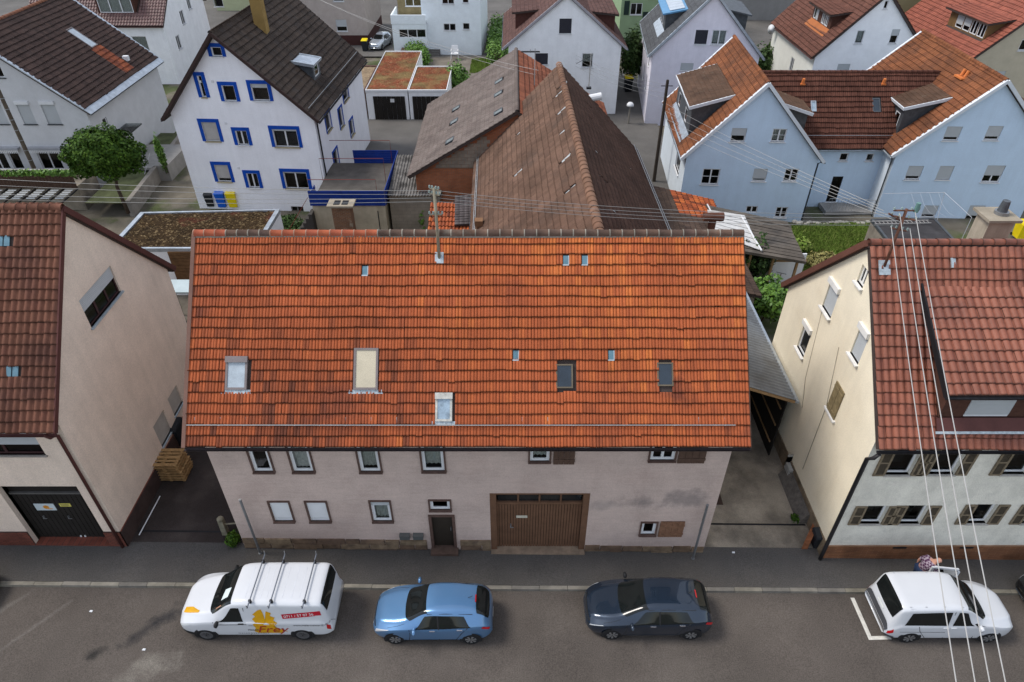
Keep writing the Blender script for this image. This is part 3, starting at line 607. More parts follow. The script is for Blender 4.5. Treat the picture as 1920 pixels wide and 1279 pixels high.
for x,y in ((12,706),(-4,462)):
    a,b=RA2.px(x,y); 
    for q in (0,.22): MB().fbox(RA2,a+q,a+q+.18,b,b+.34,.03,.055).build('glass_tile',BLUEG,B.root)
    RA2.holes.append((a-.02,b-.05,a+.43,b+.33))
tl=RA2.L/25*1.0; tl=.345
tiles(ra,RA2,.215,tl,'pan',TIL_B,parts=300,lift=.03); tiles(rb,RB2,.215,tl,'pan',TIL_B,lift=.03)
ridge(ra,(-27.2,15.45+8.85*.485,11.98),(-14.30,15.45+8.85*.485,11.98),.14,TIL_B,.36)
gutter(B.root,RA2,RED); verge(B.root,RA2,'r',RED,w=.05,h=.05); verge(B.root,RB2,'l',RED,w=.12,h=.08)
e=RA2.P(RA2.W,0,0); pipe(B.root,[e+Vector((-.35,-.02,-.1)),e+Vector((-.2,-.02,-.2)),(-14.55,15.36,6.15),(-14.55,15.36,gz(-14.5,15)+.0)],.055,RED)
# plinth guard rail: pale pipe lying along the foot of the side wall
tag(MB().tube([GG(262,1005)+Vector((0,0,.06)),GG(301,932)+Vector((0,0,.06))],.022,8).build('pale_pipe',WHITE,loc=(-13.9,16.5,.2)),'thin white pipe along the foot of the beige side wall','pipe')
# ---------------------------------------------------------------- C: cream house on the right
TIL_C=M('red_tiles',nose=.7,ramp=[(.19,.060,.035),(.225,.073,.042),(.255,.086,.05),(.21,.067,.038)],rough=.6,var=.2,scale=.8,col2=(.13,.042,.028),c2scale=.5,bump=.12,fine=.12,spec=.4)
PL_C=M('cream_render',(.82,.73,.56),.95,var=.06,scale=.7,col2=(.74,.64,.47),c2scale=.45,c2lo=.52,c2hi=.8,bump=.35,bscale=30,fine=.1,streak=.05); PL_CF=M('offwhite_render',(.72,.69,.60),.95,var=.10,scale=1.2,col2=(.60,.575,.50),c2scale=2.5,c2lo=.5,c2hi=.75,bump=.9,bscale=22,fine=.1,streak=.08)
C=House('cream_house','cream house at the right with red tiled roof, dormer and brown shutters','house',(11.62,15.22),13,8.75,0,-.2,6.28,10.80,'x',ru=.475,zb=-.6)
F=C.front; OLV=M('olive_wood',(.19,.15,.10),.8,var=.25,scale=6); OLVD=M('olive_slat',(.075,.06,.042),.8,var=.2,scale=6)
def sideshut(H,F,u0,u1,v0,v1,mat,slat):
    s=MB(); w=.07
    s.fbox(F,u0,u0+w,v0,v1,.01,.05).fbox(F,u1-w,u1,v0,v1,.01,.05).fbox(F,u0+w,u1-w,v0,v0+w,.01,.05).fbox(F,u0+w,u1-w,v1-w,v1,.01,.05).fbox(F,u0+w,u1-w,(v0+v1)/2-.03,(v0+v1)/2+.03,.01,.05); o=s.build('shutter',mat,H.root)
    t=MB(); y=v0+w
    while y<v1-w-.03: t.fbox(F,u0+w,u1-w,y,y+.03,.012,.035); y+=.045
    t.build('slats',slat,o)
for (bl,br,top) in (((1661,890),(1697,889),None),((1742,889),(1780,889),None),((1879,889),(1914,889),None),((1613,982),(1642,982),947),((1687,982),(1716,982),946),((1813,981),(1841,981),944),((1915,981),(1944,981),944)):
    a,b=F.px(*bl); a2,_=F.px(*br); t=b+1.25 if top is None else F.px(bl[0],top)[1]-.05; a-=.04; a2+=.14
    window(C.root,F,a,b,a2,t,div=1,frame=WHITE,sill=M('pale_sill',(.42,.40,.36),.8),sillp=.07,rec=.16,curt=.0 if top is None else 0)
    sideshut(C,F,a-.42,a-.02,b-.03,t,OLV,OLVD); sideshut(C,F,a2+.02,a2+.42,b-.03,t,OLV,OLVD)
F=C.left
def lw(nb,fb,nt,**k): return quadwin(C,F,nb,fb,nt,**k)
WB=M('white_box',(.72,.70,.66),.6,fine=0)
lw((1557,597),(1541,574),(1573,550),div=1,shut=.97,box=WB,sill=WB,sillp=.12); lw((1506,671),(1494,649),(1520,626),div=1,shut=0,box=WB,sill=WB,sillp=.12); lw((1608,685),(1594,660),(1629,636),div=1,shut=.97,box=WB,sill=WB,sillp=.12); lw((1617,541),(1606,527),(1626,506),div=2,sill=WB,sillp=.12,frame=WB)
u0,va=F.px(1565,788); u1,vb=F.px(1552,762); t=F.px(1586,740)[1]
if u0>u1: u0,u1=u1,u0
for q in (0,1):
    s=MB(); w=(u1-u0)/2; s.fbox(F,u0+q*w+.01,u0+(q+1)*w-.01,va,t,.01,.05).fbox(F,u0+q*w+.01,u0+(q+1)*w-.01,va+.15,va+.22,.05,.065).fbox(F,u0+q*w+.01,u0+(q+1)*w-.01,t-.22,t-.15,.05,.065); s.build('shutter',M('pale_olive_wood',(.22,.17,.09),.8,var=.25,scale=6),C.root)
MB().fbox(F,u0-.08,u1+.08,va-.08,va-.01,0,.10).build('sill',WB,C.root)
C.walls(PL_C,mats={'F':PL_CF})
pipe(C.root,[F.P(*F.px(1591,595),.03) if False else F.P(5.0,6.9,.02),F.P(5.6,4.6,.02),F.P(5.65,1.2,.02)],.012,M('cable_grey',(.35,.31,.24),.8),'cable'); pipe(C.root,[F.P(3.1,7.3,.015),F.P(3.6,4.2,.015),F.P(4.1,3.1,.015)],.009,MATS['cable_grey'],'cable')
BRC=M('brown_brick_plinth',(.22,.09,.04),.9,brick=dict(rot=(R(90),0,0),c2=(.15,.06,.03),mortar=(.26,.15,.09),w=.4,h=.055,ms=.006),var=.3,scale=1.5,bump=.4)
MB().fbox(C.front,-.08,13,-.6,.55,0,.06).build('plinth',BRC,C.root); ps=MB().fbox(C.left,0,8.75,-.6,.62,0,.05).build('plinth',M('rough_stone_foot',(.18,.135,.09),.95,var=.4,scale=2,col2=(.09,.07,.05),c2scale=1.5,bump=.9,bscale=14),C.root)
for x in (1672,1797): 
    a,b=C.front.px(x,1026); MB().fbox(C.front,a,a+.5,b,b+.10,.06,.07).build('vent_grille',DARK,C.root)
RC=C.slope('F',ov=.34,gl=.04,gr=.3,lift=.10); RCb=C.slope('B',ov=.34,gl=.3,gr=.10,lift=.10)
sl=math.hypot(1,RC.tan); a,b=RC.px(1757,786); r0=b/sl; fu=RC.u
hf=1.15
WOODC=M('dark_clad',(.075,.035,.025),.75,var=.2,scale=6)
dC,DC=dormer(C.root,RC,a,RC.W-.6,r0,1.42,.60,WOODC,SLAB,TIL_C,('pan',.26,.36),ov=.30,winf=[(.07,.20,.12,1.2,.92,1),(.38,.55,.12,1.2,.3,2)],front=WOODC,trim=None,apron=None)
MB().fbox(DC,-.04,.02,-.02,DC.L,-.16,.07).fbox(DC,-.04,DC.W,-.09,-.02,-.12,.0).build('dormer_gutter',DARK,dC)
MB().fbox(RC,a-.1,RC.W,b-.38,b+.05,.02,.14).build('flashing',RED,dC); MB().fbox(RC,a-.15,RC.W,b-.46,b-.38,.05,.15).build('flashing_edge',LEAD,dC)
rc=C.roof(RC,SLAB); rcb=C.roof(RCb,SLAB)
for (x,y,nm) in ((1781,503,'vent_tile'),):
    q,w=RC.px(x,y); MB().fbox(RC,q,q+.14,w,w+.32,.05,.10).build(nm,LEAD,C.root)
tiles(rc,RC,.235,.36,'pan',TIL_C,parts=300,lift=.03); tiles(rcb,RCb,.275,.36,'pan',TIL_C,lift=.03)
ridge(rc,(11.55,15.22+8.75*.475,10.93),(24.6,15.22+8.75*.475,10.93),.13,TIL_C,.36)
gutter(C.root,RC,M('dark_gutter',(.03,.028,.03),.5,.3)); verge(C.root,RCb,'r',M('verge_red',(.12,.05,.035),.8),w=.2,h=.09)
e=RC.P(0,0,0); pipe(C.root,[e+Vector((.05,-.06,-.12)),e+Vector((-.05,-.03,-.35)),(11.52,15.10,5.35),(11.52,15.10,.5),(11.52,15.10,-.15)],.07,MATS['dark_gutter'])
# lean-to between the long house and the cream house
LT=thing('lean_to_shed','lean-to with grey corrugated roof and open front beside the cream wall','shed',(9.2,24,0))
def corrug(F,pitch,amp,n=6,flip=False,along='v'):
    mb=MB(); nw=int((F.W if along=='v' else F.L)/pitch)*n
    last=None
    for k in range(nw+1):
        t=k/nw; h=amp*math.sin(2*math.pi*k/n)
        if along=='v': p=(F.P(F.W*t,0,h),F.P(F.W*t,F.L,h))
        else: p=(F.P(0,F.L*t,h),F.P(F.W,F.L*t,h))
        if last: mb.poly([last[0],p[0],p[1],last[1]] if along=='v' else [last[0],last[1],p[1],p[0]])
        last=p
    return mb
p0=Vector((11.35,20.0,3.35)); p1=Vector((8.2,20.0,4.5)); LF=RF(p0,(0,1,0),(p1-p0),8.6,(p1-p0).length)
TRANS=M('corrugated_pale_grey',(.17,.18,.19),.45,var=.2,scale=1.2,col2=(.12,.12,.12),c2scale=.8,spec=.6)
corrug(LF,.20,.032,6,along='u' if False else 'v').build('corrugated_roof',TRANS,LT,smooth=True)
for k in range(6): MB().fbox(LF,-.02+k*1.6,.06+k*1.6,0,LF.L,-.14,-.03).build('rafter',M('pale_timber',(.32,.2,.10),.8,var=.2),LT)
MB().fbox(LF,-.05,LF.W,-.12,.02,-.08,.03).build('edge_flashing',ZINC,LT)
for b_ in ((11.2,24.2,-.2,11.32,24.3,3.3),(8.35,20.1,gz(8,20)-.1,8.47,20.2,4.3)): MB().box(*b_).build('post',BROWNW,LT)
wf_=WF(Vector((11.12,28.5,0)),(0,-1,0),8.2)
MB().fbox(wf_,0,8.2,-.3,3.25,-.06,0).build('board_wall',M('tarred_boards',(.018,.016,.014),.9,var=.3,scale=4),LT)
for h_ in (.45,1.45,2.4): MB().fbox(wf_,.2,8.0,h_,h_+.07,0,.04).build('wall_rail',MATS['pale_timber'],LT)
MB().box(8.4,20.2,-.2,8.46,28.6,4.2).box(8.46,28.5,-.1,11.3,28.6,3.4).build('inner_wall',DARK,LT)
# ---------------------------------------------------------------- D: white house with blue window surrounds
BLUE=M('blue_paint',(.004,.06,.36),.6,var=.12,scale=4); PL_D=M('white_render_d',(.83,.83,.86),.95,var=.05,scale=.8,bump=.25,bscale=30,streak=.05)
TIL_D=M('dark_brown_tiles',nose=.6,ramp=[(.035,.026,.021),(.045,.033,.026),(.055,.041,.033),(.042,.034,.03)],rough=.8,var=.25,scale=.6,fine=.12)
D=House('white_blue_house','tall white house with bright blue window surrounds and dark brown roof','house',(-21.9,43.5),9.3,12.5,-3.5,0,6.7,11.45,'y',ru=.45)
F=D.front
def wD(bl,br,ty,**k):
    kk=dict(sur=BLUE,surw=.22,surp=.03,sur_sides='LRT',sill=M('ochre_sill',(.42,.36,.24),.8),sillp=.12,fw=.06,rec=.12); kk.update(k); return winpx(D.root,F,bl,br,(bl[0],ty),**kk)
wD((399,106),(418,106),88,div=1,sill=WHITE); wD((380,183),(388,182),142,div=1); wD((422,190),(445,190),160,div=1,sill=WHITE); wD((476,189),(507,189),157,div=1,shut=.25,sill=WHITE)
wD((387,265),(414,265),229,div=1,shut=.93,shutm=M('shutter_beige',(.42,.40,.38),.7)); wD((447,272),(468,272),245,div=2,sill=WHITE); wD((517,276),(562,276),242,div=2,shut=.12)
wD((410,341),(435,341),309,div=1,shut=.8,shutm=MATS['shutter_beige']); wD((468,352),(488,352),325,div=2,sill=WHITE); wD((537,354),(580,354),322,div=2,shut=.1)
wD((548,401),(571,401),387,div=2,sur=None,frame=METAL,sill=None)
F2=D.right
for nb,fb,nt in (((614,251),(622,238),(609,215)),((639,244),(645,233),(632,209)),((658,255),(665,252),(653,231)),((645,194),(654,182),(641,155)),((629,321),(636,305),(622,290))):
    u0,va=F2.px(*nb); u1,vb=F2.px(*fb); t=F2.px(*nt)[1]; window(D.root,F2,u0,(va+vb)/2,max(u1,u0+.7),t,div=1,sur=BLUE,surw=.13,sur_sides='LRT',sill=MATS['ochre_sill'],sillp=.1)
D.walls(PL_D)
for x,y in ((372,155),(395,155),(420,233),(444,317)): 
    a,b=F.px(x+2,y); MB().fbox(F,a,a+.14,b,b+.14,0,.04).build('vent_cap',WHITE,D.root)
a=F.px(492,250)[0]; MB().fbox(F,0,a,-.3,6.72,.0,.10).build('wall_projection',PL_D,D.root) if False else None
RL=D.slope('L',ov=.45,gl=.3,gr=.45); RR=D.slope('R',ov=.45,gl=.45,gr=.3)
a,b=RR.px(590,152); sl=math.hypot(1,RR.tan)
dormer(D.root,RR,a,a+1.5,b/sl,1.05,.15,DZINC,ZINC,winf=[(.2,.8,.15,.95,0,1)],ov=.12,front=DZINC,trim=ZINC)
for k,FF in enumerate((RL,RR)):
    r=D.roof(FF,SLAB); tiles(r,FF,.30,.40,'double',TIL_D); gutter(D.root,FF,MATS['dark_gutter'])
    if k==0: ridge(r,FF.P(0,FF.L,.04),FF.P(FF.W,FF.L,.04),.14,TIL_D,.4)
    verge(D.root,FF,'r' if k==0 else 'l',M('dark_fascia',(.045,.028,.025),.8),w=.14,h=.06)
MB().tube([RR.P(.3,.95,.12),RR.P(RR.W-.3,.95,.12)],.02,6).build('snow_guard',METAL,D.root)
q=RR.P(*RR.px(492,55)); OCH=M('ochre_chimney',(.26,.17,.06),.9,var=.15,bump=.3)
MB().box(q.x-.35,q.y-.35,q.z-.6,q.x+.35,q.y+.35,q.z+2.1).build('chimney',OCH,D.root)
pipe(D.root,[RR.P(.3,-.05,-.1),D.P(9.38,.25,6.2),D.P(9.38,.25,2.4)],.05,MATS['dark_gutter'])
# ---------------------------------------------------------------- J: pale blue double house with a linking wing
PL_J=M('pale_blue_render',(.54,.665,.80),.95,var=.05,scale=.7,bump=.2,bscale=30,streak=.05)
TIL_J=M('orange_brown_tiles',nose=.6,ramp=[(.15,.055,.026),(.19,.07,.03),(.23,.085,.036),(.17,.065,.03)],rough=.8,var=.3,scale=.6,col2=(.10,.045,.026),c2scale=.5,c2lo=.5,c2hi=.75,fine=.12)
TIL_JL=M('dark_red_tiles',nose=.6,ramp=[(.078,.031,.021),(.095,.038,.026),(.112,.046,.031)],rough=.8,var=.25,scale=.6,fine=.12)
DROOF=M('dormer_tiles',ramp=[(.085,.05,.033),(.10,.058,.038),(.075,.045,.03)],rough=.9,var=.3,scale=.8,col2=(.12,.095,.07),c2scale=2,c2lo=.6,c2hi=.75)
VW=M('verge_white',(.60,.63,.66),.6,var=.05)
Jl=House('blue_gable_house','pale blue gabled house with orange-brown roof behind the brown barn','house',(11.25,41.95),8.3,10.2,-3.5,0,4.5,8.95,'y',ru=.495)
Jr=House('blue_gable_house','pale blue gabled house at the right edge with closed roller shutters','house',(24.85,42.2),9.8,11.2,-2,0,4.5,9.0,'y',ru=.5)
Jm=House('blue_link_wing','low pale blue wing with dark red roof linking the two blue gables','house',(15.5,43.75),14,6.7,0,0,4.45,7.95,'x')
def wj(H,F,bl,br,ty,**k):
    kk=dict(sill=WHITE,sillp=.09,fw=.07,rec=.10,sur=None); kk.update(k); return winpx(H.root,F,bl,br,(bl[0],ty),**kk)
F=Jl.front
wj(Jl,F,(1368,266),(1396,266),240,div=1,shut=.55); wj(Jl,F,(1444,266),(1471,266),241,div=2,rows=2,curt=.9); wj(Jl,F,(1313,346),(1346,346),316,div=2,rows=2); wj(Jl,F,(1409,340),(1435,340),316,div=1,shut=.8); wj(Jl,F,(1467,340),(1493,340),316,div=2,rows=2); wj(Jl,F,(1397,399),(1419,399),386,div=2,sill=None); wj(Jl,F,(1451,408),(1473,408),388,div=2,rows=2)
F=Jr.front
for bl,br,ty,sh in (((1766,264),(1795,264),237,.75),((1843,263),(1871,263),236,.75),((1695,337),(1723,337),311,.75),((1753,337),(1780,337),311,.97),((1838,342),(1872,342),310,.6),((1725,408),(1752,408),385,.75),((1807,413),(1836,413),385,.7)): wj(Jr,F,bl,br,ty,div=1 if sh!=.6 else 2,shut=sh)
F=Jm.front
wj(Jm,F,(1572,302),(1588,302),287,div=1); wj(Jm,F,(1622,302),(1636,302),288,div=1); wj(Jm,F,(1548,378),(1567,378),331,div=1,frame=DARK,sill=WHITE)
F=Jl.left; u0,va=F.px(1271,327); u1,vb=F.px(1265,313); t=F.px(1274,285)[1]; window(Jl.root,F,min(u0,u1),va,max(u0,u1)+.2,t,div=1,sill=WHITE,sillp=.1)
PL_JW=M('white_blue_render',(.62,.68,.73),.95,var=.05,bump=.2,bscale=30)
for H in (Jl,Jr): H.walls(PL_J,mats={'L':PL_JW})
Jm.walls(PL_J)
JR=[]
for H,nm in ((Jl,'l'),(Jr,'r')):
    L_=H.slope('L',ov=.35,gl=.2,gr=.16); R_=H.slope('R',ov=.35,gl=.16,gr=.2); JR.append((L_,R_))
sl=math.hypot(1,JR[0][0].tan)
dp=dpx(JR[0][0],(1290,254),(1258,203),198); dormer(Jl.root,JR[0][0],*dp,.30,DZINC,SLAB,DROOF,('flat',.22,.3),winf=[(.12,.25,.25,1.15,0,1),(.62,.75,.25,1.15,0,1)],trim=VW,apron=ZINC,ov=.22)
dormer(Jl.root,JR[0][1],2.2,5.0,1.0,1.35,.30,DZINC,SLAB,DROOF,('flat',.22,.3),winf=[(.3,.7,.25,1.15,0,1)],trim=VW,ov=.22)
dp=dpx(JR[1][0],(1682,249),(1664,215),200); dormer(Jr.root,JR[1][0],dp[1]-2.6,dp[1],dp[2],dp[3],.25,DZINC,SLAB,DROOF,('flat',.22,.3),winf=[(.60,.85,.25,1.15,0,1)],trim=VW,ov=.22)
dormer(Jr.root,JR[1][1],1.9,4.6,1.0,1.35,.12,DZINC,SLAB,DROOF,('flat',.22,.3),trim=VW,ov=.22)
for H,(L_,R_) in ((Jl,JR[0]),(Jr,JR[1])):
    for k,FF in enumerate((L_,R_)):
        r=H.roof(FF,SLAB); tiles(r,FF,.26,.36,'double',TIL_J)
        if k==0: ridge(r,FF.P(0,FF.L,.04),FF.P(FF.W,FF.L,.04),.13,TIL_J,.36)
        gutter(H.root,FF,ZINC); verge(H.root,FF,'r' if k==0 else 'l',VW,w=.22,h=.08); verge(H.root,FF,'l' if k==0 else 'r',VW,w=.22,h=.08)
Mf=Jm.slope('F',ov=.35,gl=0,gr=0); Mb=Jm.slope('B',ov=.35,gl=0,gr=0)
skypx(Jm.root,Mf,(1634,185),(1650,211),frame=DZINC,glassm=DKG,apron=None); skypx(Jm.root,Mf,(1519,190),(1530,210),frame=ZINC,glassm=SKYG,apron=None)
for x,y in ((1504,158),(1655,158)):
    p=Mf.P(*Mf.px(x,y),.05); mb=MB(); mb.tube([p,p+Vector((0,-.05,.35))],[.12,.09],8).box(p.x-.16,p.y-.14,p.z-.05,p.x+.16,p.y+.12,p.z+.03); mb.build('vent_pipe',M('vent_orange',(.55,.17,.05),.6),Jm.root)
for k,FF in enumerate((Mf,Mb)):
    r=Jm.roof(FF,SLAB); tiles(r,FF,.26,.36,'double',TIL_JL,lift=.05)
    if k==0: ridge(r,FF.P(1,FF.L,.04),FF.P(FF.W-1,FF.L,.04),.13,TIL_JL,.36); gutter(Jm.root,FF,ZINC); MB().tube([FF.P(4,.9,.13),FF.P(10,.9,.13)],.02,6).build('snow_guard',METAL,Jm.root)
p=JR[1][0].P(*JR[1][0].px(1803,143),.05); MB().tube([p,p+Vector((.1,0,.4))],[.12,.1],8).tube([p+Vector((.05,-.35,0)),p+Vector((.15,-.35,.4))],[.12,.1],8).box(p.x-.3,p.y-.6,p.z-.1,p.x+.2,p.y+.3,p.z+.0).build('vent_pipe',MATS['vent_orange'],Jr.root)
pipe(Jl.root,[JR[0][1].P(.25,-.05,-.1),Jl.P(8.4,.1,4.0),Jl.P(8.4,.1,-.2)],.05,DZINC); pipe(Jr.root,[JR[1][0].P(JR[1][0].W-.3,-.05,-.1),Jr.P(-.1,.12,4.0),Jr.P(-.1,.12,-.2)],.05,DZINC)
# ---------------------------------------------------------------- E: brown barn, F: mauve-roofed barn beside it
TIL_E=M('barn_tiles',nose=.6,ramp=[(.12,.072,.052),(.145,.088,.062),(.165,.10,.071),(.13,.078,.055)],rough=.9,var=.3,scale=.5,col2=(.085,.06,.048),c2scale=.4,c2lo=.5,c2hi=.75,fine=.15)
TIL_E2=M('barn_tiles_dark',nose=.6,ramp=[(.058,.034,.026),(.066,.038,.029),(.076,.044,.033)],rough=.9,var=.25,scale=.5,fine=.15)
E_=House('brown_barn','large barn with steep brown tiled roof behind the orange-roofed house','barn',(-1.68,20.6),9.7,20.8,1,0,4.95,10.0,'y')
OLDW=M('old_render',(.25,.22,.18),.95,var=.25,bump=.3,streak=.2); E_.walls(OLDW)
EL=E_.slope('L',ov=.25,gl=.1,gr=.0); ER=E_.slope('R',ov=.25,gl=.0,gr=.1)
for FF,pts in ((EL,((1050,167),(1043,182),(1047,215),(967,258),(1049,255),(1055,304),(1062,364),(966,330),(1075,408))),(ER,((1104,204),(1109,230),(1124,296),(1135,347),(1187,326),(1157,408),(1212,410)))):
    for (x,y) in pts:
        a,b=FF.px(x,y); MB().fbox(FF,a,a+.22,b,b+.55,.03,.06).build('glass_tile',M('milky_glass',(.36,.38,.38),.4,var=.2),E_.root); FF.holes.append((a,b-.04,a+.22,b+.52))
el=E_.roof(EL,SLAB); er=E_.roof(ER,SLAB)
tiles(el,EL,.25,.36,'rib',TIL_E,jit=.008,lift=.05); tiles(er,ER,.25,.36,'rib',TIL_E2,jit=.008,lift=.05)
ridge(el,EL.P(EL.W,EL.L,.06),EL.P(0,EL.L,.06),.2,M('barn_ridge',ramp=[(.16,.085,.055),(.20,.11,.07),(.18,.10,.065)],rough=.9,var=.25,scale=2),.42)
def grid_rail(par,F,v,w,mat,n,u0=0.1):
    m=MB(); m.tube([F.P(u0,v,.16),F.P(F.W-.1,v,.16)],.02,6); m.tube([F.P(u0,v+w,.16),F.P(F.W-.1,v+w,.16)],.02,6)
    for k in range(n): t=u0+(F.W-u0-.2)*k/(n-1); m.tube([F.P(t,v,.16),F.P(t,v+w,.16)],.012,5)
    m.build('snow_guard_grid',mat,par)
grid_rail(E_.root,ER,.15,.32,METAL,60); grid_rail(E_.root,EL,.35,.12,M('galvanised',(.42,.43,.43),.5,.6),30)
gutter(E_.root,EL,ZINC); p=ER.P(*ER.px(1108,186),.2); MB().tube([p+Vector((-.3,-.3,0)),p+Vector((.45,-.3,.15))],.22,12).build('roof_vent',WHITE,E_.root)
TIL_F=M('mauve_tiles',ramp=[(.125,.099,.088),(.14,.113,.10),(.158,.13,.115),(.132,.104,.092)],rough=.9,var=.22,scale=.8,col2=(.125,.10,.088),c2scale=.6,fine=.12)
TIL_F2=M('rust_tiles',nose=.6,ramp=[(.20,.07,.04),(.25,.09,.05),(.17,.06,.036)],rough=.9,var=.3,scale=.6,fine=.12)
Fb=House('mauve_roof_barn','old barn with faded mauve tiled roof left of the brown barn','barn',(-6.0,39.8),12.7,12.6,0,0,4.15,7.95,'y',ru=.497)
BRF=M('barn_brick',(.38,.125,.055),.95,brick=dict(rot=(R(90),0,0),c2=(.31,.10,.045),mortar=(.2,.13,.09),w=.25,h=.085,ms=.012),var=.2,bump=.4)
Fb.walls(M('barn_wall',(.20,.17,.14),.95,var=.3,bump=.4),mats={'F':BRF})
BLK2=M('block_grey',ramp=[(.22,.18,.14),(.26,.215,.17),(.19,.16,.13)],rough=.95,var=.2,bump=.5); fr=MB().fbox(Fb.front,1.2,4.4,4.46,4.5,0,.02).build('block_gable',MATS['mortar'],Fb.root)
for j in range(9):
    v=4.5+j*.22; u=.9+ (.2 if j%2 else 0)
    while u<4.5:
        lim=4.15+ (u)*(3.8/6.3)
        if v+.21<lim-.02:
            m=MB().fbox(Fb.front,u,u+.385,v,v+.205,.0,.03); ob=m.build('block',BLK2,fr); at=ob.data.attributes.new('rnd','FLOAT','POINT'); at.data.foreach_set('value',[random.random()]*8)
        u+=.4
FL_=Fb.slope('L',ov=.45,gl=.2,gr=.25); FR_=Fb.slope('R',ov=.3,gl=.25,gr=.2)
for x,y in ((935,157),(934,181),(934,215),(855,208),(851,233),(843,269)):
    a,b=FL_.px(x,y); skylight(Fb.root,FL_,a-.55,b-.25,a+.05,b+.35,frame=DZINC,glassm=M('dull_glass',(.16,.18,.18),.4,var=.3),apron=None,fw=.05,h=.12)
fl=Fb.roof(FL_,SLAB); frr=Fb.roof(FR_,SLAB)
nu0=FL_.W-2.0
tiles(fl,FL_,.33,.33,'flat',TIL_F,jit=.007,keep=lambda u,v: not (u>nu0+.35 and 1.35<v<2.0 and False)); tiles(frr,FR_,.28,.38,'double',TIL_F2)
ridge(fl,FL_.P(0,FL_.L,.03),FL_.P(FL_.W,FL_.L,.03),.13,TIL_F,.36)
# ---------------------------------------------------------------- far houses
def simple_house(name,label,FL,W,L,yaw,ze,zr,ax,wall,tilem,tk=('double',.26,.36),z0=0,wins=(),ru=.5,ov=.35,mats={},vm=None,gl=.2,rtile=True,rwins=(),lwins=()):
    H=House(name,label,'house',FL,W,L,yaw,z0,ze,zr,ax,ru=ru)
    for w in wins: k=w[3] if len(w)>3 else {}; kk=dict(sill=WHITE,sillp=.08,rec=.1); kk.update(k); winpx(H.root,H.front,w[0],w[1],(w[0][0],w[2]),**kk)
    for FF,ws in ((H.right,rwins),(H.left,lwins)):
        for (u,v,w,h,k) in ws: kk=dict(sill=WHITE,sillp=.08,rec=.1); kk.update(k); window(H.root,FF,u,v,u+w,v+h,**kk)
    H.walls(wall,mats=mats); H.S=[H.slope(s,ov=ov,gl=gl,gr=gl) for s in ('FB' if ax=='x' else 'LR')]; H.tk=tk; H.tm=tilem; H.vm=vm; return H
def finish(H,gut=None):
    for k,FF in enumerate(H.S):
        r=H.roof(FF,SLAB); tiles(r,FF,H.tk[1],H.tk[2],H.tk[0],H.tm)
        if k==0: ridge(r,FF.P(0,FF.L,.04),FF.P(FF.W,FF.L,.04),.13,H.tm,.45)
        gutter(H.root,FF,gut or ZINC)
        if H.vm: verge(H.root,FF,'l',H.vm,w=.14,h=.07); verge(H.root,FF,'r',H.vm,w=.14,h=.07)
PL_W=M('white_render',(.84,.85,.86),.95,var=.05,bump=.2,bscale=30,streak=.05); TIL_L=M('plum_tiles',nose=.6,ramp=[(.105,.058,.05),(.12,.066,.056),(.09,.05,.044)],rough=.8,var=.2,fine=.1)
DKS=M('dark_shutter',(.035,.035,.045),.6)
L=simple_house('white_gable_house','white gabled house with plum roof directly behind the barn ridge',(-.3,61.8),9.7,12,0,6.0,9.9,'y',PL_W,TIL_L,wins=(((1048,63),(1071,63),35,dict(div=1,shut=.98,shutm=DKS)),((1002,121),(1027,121),100,dict(div=1,shut=.98,shutm=DKS)),((1090,127),(1111,127),100,dict(div=1,curt=.6))),vm=M('grey_verge',(.30,.29,.31),.7),ov=.5)
for k in (0,1): dormer(L.root,L.S[k],2.0,10,1.0 if k else 1.1,1.5,.1,M('clad_brown',(.085,.035,.028),.75,var=.2,scale=5),SLAB,TIL_L,('double',.26,.36),ov=.3)
finish(L)
PL_K=M('lilac_render',(.72,.69,.75),.95,var=.05,bump=.2,bscale=30,streak=.06); TIL_K=M('slate_grey_tiles',ramp=[(.06,.062,.066),(.07,.072,.076),(.08,.082,.086)],rough=.7,var=.2,fine=.1)
fk=G(1222,98,6); K=simple_house('lilac_house','pale lilac house with slate-grey roof and a glass dormer roof','%s'and(fk.x+.1,fk.y),8.7,11,-5,6.0,10.5,'y',PL_K,TIL_K,tk=('flat',.33,.42),wins=(((1301,84),(1324,84),56,dict(div=1,shut=.95,shutm=DKS)),((1332,84),(1359,84),56,dict(div=2,curt=.9)),((1275,132),(1299,132),118,dict(div=1,shut=.97))),vm=ZINC,lwins=((8.0,2.2,.9,1.2,{}),(5.0,2.2,.9,1.2,{}),(1.5,2.2,.9,1.2,{}),(8.2,4.3,.9,1.1,{}),(3.0,4.3,.9,1.1,{})))
d,DD=dormer(K.root,K.S[0],4.5,9.0,1.3,1.5,.2,DZINC,M('blue_edge',(.10,.25,.42),.4),winf=[(.1,.22,.2,1.3,0,1),(.3,.42,.2,1.3,0,1),(.55,.67,.2,1.3,0,1)],apron=ZINC,ov=.3)
n=5
for k in range(n): MB().fbox(DD,.35+k*(DD.W-.7)/n,.35+(k+1)*(DD.W-.7)/n-.03,.6,DD.L-.3,.02,.08).build('solar_panel',M('panel_silver',(.46,.50,.54),.2,.3,var=.1),d)
dormer(K.root,K.S[1],3,7.5,1.3,1.4,.2,DZINC,DZINC,ov=.3)
finish(K)
fm=G(1527,101,6); ap=onY(1669,-17,fm.y); PL_M=M('white_render_m',(.83,.84,.85),.95,var=.05,bump=.2,bscale=30)
TIL_M=M('brown_red_tiles',nose=.6,ramp=[(.11,.048,.034),(.13,.056,.04),(.15,.066,.046)],rough=.8,var=.2,fine=.1)
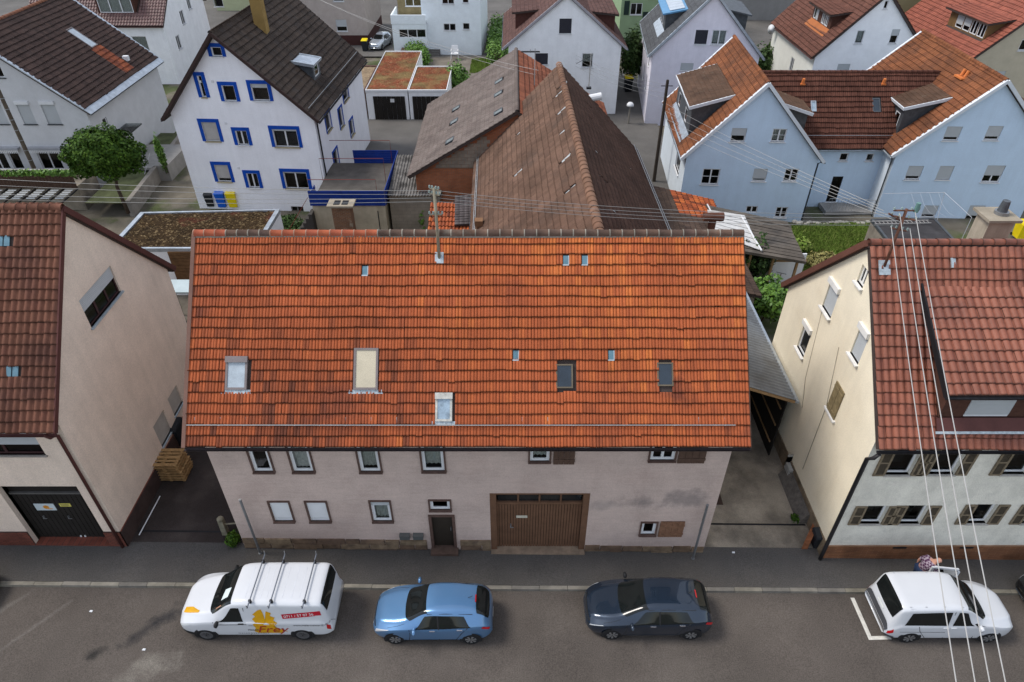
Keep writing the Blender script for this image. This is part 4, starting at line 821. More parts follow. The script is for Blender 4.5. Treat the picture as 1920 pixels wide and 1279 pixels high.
Mh=simple_house('white_red_roof_house','white house with brown-red roof and wide dormer, upper right',(fm.x+.15,fm.y),2*(ap.x-fm.x-.15),11,0,6.0,ap.z-.1,'y',PL_M,TIL_M,wins=(((1601,82),(1616,82),57,dict(div=1,curt=.9)),((1665,82),(1680,82),55,dict(div=1,shut=.45)),((1655,17),(1663,17),1,dict(div=1)),((1567,137),(1590,137),120,dict(div=1,shut=.95))),mats={'L':M('ivory_render',(.66,.66,.60),.95,var=.05,bump=.2)},lwins=((9.2,1.6,.9,1.2,{}),(6.0,3.2,.8,1.2,{})))
dormer(Mh.root,Mh.S[0],5.4,9.6,1.6,1.3,.15,WOODC,SLAB,TIL_M,winf=[(.05,.18,.15,1.2,0,1),(.2,.3,.15,1.2,.95,1),(.5,.66,.15,1.2,0,2),(.68,.84,.15,1.2,0,2)],apron=M('orange_apron',(.38,.13,.045),.7),ov=.4)
finish(Mh,RED)
fn=G(1817,113,6.2); PL_N=M('olive_render',(.46,.41,.31),.95,var=.07,bump=.4,bscale=25); TIL_N=M('brick_red_tiles',nose=.6,ramp=[(.24,.075,.05),(.28,.09,.058),(.21,.066,.044)],rough=.75,var=.2,fine=.1)
N=simple_house('olive_house','olive-beige house with brick-red roof and white dormer windows, top right','%s'and(fn.x+.3,fn.y+.3),11,12,3,6.2,11.0,'y',PL_N,TIL_N,tk=('flat',.30,.36),wins=(((1857,150),(1880,150),134,dict(div=1,shut=.9)),((1908,95),(1930,95),74,dict(div=1))))
d,DD=dormer(N.root,N.S[0],6.0,11.2,1.5,1.35,.15,M('ochre_wood',(.15,.09,.04),.8,var=.2),SLAB,TIL_N,('flat',.30,.36),winf=[(.20,.38,.12,1.2,.75,1),(.40,.58,.12,1.2,.65,1),(.60,.77,.12,1.2,0,2),(.79,.96,.12,1.2,0,2)],ov=.4)
finish(N,RED)
# O: dark-roofed house at the left
PL_O=M('grey_white_render',(.55,.555,.565),.95,var=.06,bump=.5,bscale=25); TIL_O=M('black_brown_tiles',nose=.6,ramp=[(.045,.03,.026),(.055,.035,.03),(.065,.041,.034),(.05,.032,.028)],rough=.8,var=.25,fine=.12)
e0=G(169,219,5.4); 
O=House('dark_roof_house','grey-white house with dark brown roof and pale metal eaves, upper left','house',(e0.x-.45-11.4,e0.y+.45),11.4,11.6,0,0,5.85,10.55,'y',ru=.5)
for bl,br,ty,k in (((46,233),(70,233),195,dict(div=1,shut=.98)),((91,233),(117,233),195,dict(div=1,shut=.98)),((-8,233),(18,233),195,dict(div=1,shut=.98)),((-10,318),(22,318),284,dict(div=2)),((28,318),(48,318),284,dict(div=1)),((82,318),(122,318),284,dict(div=2)),((-4,146),(10,146),110,dict(div=1))):
    winpx(O.root,O.front,bl,br,(bl[0],ty),sill=DZINC,sillp=.08,box=WHITE if k.get('shut') else None,**k)
F=O.right; 
u0,v0=F.px(275,283); u1,v1=F.px(289,262); F.holes.append((2.6,.9,3.7,3.0)); MB().fbox(F,2.6,3.7,.9,3.0,-.15,-.1).build('door',M('door_brown',(.08,.065,.055),.6),O.root)
window(O.root,F,1.5,3.9,2.1,4.5,div=1,sill=DZINC)
O.walls(PL_O)
cn=MB().fbox(F,2.2,4.3,3.15,3.2,0,1.2).build('glass_canopy',GLASS,O.root); MB().fbox(F,2.2,4.3,3.11,3.15,1.15,1.2).fbox(F,2.2,2.25,3.11,3.15,0,1.15).fbox(F,4.25,4.3,3.11,3.15,0,1.15).fbox(F,3.2,3.25,3.11,3.15,0,1.15).build('canopy_frame',DZINC,cn)
OS=[O.slope('L',ov=.45,gl=.3,gr=.3),O.slope('R',ov=.45,gl=.3,gr=.3)]
a,b=OS[1].px(122,58); a2,b2=OS[1].px(164,96); skylight(O.root,OS[1],a,min(b,b2),a+.9,max(b,b2),frame=GREYF,glassm=PALEB,apron=None)
TIL_O2=M('rust_patch_tiles',ramp=[(.25,.075,.035),(.20,.06,.03),(.16,.05,.03)],rough=.8,var=.3,scale=2)
def onpatch(u,v): return a-.25<u<a+1.15 and 0.6<v<min(b,b2)-.1
for k,FF in enumerate(OS):
    r=O.roof(FF,SLAB); tiles(r,FF,.28,.38,'double',TIL_O,keep=(None if k==0 else (lambda u,v: v>.45 and not onpatch(u,v))))
    if k==1: tiles(r,FF,.28,.38,'double',TIL_O2,keep=lambda u,v: v>.45 and onpatch(u,v)); MB().fbox(FF,-.1,FF.W+.1,-.1,.45,.0,.05).fbox(FF,-.12,.12,.45,FF.L,0,.07).fbox(FF,FF.W-.12,FF.W+.12,.45,FF.L,0,.07).build('metal_eave',ZINC,O.root)
    gutter(O.root,FF,DZINC)
    if k==1: ridge(r,FF.P(0,FF.L,.04),FF.P(FF.W,FF.L,.04),.13,M('rust_ridge',ramp=[(.22,.09,.05),(.18,.08,.05)],rough=.9,var=.3),.4)
q=OS[1].P(*OS[1].px(236,113),.1); MB().box(q.x-.2,q.y-.15,q.z-.1,q.x+.2,q.y+.15,q.z+.25).build('roof_vent',WHITE,O.root)
# striped awnings over the ground-floor glazing
for x0,x1 in ((-10,40),(56,125)):
    u0,v0=O.front.px(x0,281); u1,_=O.front.px(x1,281); aw=MB().fbox(O.front,u0,u1,v0+.1,v0+.25,0,.35).build('awning',M('awning_grey',(.30,.31,.33),.8),O.root)
    n=int((u1-u0)/.12)
    for k in range(n): MB().fbox(O.front,u0+k*(u1-u0)/n,u0+(k+.55)*(u1-u0)/n,v0-.12,v0+.1,.33,.35).build('awning_stripe',WHITE,aw)
# P behind it, Q, R, T, U in the far row
fp_=G(304,52,5.3); TIL_P=M('maroon_tiles',nose=.6,ramp=[(.12,.06,.055),(.14,.07,.062),(.10,.05,.046)],rough=.5,var=.2,spec=.5)
P_=simple_house('white_rear_house','white house with glossy maroon roof behind the dark-roofed house','%s'and(fp_.x-13,fp_.y+.4),12.9,11,0,5.6,10,'x',PL_W,TIL_P,tk=('pan',.28,.36),wins=(((255,97),(282,97),68,dict(div=1,curt=.95)),),rwins=((2.0,2.6,.9,1.3,{}),(4.4,4.4,.9,1.3,{}),(6.8,5.3,.9,1.3,{})))
a,b=P_.S[0].px(186,26); dormer(P_.root,P_.S[0],a,a+3.6,b/math.hypot(1,P_.S[0].tan),1.6,.2,WOODC,SLAB,winf=[(.05,.95,.1,1.5,0,3)],curt=.95,ov=.2)
finish(P_,RED)
q0=G(582,85); q1=G(690,88); PL_Q=M('taupe_render',(.40,.345,.31),.95,var=.08,bump=.3)
Q_=simple_house('taupe_house','taupe rendered house at the top behind the blue-trimmed house','%s'and(q0.x-1,q0.y),(q1-q0).length+1,10,0,8.2,13,'x',PL_Q,TIL_P,wins=(((632,59),(652,59),37,dict(div=1,shut=.6)),((556,59),(570,59),40,dict(div=1)),((625,3),(645,3),-18,dict(div=1)))); finish(Q_)
MB().fbox(Q_.front,0,Q_.W+.03,-.3,1.1,.0,.04).fbox(Q_.right,0,10,-.3,1.1,.0,.04).build('plinth',M('maroon_plinth',(.06,.025,.022),.9),Q_.root)
r0=G(741,105); r1=G(795,105); r2=G(903,105); PL_R=M('ice_blue_render',(.76,.81,.84),.95,var=.05,bump=.2)
Rh=simple_house('ice_blue_house','pale icy-white house with a porch and stairs at the top centre','%s'and(r1.x,r1.y+.6),(r2-r1).length,9,-3,8.6,13,'x',PL_R,TIL_P,wins=(((832,58),(855,58),44,dict(div=2)),((868,56),(881,56),43,dict(div=1)),((829,8),(852,8),-8,dict(div=2)),((867,6),(879,6),-6,dict(div=1)))); finish(Rh)
ex=House('icy_annex','pale icy-white annex with balcony on top beside the porch house','house',(r0.x,r0.y-.2),(r1-r0).length+.5,4,0,0,3.4,3.42,'x'); 
winpx(ex.root,ex.front,(749,72),(799,70),(749,55),div=3,sill=None); ex.walls(PL_R); MB().box(r0.x-.05,r0.y-.25,3.4,r1.x+.5,r0.y-.10,4.3).box(r0.x-.05,r0.y-.1,3.4,r0.x+.1,r0.y+3.8,4.3).box(r0.x+.1,r0.y-.1,3.40,r1.x+.4,r0.y+3.7,3.46).build('balcony_parapet',PL_R,ex.root)
window(ex.root,WF(Vector((r0.x+.3,r0.y+3.9,0)),(1,0,0),6),.8,4.3,2.6,5.6,div=2,hole=False,room=False); MB().box(r0.x+.2,r0.y+4.0,3.4,r1.x+.6,r0.y+4.2,6.4).build('rear_wall',M('yellow_brick',(.24,.19,.10),.9,var=.2),ex.root)
pc=G(815,95); MB().box(pc.x-.6,pc.y-.3,1.3,pc.x+.9,pc.y+.8,3.6).build('porch',M('porch_grey',(.14,.16,.16),.6),Rh.root); MB().hexa([(pc.x-.7,pc.y-.5,3.6),(pc.x+1.0,pc.y-.5,3.6),(pc.x+1.0,pc.y+.9,4.2),(pc.x-.7,pc.y+.9,4.2),(pc.x-.7,pc.y-.5,3.7),(pc.x+1.0,pc.y-.5,3.7),(pc.x+1.0,pc.y+.9,4.3),(pc.x-.7,pc.y+.9,4.3)]).build('porch_roof',M('porch_roof',(.10,.11,.10),.7),Rh.root)
for k in range(7): MB().box(pc.x-.5,pc.y-.5-.3*k-.3,0,pc.x+.8,pc.y-.5-.3*k,1.3-.18*(k+1)).build('stair_step',M('step_grey',(.16,.15,.14),.9),Rh.root)
t0=G(1163,85); T_=simple_house('green_house','muted green house seen between the white and lilac houses','%s'and(t0.x,t0.y+2),8,9,0,9,13,'x',M('green_render',(.25,.34,.20),.95,var=.06,bump=.2),TIL_P,wins=(((1181,28),(1203,28),6,dict(div=2)),)); finish(T_)
a,b=T_.front.px(1169,28); MB().fbox(T_.front,a,a+.6,b,b+1.5,.02,.06).build('shutter',M('dark_green',(.02,.035,.03),.6),T_.root)
MB().fbox(T_.front,2.6,3.2,1,3.2,.02,.05).build('shutter',MATS['dark_green'],T_.root)
u_=G(1722,40,6); U_=simple_house('distant_brown_roof_house','distant ochre house with brown roof behind the white gable, upper right','%s'and(u_.x-6,u_.y+2),11,10,-8,6.5,11.5,'y',M('ochre_render',(.30,.25,.14),.95,var=.06),TIL_JL,wins=()); finish(U_)
v_=G(400,30); V_=simple_house('pale_yellow_house','pale yellow-green house sliver behind the blue-trimmed white house','%s'and(v_.x-.5,v_.y+3),7,9,0,10,14,'x',M('pale_yellow',(.42,.45,.28),.95,var=.05),TIL_P,wins=(((402,13),(420,13),-6,dict(div=1)),)); finish(V_)
w_=G(1405,60); W_=simple_house('grey_wall_house','plain grey rendered building between the lilac and white houses','%s'and(w_.x-1,w_.y+6),9,9,0,12,15,'x',M('grey_render',(.26,.255,.25),.95,var=.08),TIL_P); finish(W_)
# ---------------------------------------------------------------- yards, sheds and small buildings
GRAV=M('gravel_sedum',ramp=[(.018,.010,.004),(.026,.015,.006),(.035,.021,.008),(.03,.017,.007),(.05,.031,.012),(.16,.115,.06)],rough=.95,var=.35,scale=1.0,col2=(.085,.017,.012),c2scale=.45,c2lo=.55,c2hi=.72,fine=.2)
def scatter(name,par,poly,z,n,size,mat,h=.03,kind='stuff'):
    """n small angular pebbles or tufts over a convex plan polygon; one piece of stuff"""
    P=np.array([(p[0],p[1]) for p in poly]); lo,hi=P.min(0),P.max(0); pts=[]
    def inside(q):
        s=0
        for i in range(len(P)):
            a,b=P[i],P[(i+1)%len(P)]; cr=(b[0]-a[0])*(q[1]-a[1])-(b[1]-a[1])*(q[0]-a[0])
            if cr*s<0: return False
            s=cr if s==0 else s
        return True
    while len(pts)<n:
        q=lo+(hi-lo)*RNG.random(2)
        if inside(q): pts.append(q)
    pts=np.array(pts); o=np.array(root_loc(par)) if par else np.zeros(3); V=np.zeros((n,4,3)); a=RNG.random(n)*6.28; sz=size*(.5+RNG.random(n))
    for k in range(3):
        t=a+k*2.094; V[:,k,0]=pts[:,0]+np.cos(t)*sz; V[:,k,1]=pts[:,1]+np.sin(t)*sz; V[:,k,2]=z
    V[:,3,0]=pts[:,0]+RNG.normal(0,.3,n)*sz; V[:,3,1]=pts[:,1]; V[:,3,2]=z+h*(.4+RNG.random(n))
    V-=o; Q=np.array([(0,1,3),(1,2,3),(2,0,3)])[None]+(np.arange(n)*4)[:,None,None]
    me=np_mesh(name,V.reshape(-1,3),Q.reshape(-1,3),np.repeat(RNG.random(n),4)); return link(name,me,mat,par,kind=kind)
def flat_building(name,label,cat,poly,z0,z1,wall,rim=ZINC,rimw=.18,rimh=.10,roofm=GRAV,peb=0,pebs=.05):
    """flat-roofed box on a plan polygon (counter-clockwise), metal-edged roof"""
    P=[Vector((p[0],p[1],0)) for p in poly]; c=sum(P,Vector())/len(P); t=thing(name,label,cat,(c.x,c.y,z0)); n=len(P)
    for i in range(n):
        a,b=P[i],P[(i+1)%n]; MB().poly([a+Vector((0,0,z0-.3)),b+Vector((0,0,z0-.3)),b+Vector((0,0,z1)),a+Vector((0,0,z1))]).build('wall',wall,t)
    r=MB().poly([p+Vector((0,0,z1)) for p in P]).build('roof',roofm,t); I=[p+(c-p).normalized()*rimw*1.4 for p in P]
    if rim:
        for i in range(n):
            a,b,a2,b2=P[i],P[(i+1)%n],I[i],I[(i+1)%n]; k=Vector((0,0,z1)); h=Vector((0,0,z1+rimh)); o_=(a-c).normalized()*.04; o2=(b-c).normalized()*.04
            MB().hexa([a+o_+k-Vector((0,0,.12)),b+o2+k-Vector((0,0,.12)),b2+k,a2+k,a+o_+h,b+o2+h,b2+h,a2+h]).build('roof_edge',rim,t)
    if peb: scatter('roof_gravel',r,[tuple(i)[:2] for i in I],z1+.01,peb,pebs,roofm)
    return t
PLK=M('brown_planks',(.14,.075,.035),.85,var=.3,scale=3)
gI=flat_building('gravel_roof_annex','low flat-roofed building with brown gravel roof and metal edge left of the orange roof','building',[(-22,32.4),(-13.95,32.4),(-13.9,37.0),(-22,36.6)],0,3.0,PL_W,roofm=GRAV,peb=7000,pebs=.10)
F=WF(Vector((-22,32.36,0)),(1,0,0),8)
for k in range(12): MB().fbox(F,3.2,8.0,.4+k*.21,.4+k*.21+.195,0,.05).build('plank',PLK,gI)
# terrace with blue panels on a beige garage
tr=thing('blue_terrace','garage with roof terrace fenced by bright blue panels beside the white house','terrace',(-10.3,42,0))
x0,x1,y0,y1,zt=-12.5,-7.95,38.9,45.2,2.4; BEI=M('beige_plaster',(.48,.42,.31),.95,var=.15,bump=.2,streak=.15)
MB().box(x0,y0,-.3,x1,y1,zt).build('garage_wall',BEI,tr); MB().box(x0-.05,y0-.05,zt,x1+.05,y1,zt+.06).build('terrace_floor',M('terrace_slab',(.09,.08,.07),.9,var=.25,scale=1.5,bump=.2),tr)
def panel_fence(par,a,b,z,h,mat,n=6):
    a,b=Vector(a),Vector(b); f=WF(Vector((a.x,a.y,0)),(b-a),(b-a).length)
    for k in range(n): MB().fbox(f,0,f.W,z+k*h/n,z+(k+1)*h/n-.012,0,.04).build('panel_board',mat,par)
BLUEP=M('blue_board',(.010,.035,.21),.5,var=.15,scale=3)
panel_fence(tr,(x0-.1,y0-.05),(x1+.05,y0-.05),zt,1.0,BLUEP); panel_fence(tr,(x1+.05,y0),(x1+.05,y1),zt,1.0,BLUEP); panel_fence(tr,(x0+1.5,y1),(x1,y1),zt,1.0,BLUEP); panel_fence(tr,(x0+.1,y0),(x0+.1,y0+.8),zt,1.0,BLUEP,3)
RUST=M('rust_red_rail',(.16,.04,.03),.6)
for (ya) in (y0+.02,y0+3.2,y1-.05): MB().tube([(x0,ya,zt+.1),(x0,ya,zt+1.7),(x1-.4,ya,zt+1.7),(x1-.4,ya,zt+.1)],.02,6).build('rail_frame',RUST,tr)
for dx in (1.0,3.1): MB().box(x0+dx*1.3,y0-.03,.2,x0+dx*1.3+.05,y0,2.0).build('wall_slot',DARK,tr)
for k in range(7): MB().box(x0-1.5+k*.22,y0-.6,-.1,x0-1.5+(k+1)*.22,y0+.2,.25+k*.3).build('stair_step',M('dark_step',(.06,.055,.05),.9),tr)
MB().tube([(x0-1.5,y0-.6,1.1),(x0,y0-.6,3.2)],.02,6).tube([(x0-1.5,y0-.6,.2),(x0-1.5,y0-.6,1.1)],.02,6).build('stair_rail',RUST,tr)
ch=thing('brick_chimney','stout brick chimney with concrete cap in front of the blue terrace','chimney',(-10.35,36.9,0))
CB=M('chimney_brick',(.22,.10,.05),.95,brick=dict(rot=(R(90),0,0),c2=(.17,.08,.045),mortar=(.20,.17,.13),w=.25,h=.085,ms=.01),var=.25,col2=(.32,.27,.20),c2scale=1.2,c2lo=.58,c2hi=.66)
pc=onY(640,384,36.9); MB().box(pc.x-.55,36.6,-.2,pc.x+.55,37.3,pc.z).build('shaft',CB,ch); MB().box(pc.x-.78,36.45,pc.z,pc.x+.78,37.45,pc.z+.12).build('cap',M('cap_concrete',(.30,.26,.20),.95,var=.2),ch)
for q in (-.42,.06): MB().box(pc.x+q,36.65,pc.z+.121,pc.x+q+.36,37.2,pc.z+.14).build('flue_opening',DARK,ch)
# corrugated shed
sh=thing('corrugated_shed','grey block shed with mossy corrugated cement roof','shed',(-6.6,41,0)); CEM=M('block_wall',(.29,.25,.20),.95,brick=dict(rot=(R(90),0,0),c2=(.26,.225,.18),mortar=(.2,.17,.14),w=.5,h=.24,ms=.008),var=.15,bump=.4)
MB().box(-7.75,39.5,-.3,-4.55,44.2,2.75).build('wall',CEM,sh); ETN=M('fibre_cement',(.155,.145,.135),.95,var=.4,scale=2.2,col2=(.07,.065,.06),c2scale=1.3,c2lo=.45,c2hi=.6,bump=.4)
ef=RF((-7.8,39.25,2.85),(1,0,0),(0,5.0,.55),3.4,5.1); corrug(ef,.18,.035,8).build('corrugated_roof',ETN,sh,smooth=True); MB().box(-5.0,39.3,2.95,-4.45,42.3,3.0).build('pale_flashing',M('ivory_strip',(.48,.44,.34),.8),sh)
# small red-tiled shed and dark roof flap
rs=thing('red_tiled_shed','small low shed with bright orange tiles between barn and block shed','shed',(-3.6,35.6,0)); MB().box(-4.75,34.4,-.3,-2.0,37.2,2.5).build('wall',OLDW,rs)
rf=RF((-4.85,34.0,2.55),(1,0,0),(0,3.3,.9),2.45,3.4); r=MB().fbox(rf,0,2.45,0,3.4,-.1,0).build('roof',SLAB,rs); tiles(r,rf,.21,.40,'pan',TIL_A)
rf2=RF((-3.3,35.0,3.1),(1,.1,0),(-.1,2.6,.8),1.7,2.4); r=MB().fbox(rf2,0,1.7,0,2.4,-.1,0).build('roof_flap',M('slate_dark',(.06,.05,.05),.8),rs); tiles(r,rf2,.3,.2,'flat',M('slate_flap',ramp=[(.10,.085,.085),(.075,.065,.065)],rough=.8,var=.3),lift=.02)
mc=onY(898,425,30.5); tag(MB().box(mc.x-.13,30.4,2,mc.x+.13,30.66,mc.z+.1).box(mc.x-.2,30.33,mc.z+.1,mc.x+.2,30.73,mc.z+.38).build('small_chimney',M('clay_chimney',(.20,.11,.06),.9,var=.2),loc=(mc.x,30.5,2)),'small clay chimney at the foot of the brown barn roof','chimney')
# sheds right of the barn
def low_roof(name,label,px,z,mat,th=.12,wall=None,z0=0):
    P=[G(*p,z) if len(p)==2 else G(p[0],p[1],p[2]) for p in px]; c=sum(P,Vector())/len(P); t=thing(name,label,'shed',(c.x,c.y,z0))
    mb=MB(); n=len(P); dn=Vector((0,0,-th)); mb.poly(P); mb.poly([p+dn for p in P[::-1]])
    for i in range(n): mb.poly([P[i]+dn,P[(i+1)%n]+dn,P[(i+1)%n],P[i]])
    mb.build('roof',mat,t)
    if wall:
        I=[p+(c-p)*.12 for p in P]
        for i in range(n): MB().poly([Vector((I[i].x,I[i].y,z0-.3)),Vector((I[(i+1)%n].x,I[(i+1)%n].y,z0-.3)),I[(i+1)%n]+dn,I[i]+dn]).build('wall',wall,t)
    return t,P
BIT=M('bitumen_boards',(.105,.09,.075),.95,var=.3,scale=1.2,col2=(.06,.055,.05),c2scale=.7,bump=.4,bscale=15)
wt,P=low_roof('bitumen_shed','open shed with weathered grey-brown plank roof beside the lawn','1'and[(1395,472),(1512,492),(1476,416),(1322,384)],2.9,BIT)
a,b,c,d=P; n=13
for k in range(n):
    f0,f1=k/n,(k+1)/n-.012; q=[a.lerp(d,f0),b.lerp(c,f0),b.lerp(c,f1),a.lerp(d,f1)]; u=Vector((0,0,.015+.012*(k%2))); w=Vector((0,0,.035+.012*(k%2))); MB().hexa([x+u for x in q]+[x+w for x in q]).build('roof_plank',BIT,wt)
WP=M('milky_sheet',(.50,.50,.49),.5,var=.15,scale=2,col2=(.30,.22,.15),c2scale=1.2,c2lo=.6,c2hi=.75)
q=[G(1330,436,2.99),G(1424,470,2.99),G(1395,404,2.99),G(1326,394,2.99)]
for k in range(7):
    f0,f1=k/7,(k+1)/7-.02; x=[q[0].lerp(q[3],f0),q[1].lerp(q[2],f0),q[1].lerp(q[2],f1),q[0].lerp(q[3],f1)]; MB().hexa([y+Vector((0,0,.03)) for y in x]+[y+Vector((0,0,.06)) for y in x]).build('milky_panel',WP,wt)
MB().tube([P[3]+Vector((.1,-.1,.08)),G(1335,400,3.0)],.04,6).tube([G(1390,405,3.08),G(1428,470,3.08)],.05,6).build('roof_bar',WHITE,wt)
for px in ((1412,478),(1455,485),(1500,492)): p=G(*px,2.8); MB().box(p.x-.06,p.y-.06+.3,-.2,p.x+.06,p.y+.06+.3,2.8).build('post',MATS['pale_timber'],wt)
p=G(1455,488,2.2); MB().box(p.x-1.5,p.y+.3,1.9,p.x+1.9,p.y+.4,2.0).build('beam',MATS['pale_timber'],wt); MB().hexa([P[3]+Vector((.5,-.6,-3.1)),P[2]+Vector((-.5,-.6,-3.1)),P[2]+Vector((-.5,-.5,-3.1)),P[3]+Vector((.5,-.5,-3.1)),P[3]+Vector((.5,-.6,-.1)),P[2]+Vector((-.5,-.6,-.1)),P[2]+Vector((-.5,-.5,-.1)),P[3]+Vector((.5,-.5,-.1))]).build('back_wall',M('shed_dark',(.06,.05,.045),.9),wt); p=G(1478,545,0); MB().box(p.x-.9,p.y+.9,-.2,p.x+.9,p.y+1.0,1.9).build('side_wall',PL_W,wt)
bt=thing('brown_side_shed','low brown tiled shed roof right of the barn with an orange patch','shed',(10.6,33,0)); bf=RF((12.6,28.5,2.55),(0,1,0),(-4.2,0,1.0),10.8,4.3); r=MB().fbox(bf,0,10.8,0,4.3,-.1,0).build('roof',SLAB,bt)
tiles(r,bf,.26,.36,'flat',M('bark_tiles',ramp=[(.06,.04,.03),(.075,.05,.037),(.05,.034,.027)],rough=.9,var=.35,scale=.9),keep=lambda u,v:not(u>7.6 and v<3.0)); tiles(r,bf,.26,.36,'pan',TIL_A,keep=lambda u,v:u>7.6 and v<3.0); MB().box(8.6,28.6,-.3,12.3,39.2,2.5).build('wall',OLDW,bt)
tc=thing('t_chimney','brown T-shaped clay flue pipe behind the end of the orange ridge','chimney',(9.0,26.0,2.5)); pc=onY(1331,440,26.0); MB().tube([(pc.x,26,2.6),(pc.x,26,pc.z+.75)],.16,12).build('pipe',M('clay_brown',(.10,.045,.03),.85,var=.25),tc); MB().tube([(pc.x-.42,26,pc.z+.85),(pc.x+.42,26,pc.z+.85)],.19,14).build('cross_pipe',MATS['clay_brown'],tc)
# lawn, flat black roof with a ladder, clothes frame
GR=M('lawn',(.075,.125,.03),.95,var=.3,scale=.6,col2=(.13,.16,.045),c2scale=.5,fine=.25)
lawn=[G(1484,424,.3),G(1640,418,.3),G(1668,470,.3),G(1500,520,.3)]; lo=MB().poly([lawn[3],lawn[2],lawn[1],lawn[0]]).build('lawn',GR); lo['kind']='structure'
def blades(name,poly,z,n,h,w,mat,par=None,lean=.3):
    P=np.array([(p[0],p[1]) for p in poly]); s=RNG.random((n,2)); pts=(P[0]*(1-s[:,:1])+P[1]*s[:,:1])*(1-s[:,1:])+(P[3]*(1-s[:,:1])+P[2]*s[:,:1])*s[:,1:]
    a=RNG.random(n)*6.28; hh=h*(.4+.9*RNG.random(n)); V=np.zeros((n,3,3)); dx,dy=np.cos(a)*w,np.sin(a)*w
    V[:,0]=np.stack([pts[:,0]-dx,pts[:,1]-dy,np.full(n,z)],1); V[:,1]=np.stack([pts[:,0]+dx,pts[:,1]+dy,np.full(n,z)],1); V[:,2]=np.stack([pts[:,0]+RNG.normal(0,lean,n)*hh,pts[:,1]+RNG.normal(0,lean,n)*hh,z+hh],1)
    me=np_mesh(name,V.reshape(-1,3),np.arange(n*3).reshape(-1,3),np.repeat(RNG.random(n),3)); o=link(name,me,mat,par,kind='stuff'); return o
GRB=M('grass_blades',ramp=[(.10,.17,.025),(.14,.22,.035),(.18,.26,.05),(.22,.24,.07)],rough=.8,var=.25,scale=.8,fine=0)
tag(blades('grass',lawn,.3,26000,.16,.03,GRB),'green lawn grass on the plot beside the blue house','grass')
fb=flat_building('black_flat_roof_shed','low shed with flat black roof in front of the right blue gable','shed',[tuple(G(1672,462,2.3))[:2],tuple(G(1800,462,2.3))[:2],tuple(G(1752,410,2.3))[:2],tuple(G(1634,412,2.3))[:2]],0,2.3,OLDW,rim=DZINC,rimw=.1,rimh=.05,roofm=M('black_felt',(.045,.043,.045),.9,var=.3,scale=1.5))
la=thing('ladder','metal ladder lying flat on the black shed roof','ladder',tuple(G(1690,424,2.4))); a=G(1640,420,2.42); b=G(1746,418,2.42); d=(b-a); o_=Vector((0,.35,0))
for q in (Vector(),o_): MB().tube([a+q,b+q],.025,6).build('rail',M('ladder_alu',(.40,.38,.36),.5,.5),la)
for k in range(14): p=a+d*((k+.5)/14); MB().tube([p,p+o_],.018,6).build('rung',MATS['ladder_alu'],la)
cf=thing('clothes_line_frame','white metal clothes-line frame with sagging lines before the right blue gable','clothes line',tuple(G(1740,440,0))); zc=3.6; c0,c1,c2,c3=[G(*p,zc) for p in ((1657,363),(1771,361),(1822,408),(1700,408))]
WRM=M('white_rod',(.45,.47,.5),.5)
for a,b in ((c0,c1),(c1,c2),(c2,c2+Vector((0,0,-2.6))),(c1,c1+Vector((.0,-.6,-2.6)))): MB().tube([a,b],.014,6).build('rod',WRM,cf)
for k in range(4):
    a=c0.lerp(c1,.45+.15*k); b=c3.lerp(c2,.45+.15*k); m=(a+b)/2-Vector((0,0,.5)); MB().tube([a,a.lerp(b,.25)-Vector((0,0,.38)),m,a.lerp(b,.75)-Vector((0,0,.38)),b],.005,5).build('line',WRM,cf)
# chimney on the cream house rear slope
cc=thing('rendered_chimney','tall rendered chimney with concrete cap and metal pot behind the red ridge','chimney',(16.4,22.4,8)); pc=onY(1872,408,22.4); CR=M('chimney_render',(.40,.35,.27),.95,var=.15,streak=.3)
MB().box(pc.x-.45,22.1,6.5,pc.x+.45,22.9,pc.z).build('shaft',CR,cc); MB().box(pc.x-.6,21.95,pc.z,pc.x+.6,23.05,pc.z+.1).build('cap',MATS['cap_concrete'],cc); MB().cyl((pc.x+.1,22.5,pc.z+.1),.24,.12,14).build('pot_base',METAL,cc); MB().cyl((pc.x+.1,22.5,pc.z+.22),.17,.4,14,.13).build('pot',DZINC,cc)
# garages with moss roofs in the back lane
MOSS=M('moss_roof',ramp=[(.15,.045,.022),(.18,.055,.027),(.21,.06,.03),(.12,.06,.026),(.28,.13,.07)],rough=.95,var=.35,scale=1,col2=(.17,.115,.05),c2scale=.35,c2lo=.48,c2hi=.6)
g1=flat_building('moss_roof_garage','long white-edged garage with rust-coloured moss roof and black gate','garage',[(-12.8,60.4),(-9.15,60.4),(-9.15,72.5),(-12.8,72.5)],0,2.5,PL_W,rim=WHITE,rimw=.09,roofm=MOSS,peb=5000,pebs=.09,rimh=.10)
g2=flat_building('moss_roof_garage','short garage with rust-red moss roof right of the long one','garage',[(-9.05,60.4),(-5.7,60.4),(-5.7,67.4),(-9.05,67.4)],0,2.5,PL_W,rim=WHITE,rimw=.09,roofm=MOSS,peb=3000,pebs=.09,rimh=.10)
g3=flat_building('tan_roof_garage','narrow garage with tan gravel roof beside the white house','garage',[(-15.4,60.7),(-12.95,60.7),(-12.95,68),(-15.4,68)],0,2.4,M('rust_wall',(.14,.07,.05),.9),rim=M('brown_edge',(.10,.055,.045),.8),roofm=M('tan_gravel',ramp=[(.26,.19,.12),(.30,.23,.15),(.20,.14,.09)],rough=.95,var=.25),peb=1500,pebs=.08)
for g,x0,x1,nm in ((g1,-12.2,-9.4,1),(g2,-8.75,-5.95,2),(g3,-14.9,-13.2,3)):
    m=MB(); n=7
    for k in range(n): MB().box(x0+(x1-x0)*k/n,60.33 if nm<3 else 60.63,0,x0+(x1-x0)*(k+1)/n-.02,60.39 if nm<3 else 60.69,2.05).build('gate_panel',BLK if nm<3 else M('brown_gate2',(.06,.025,.02),.8),g)
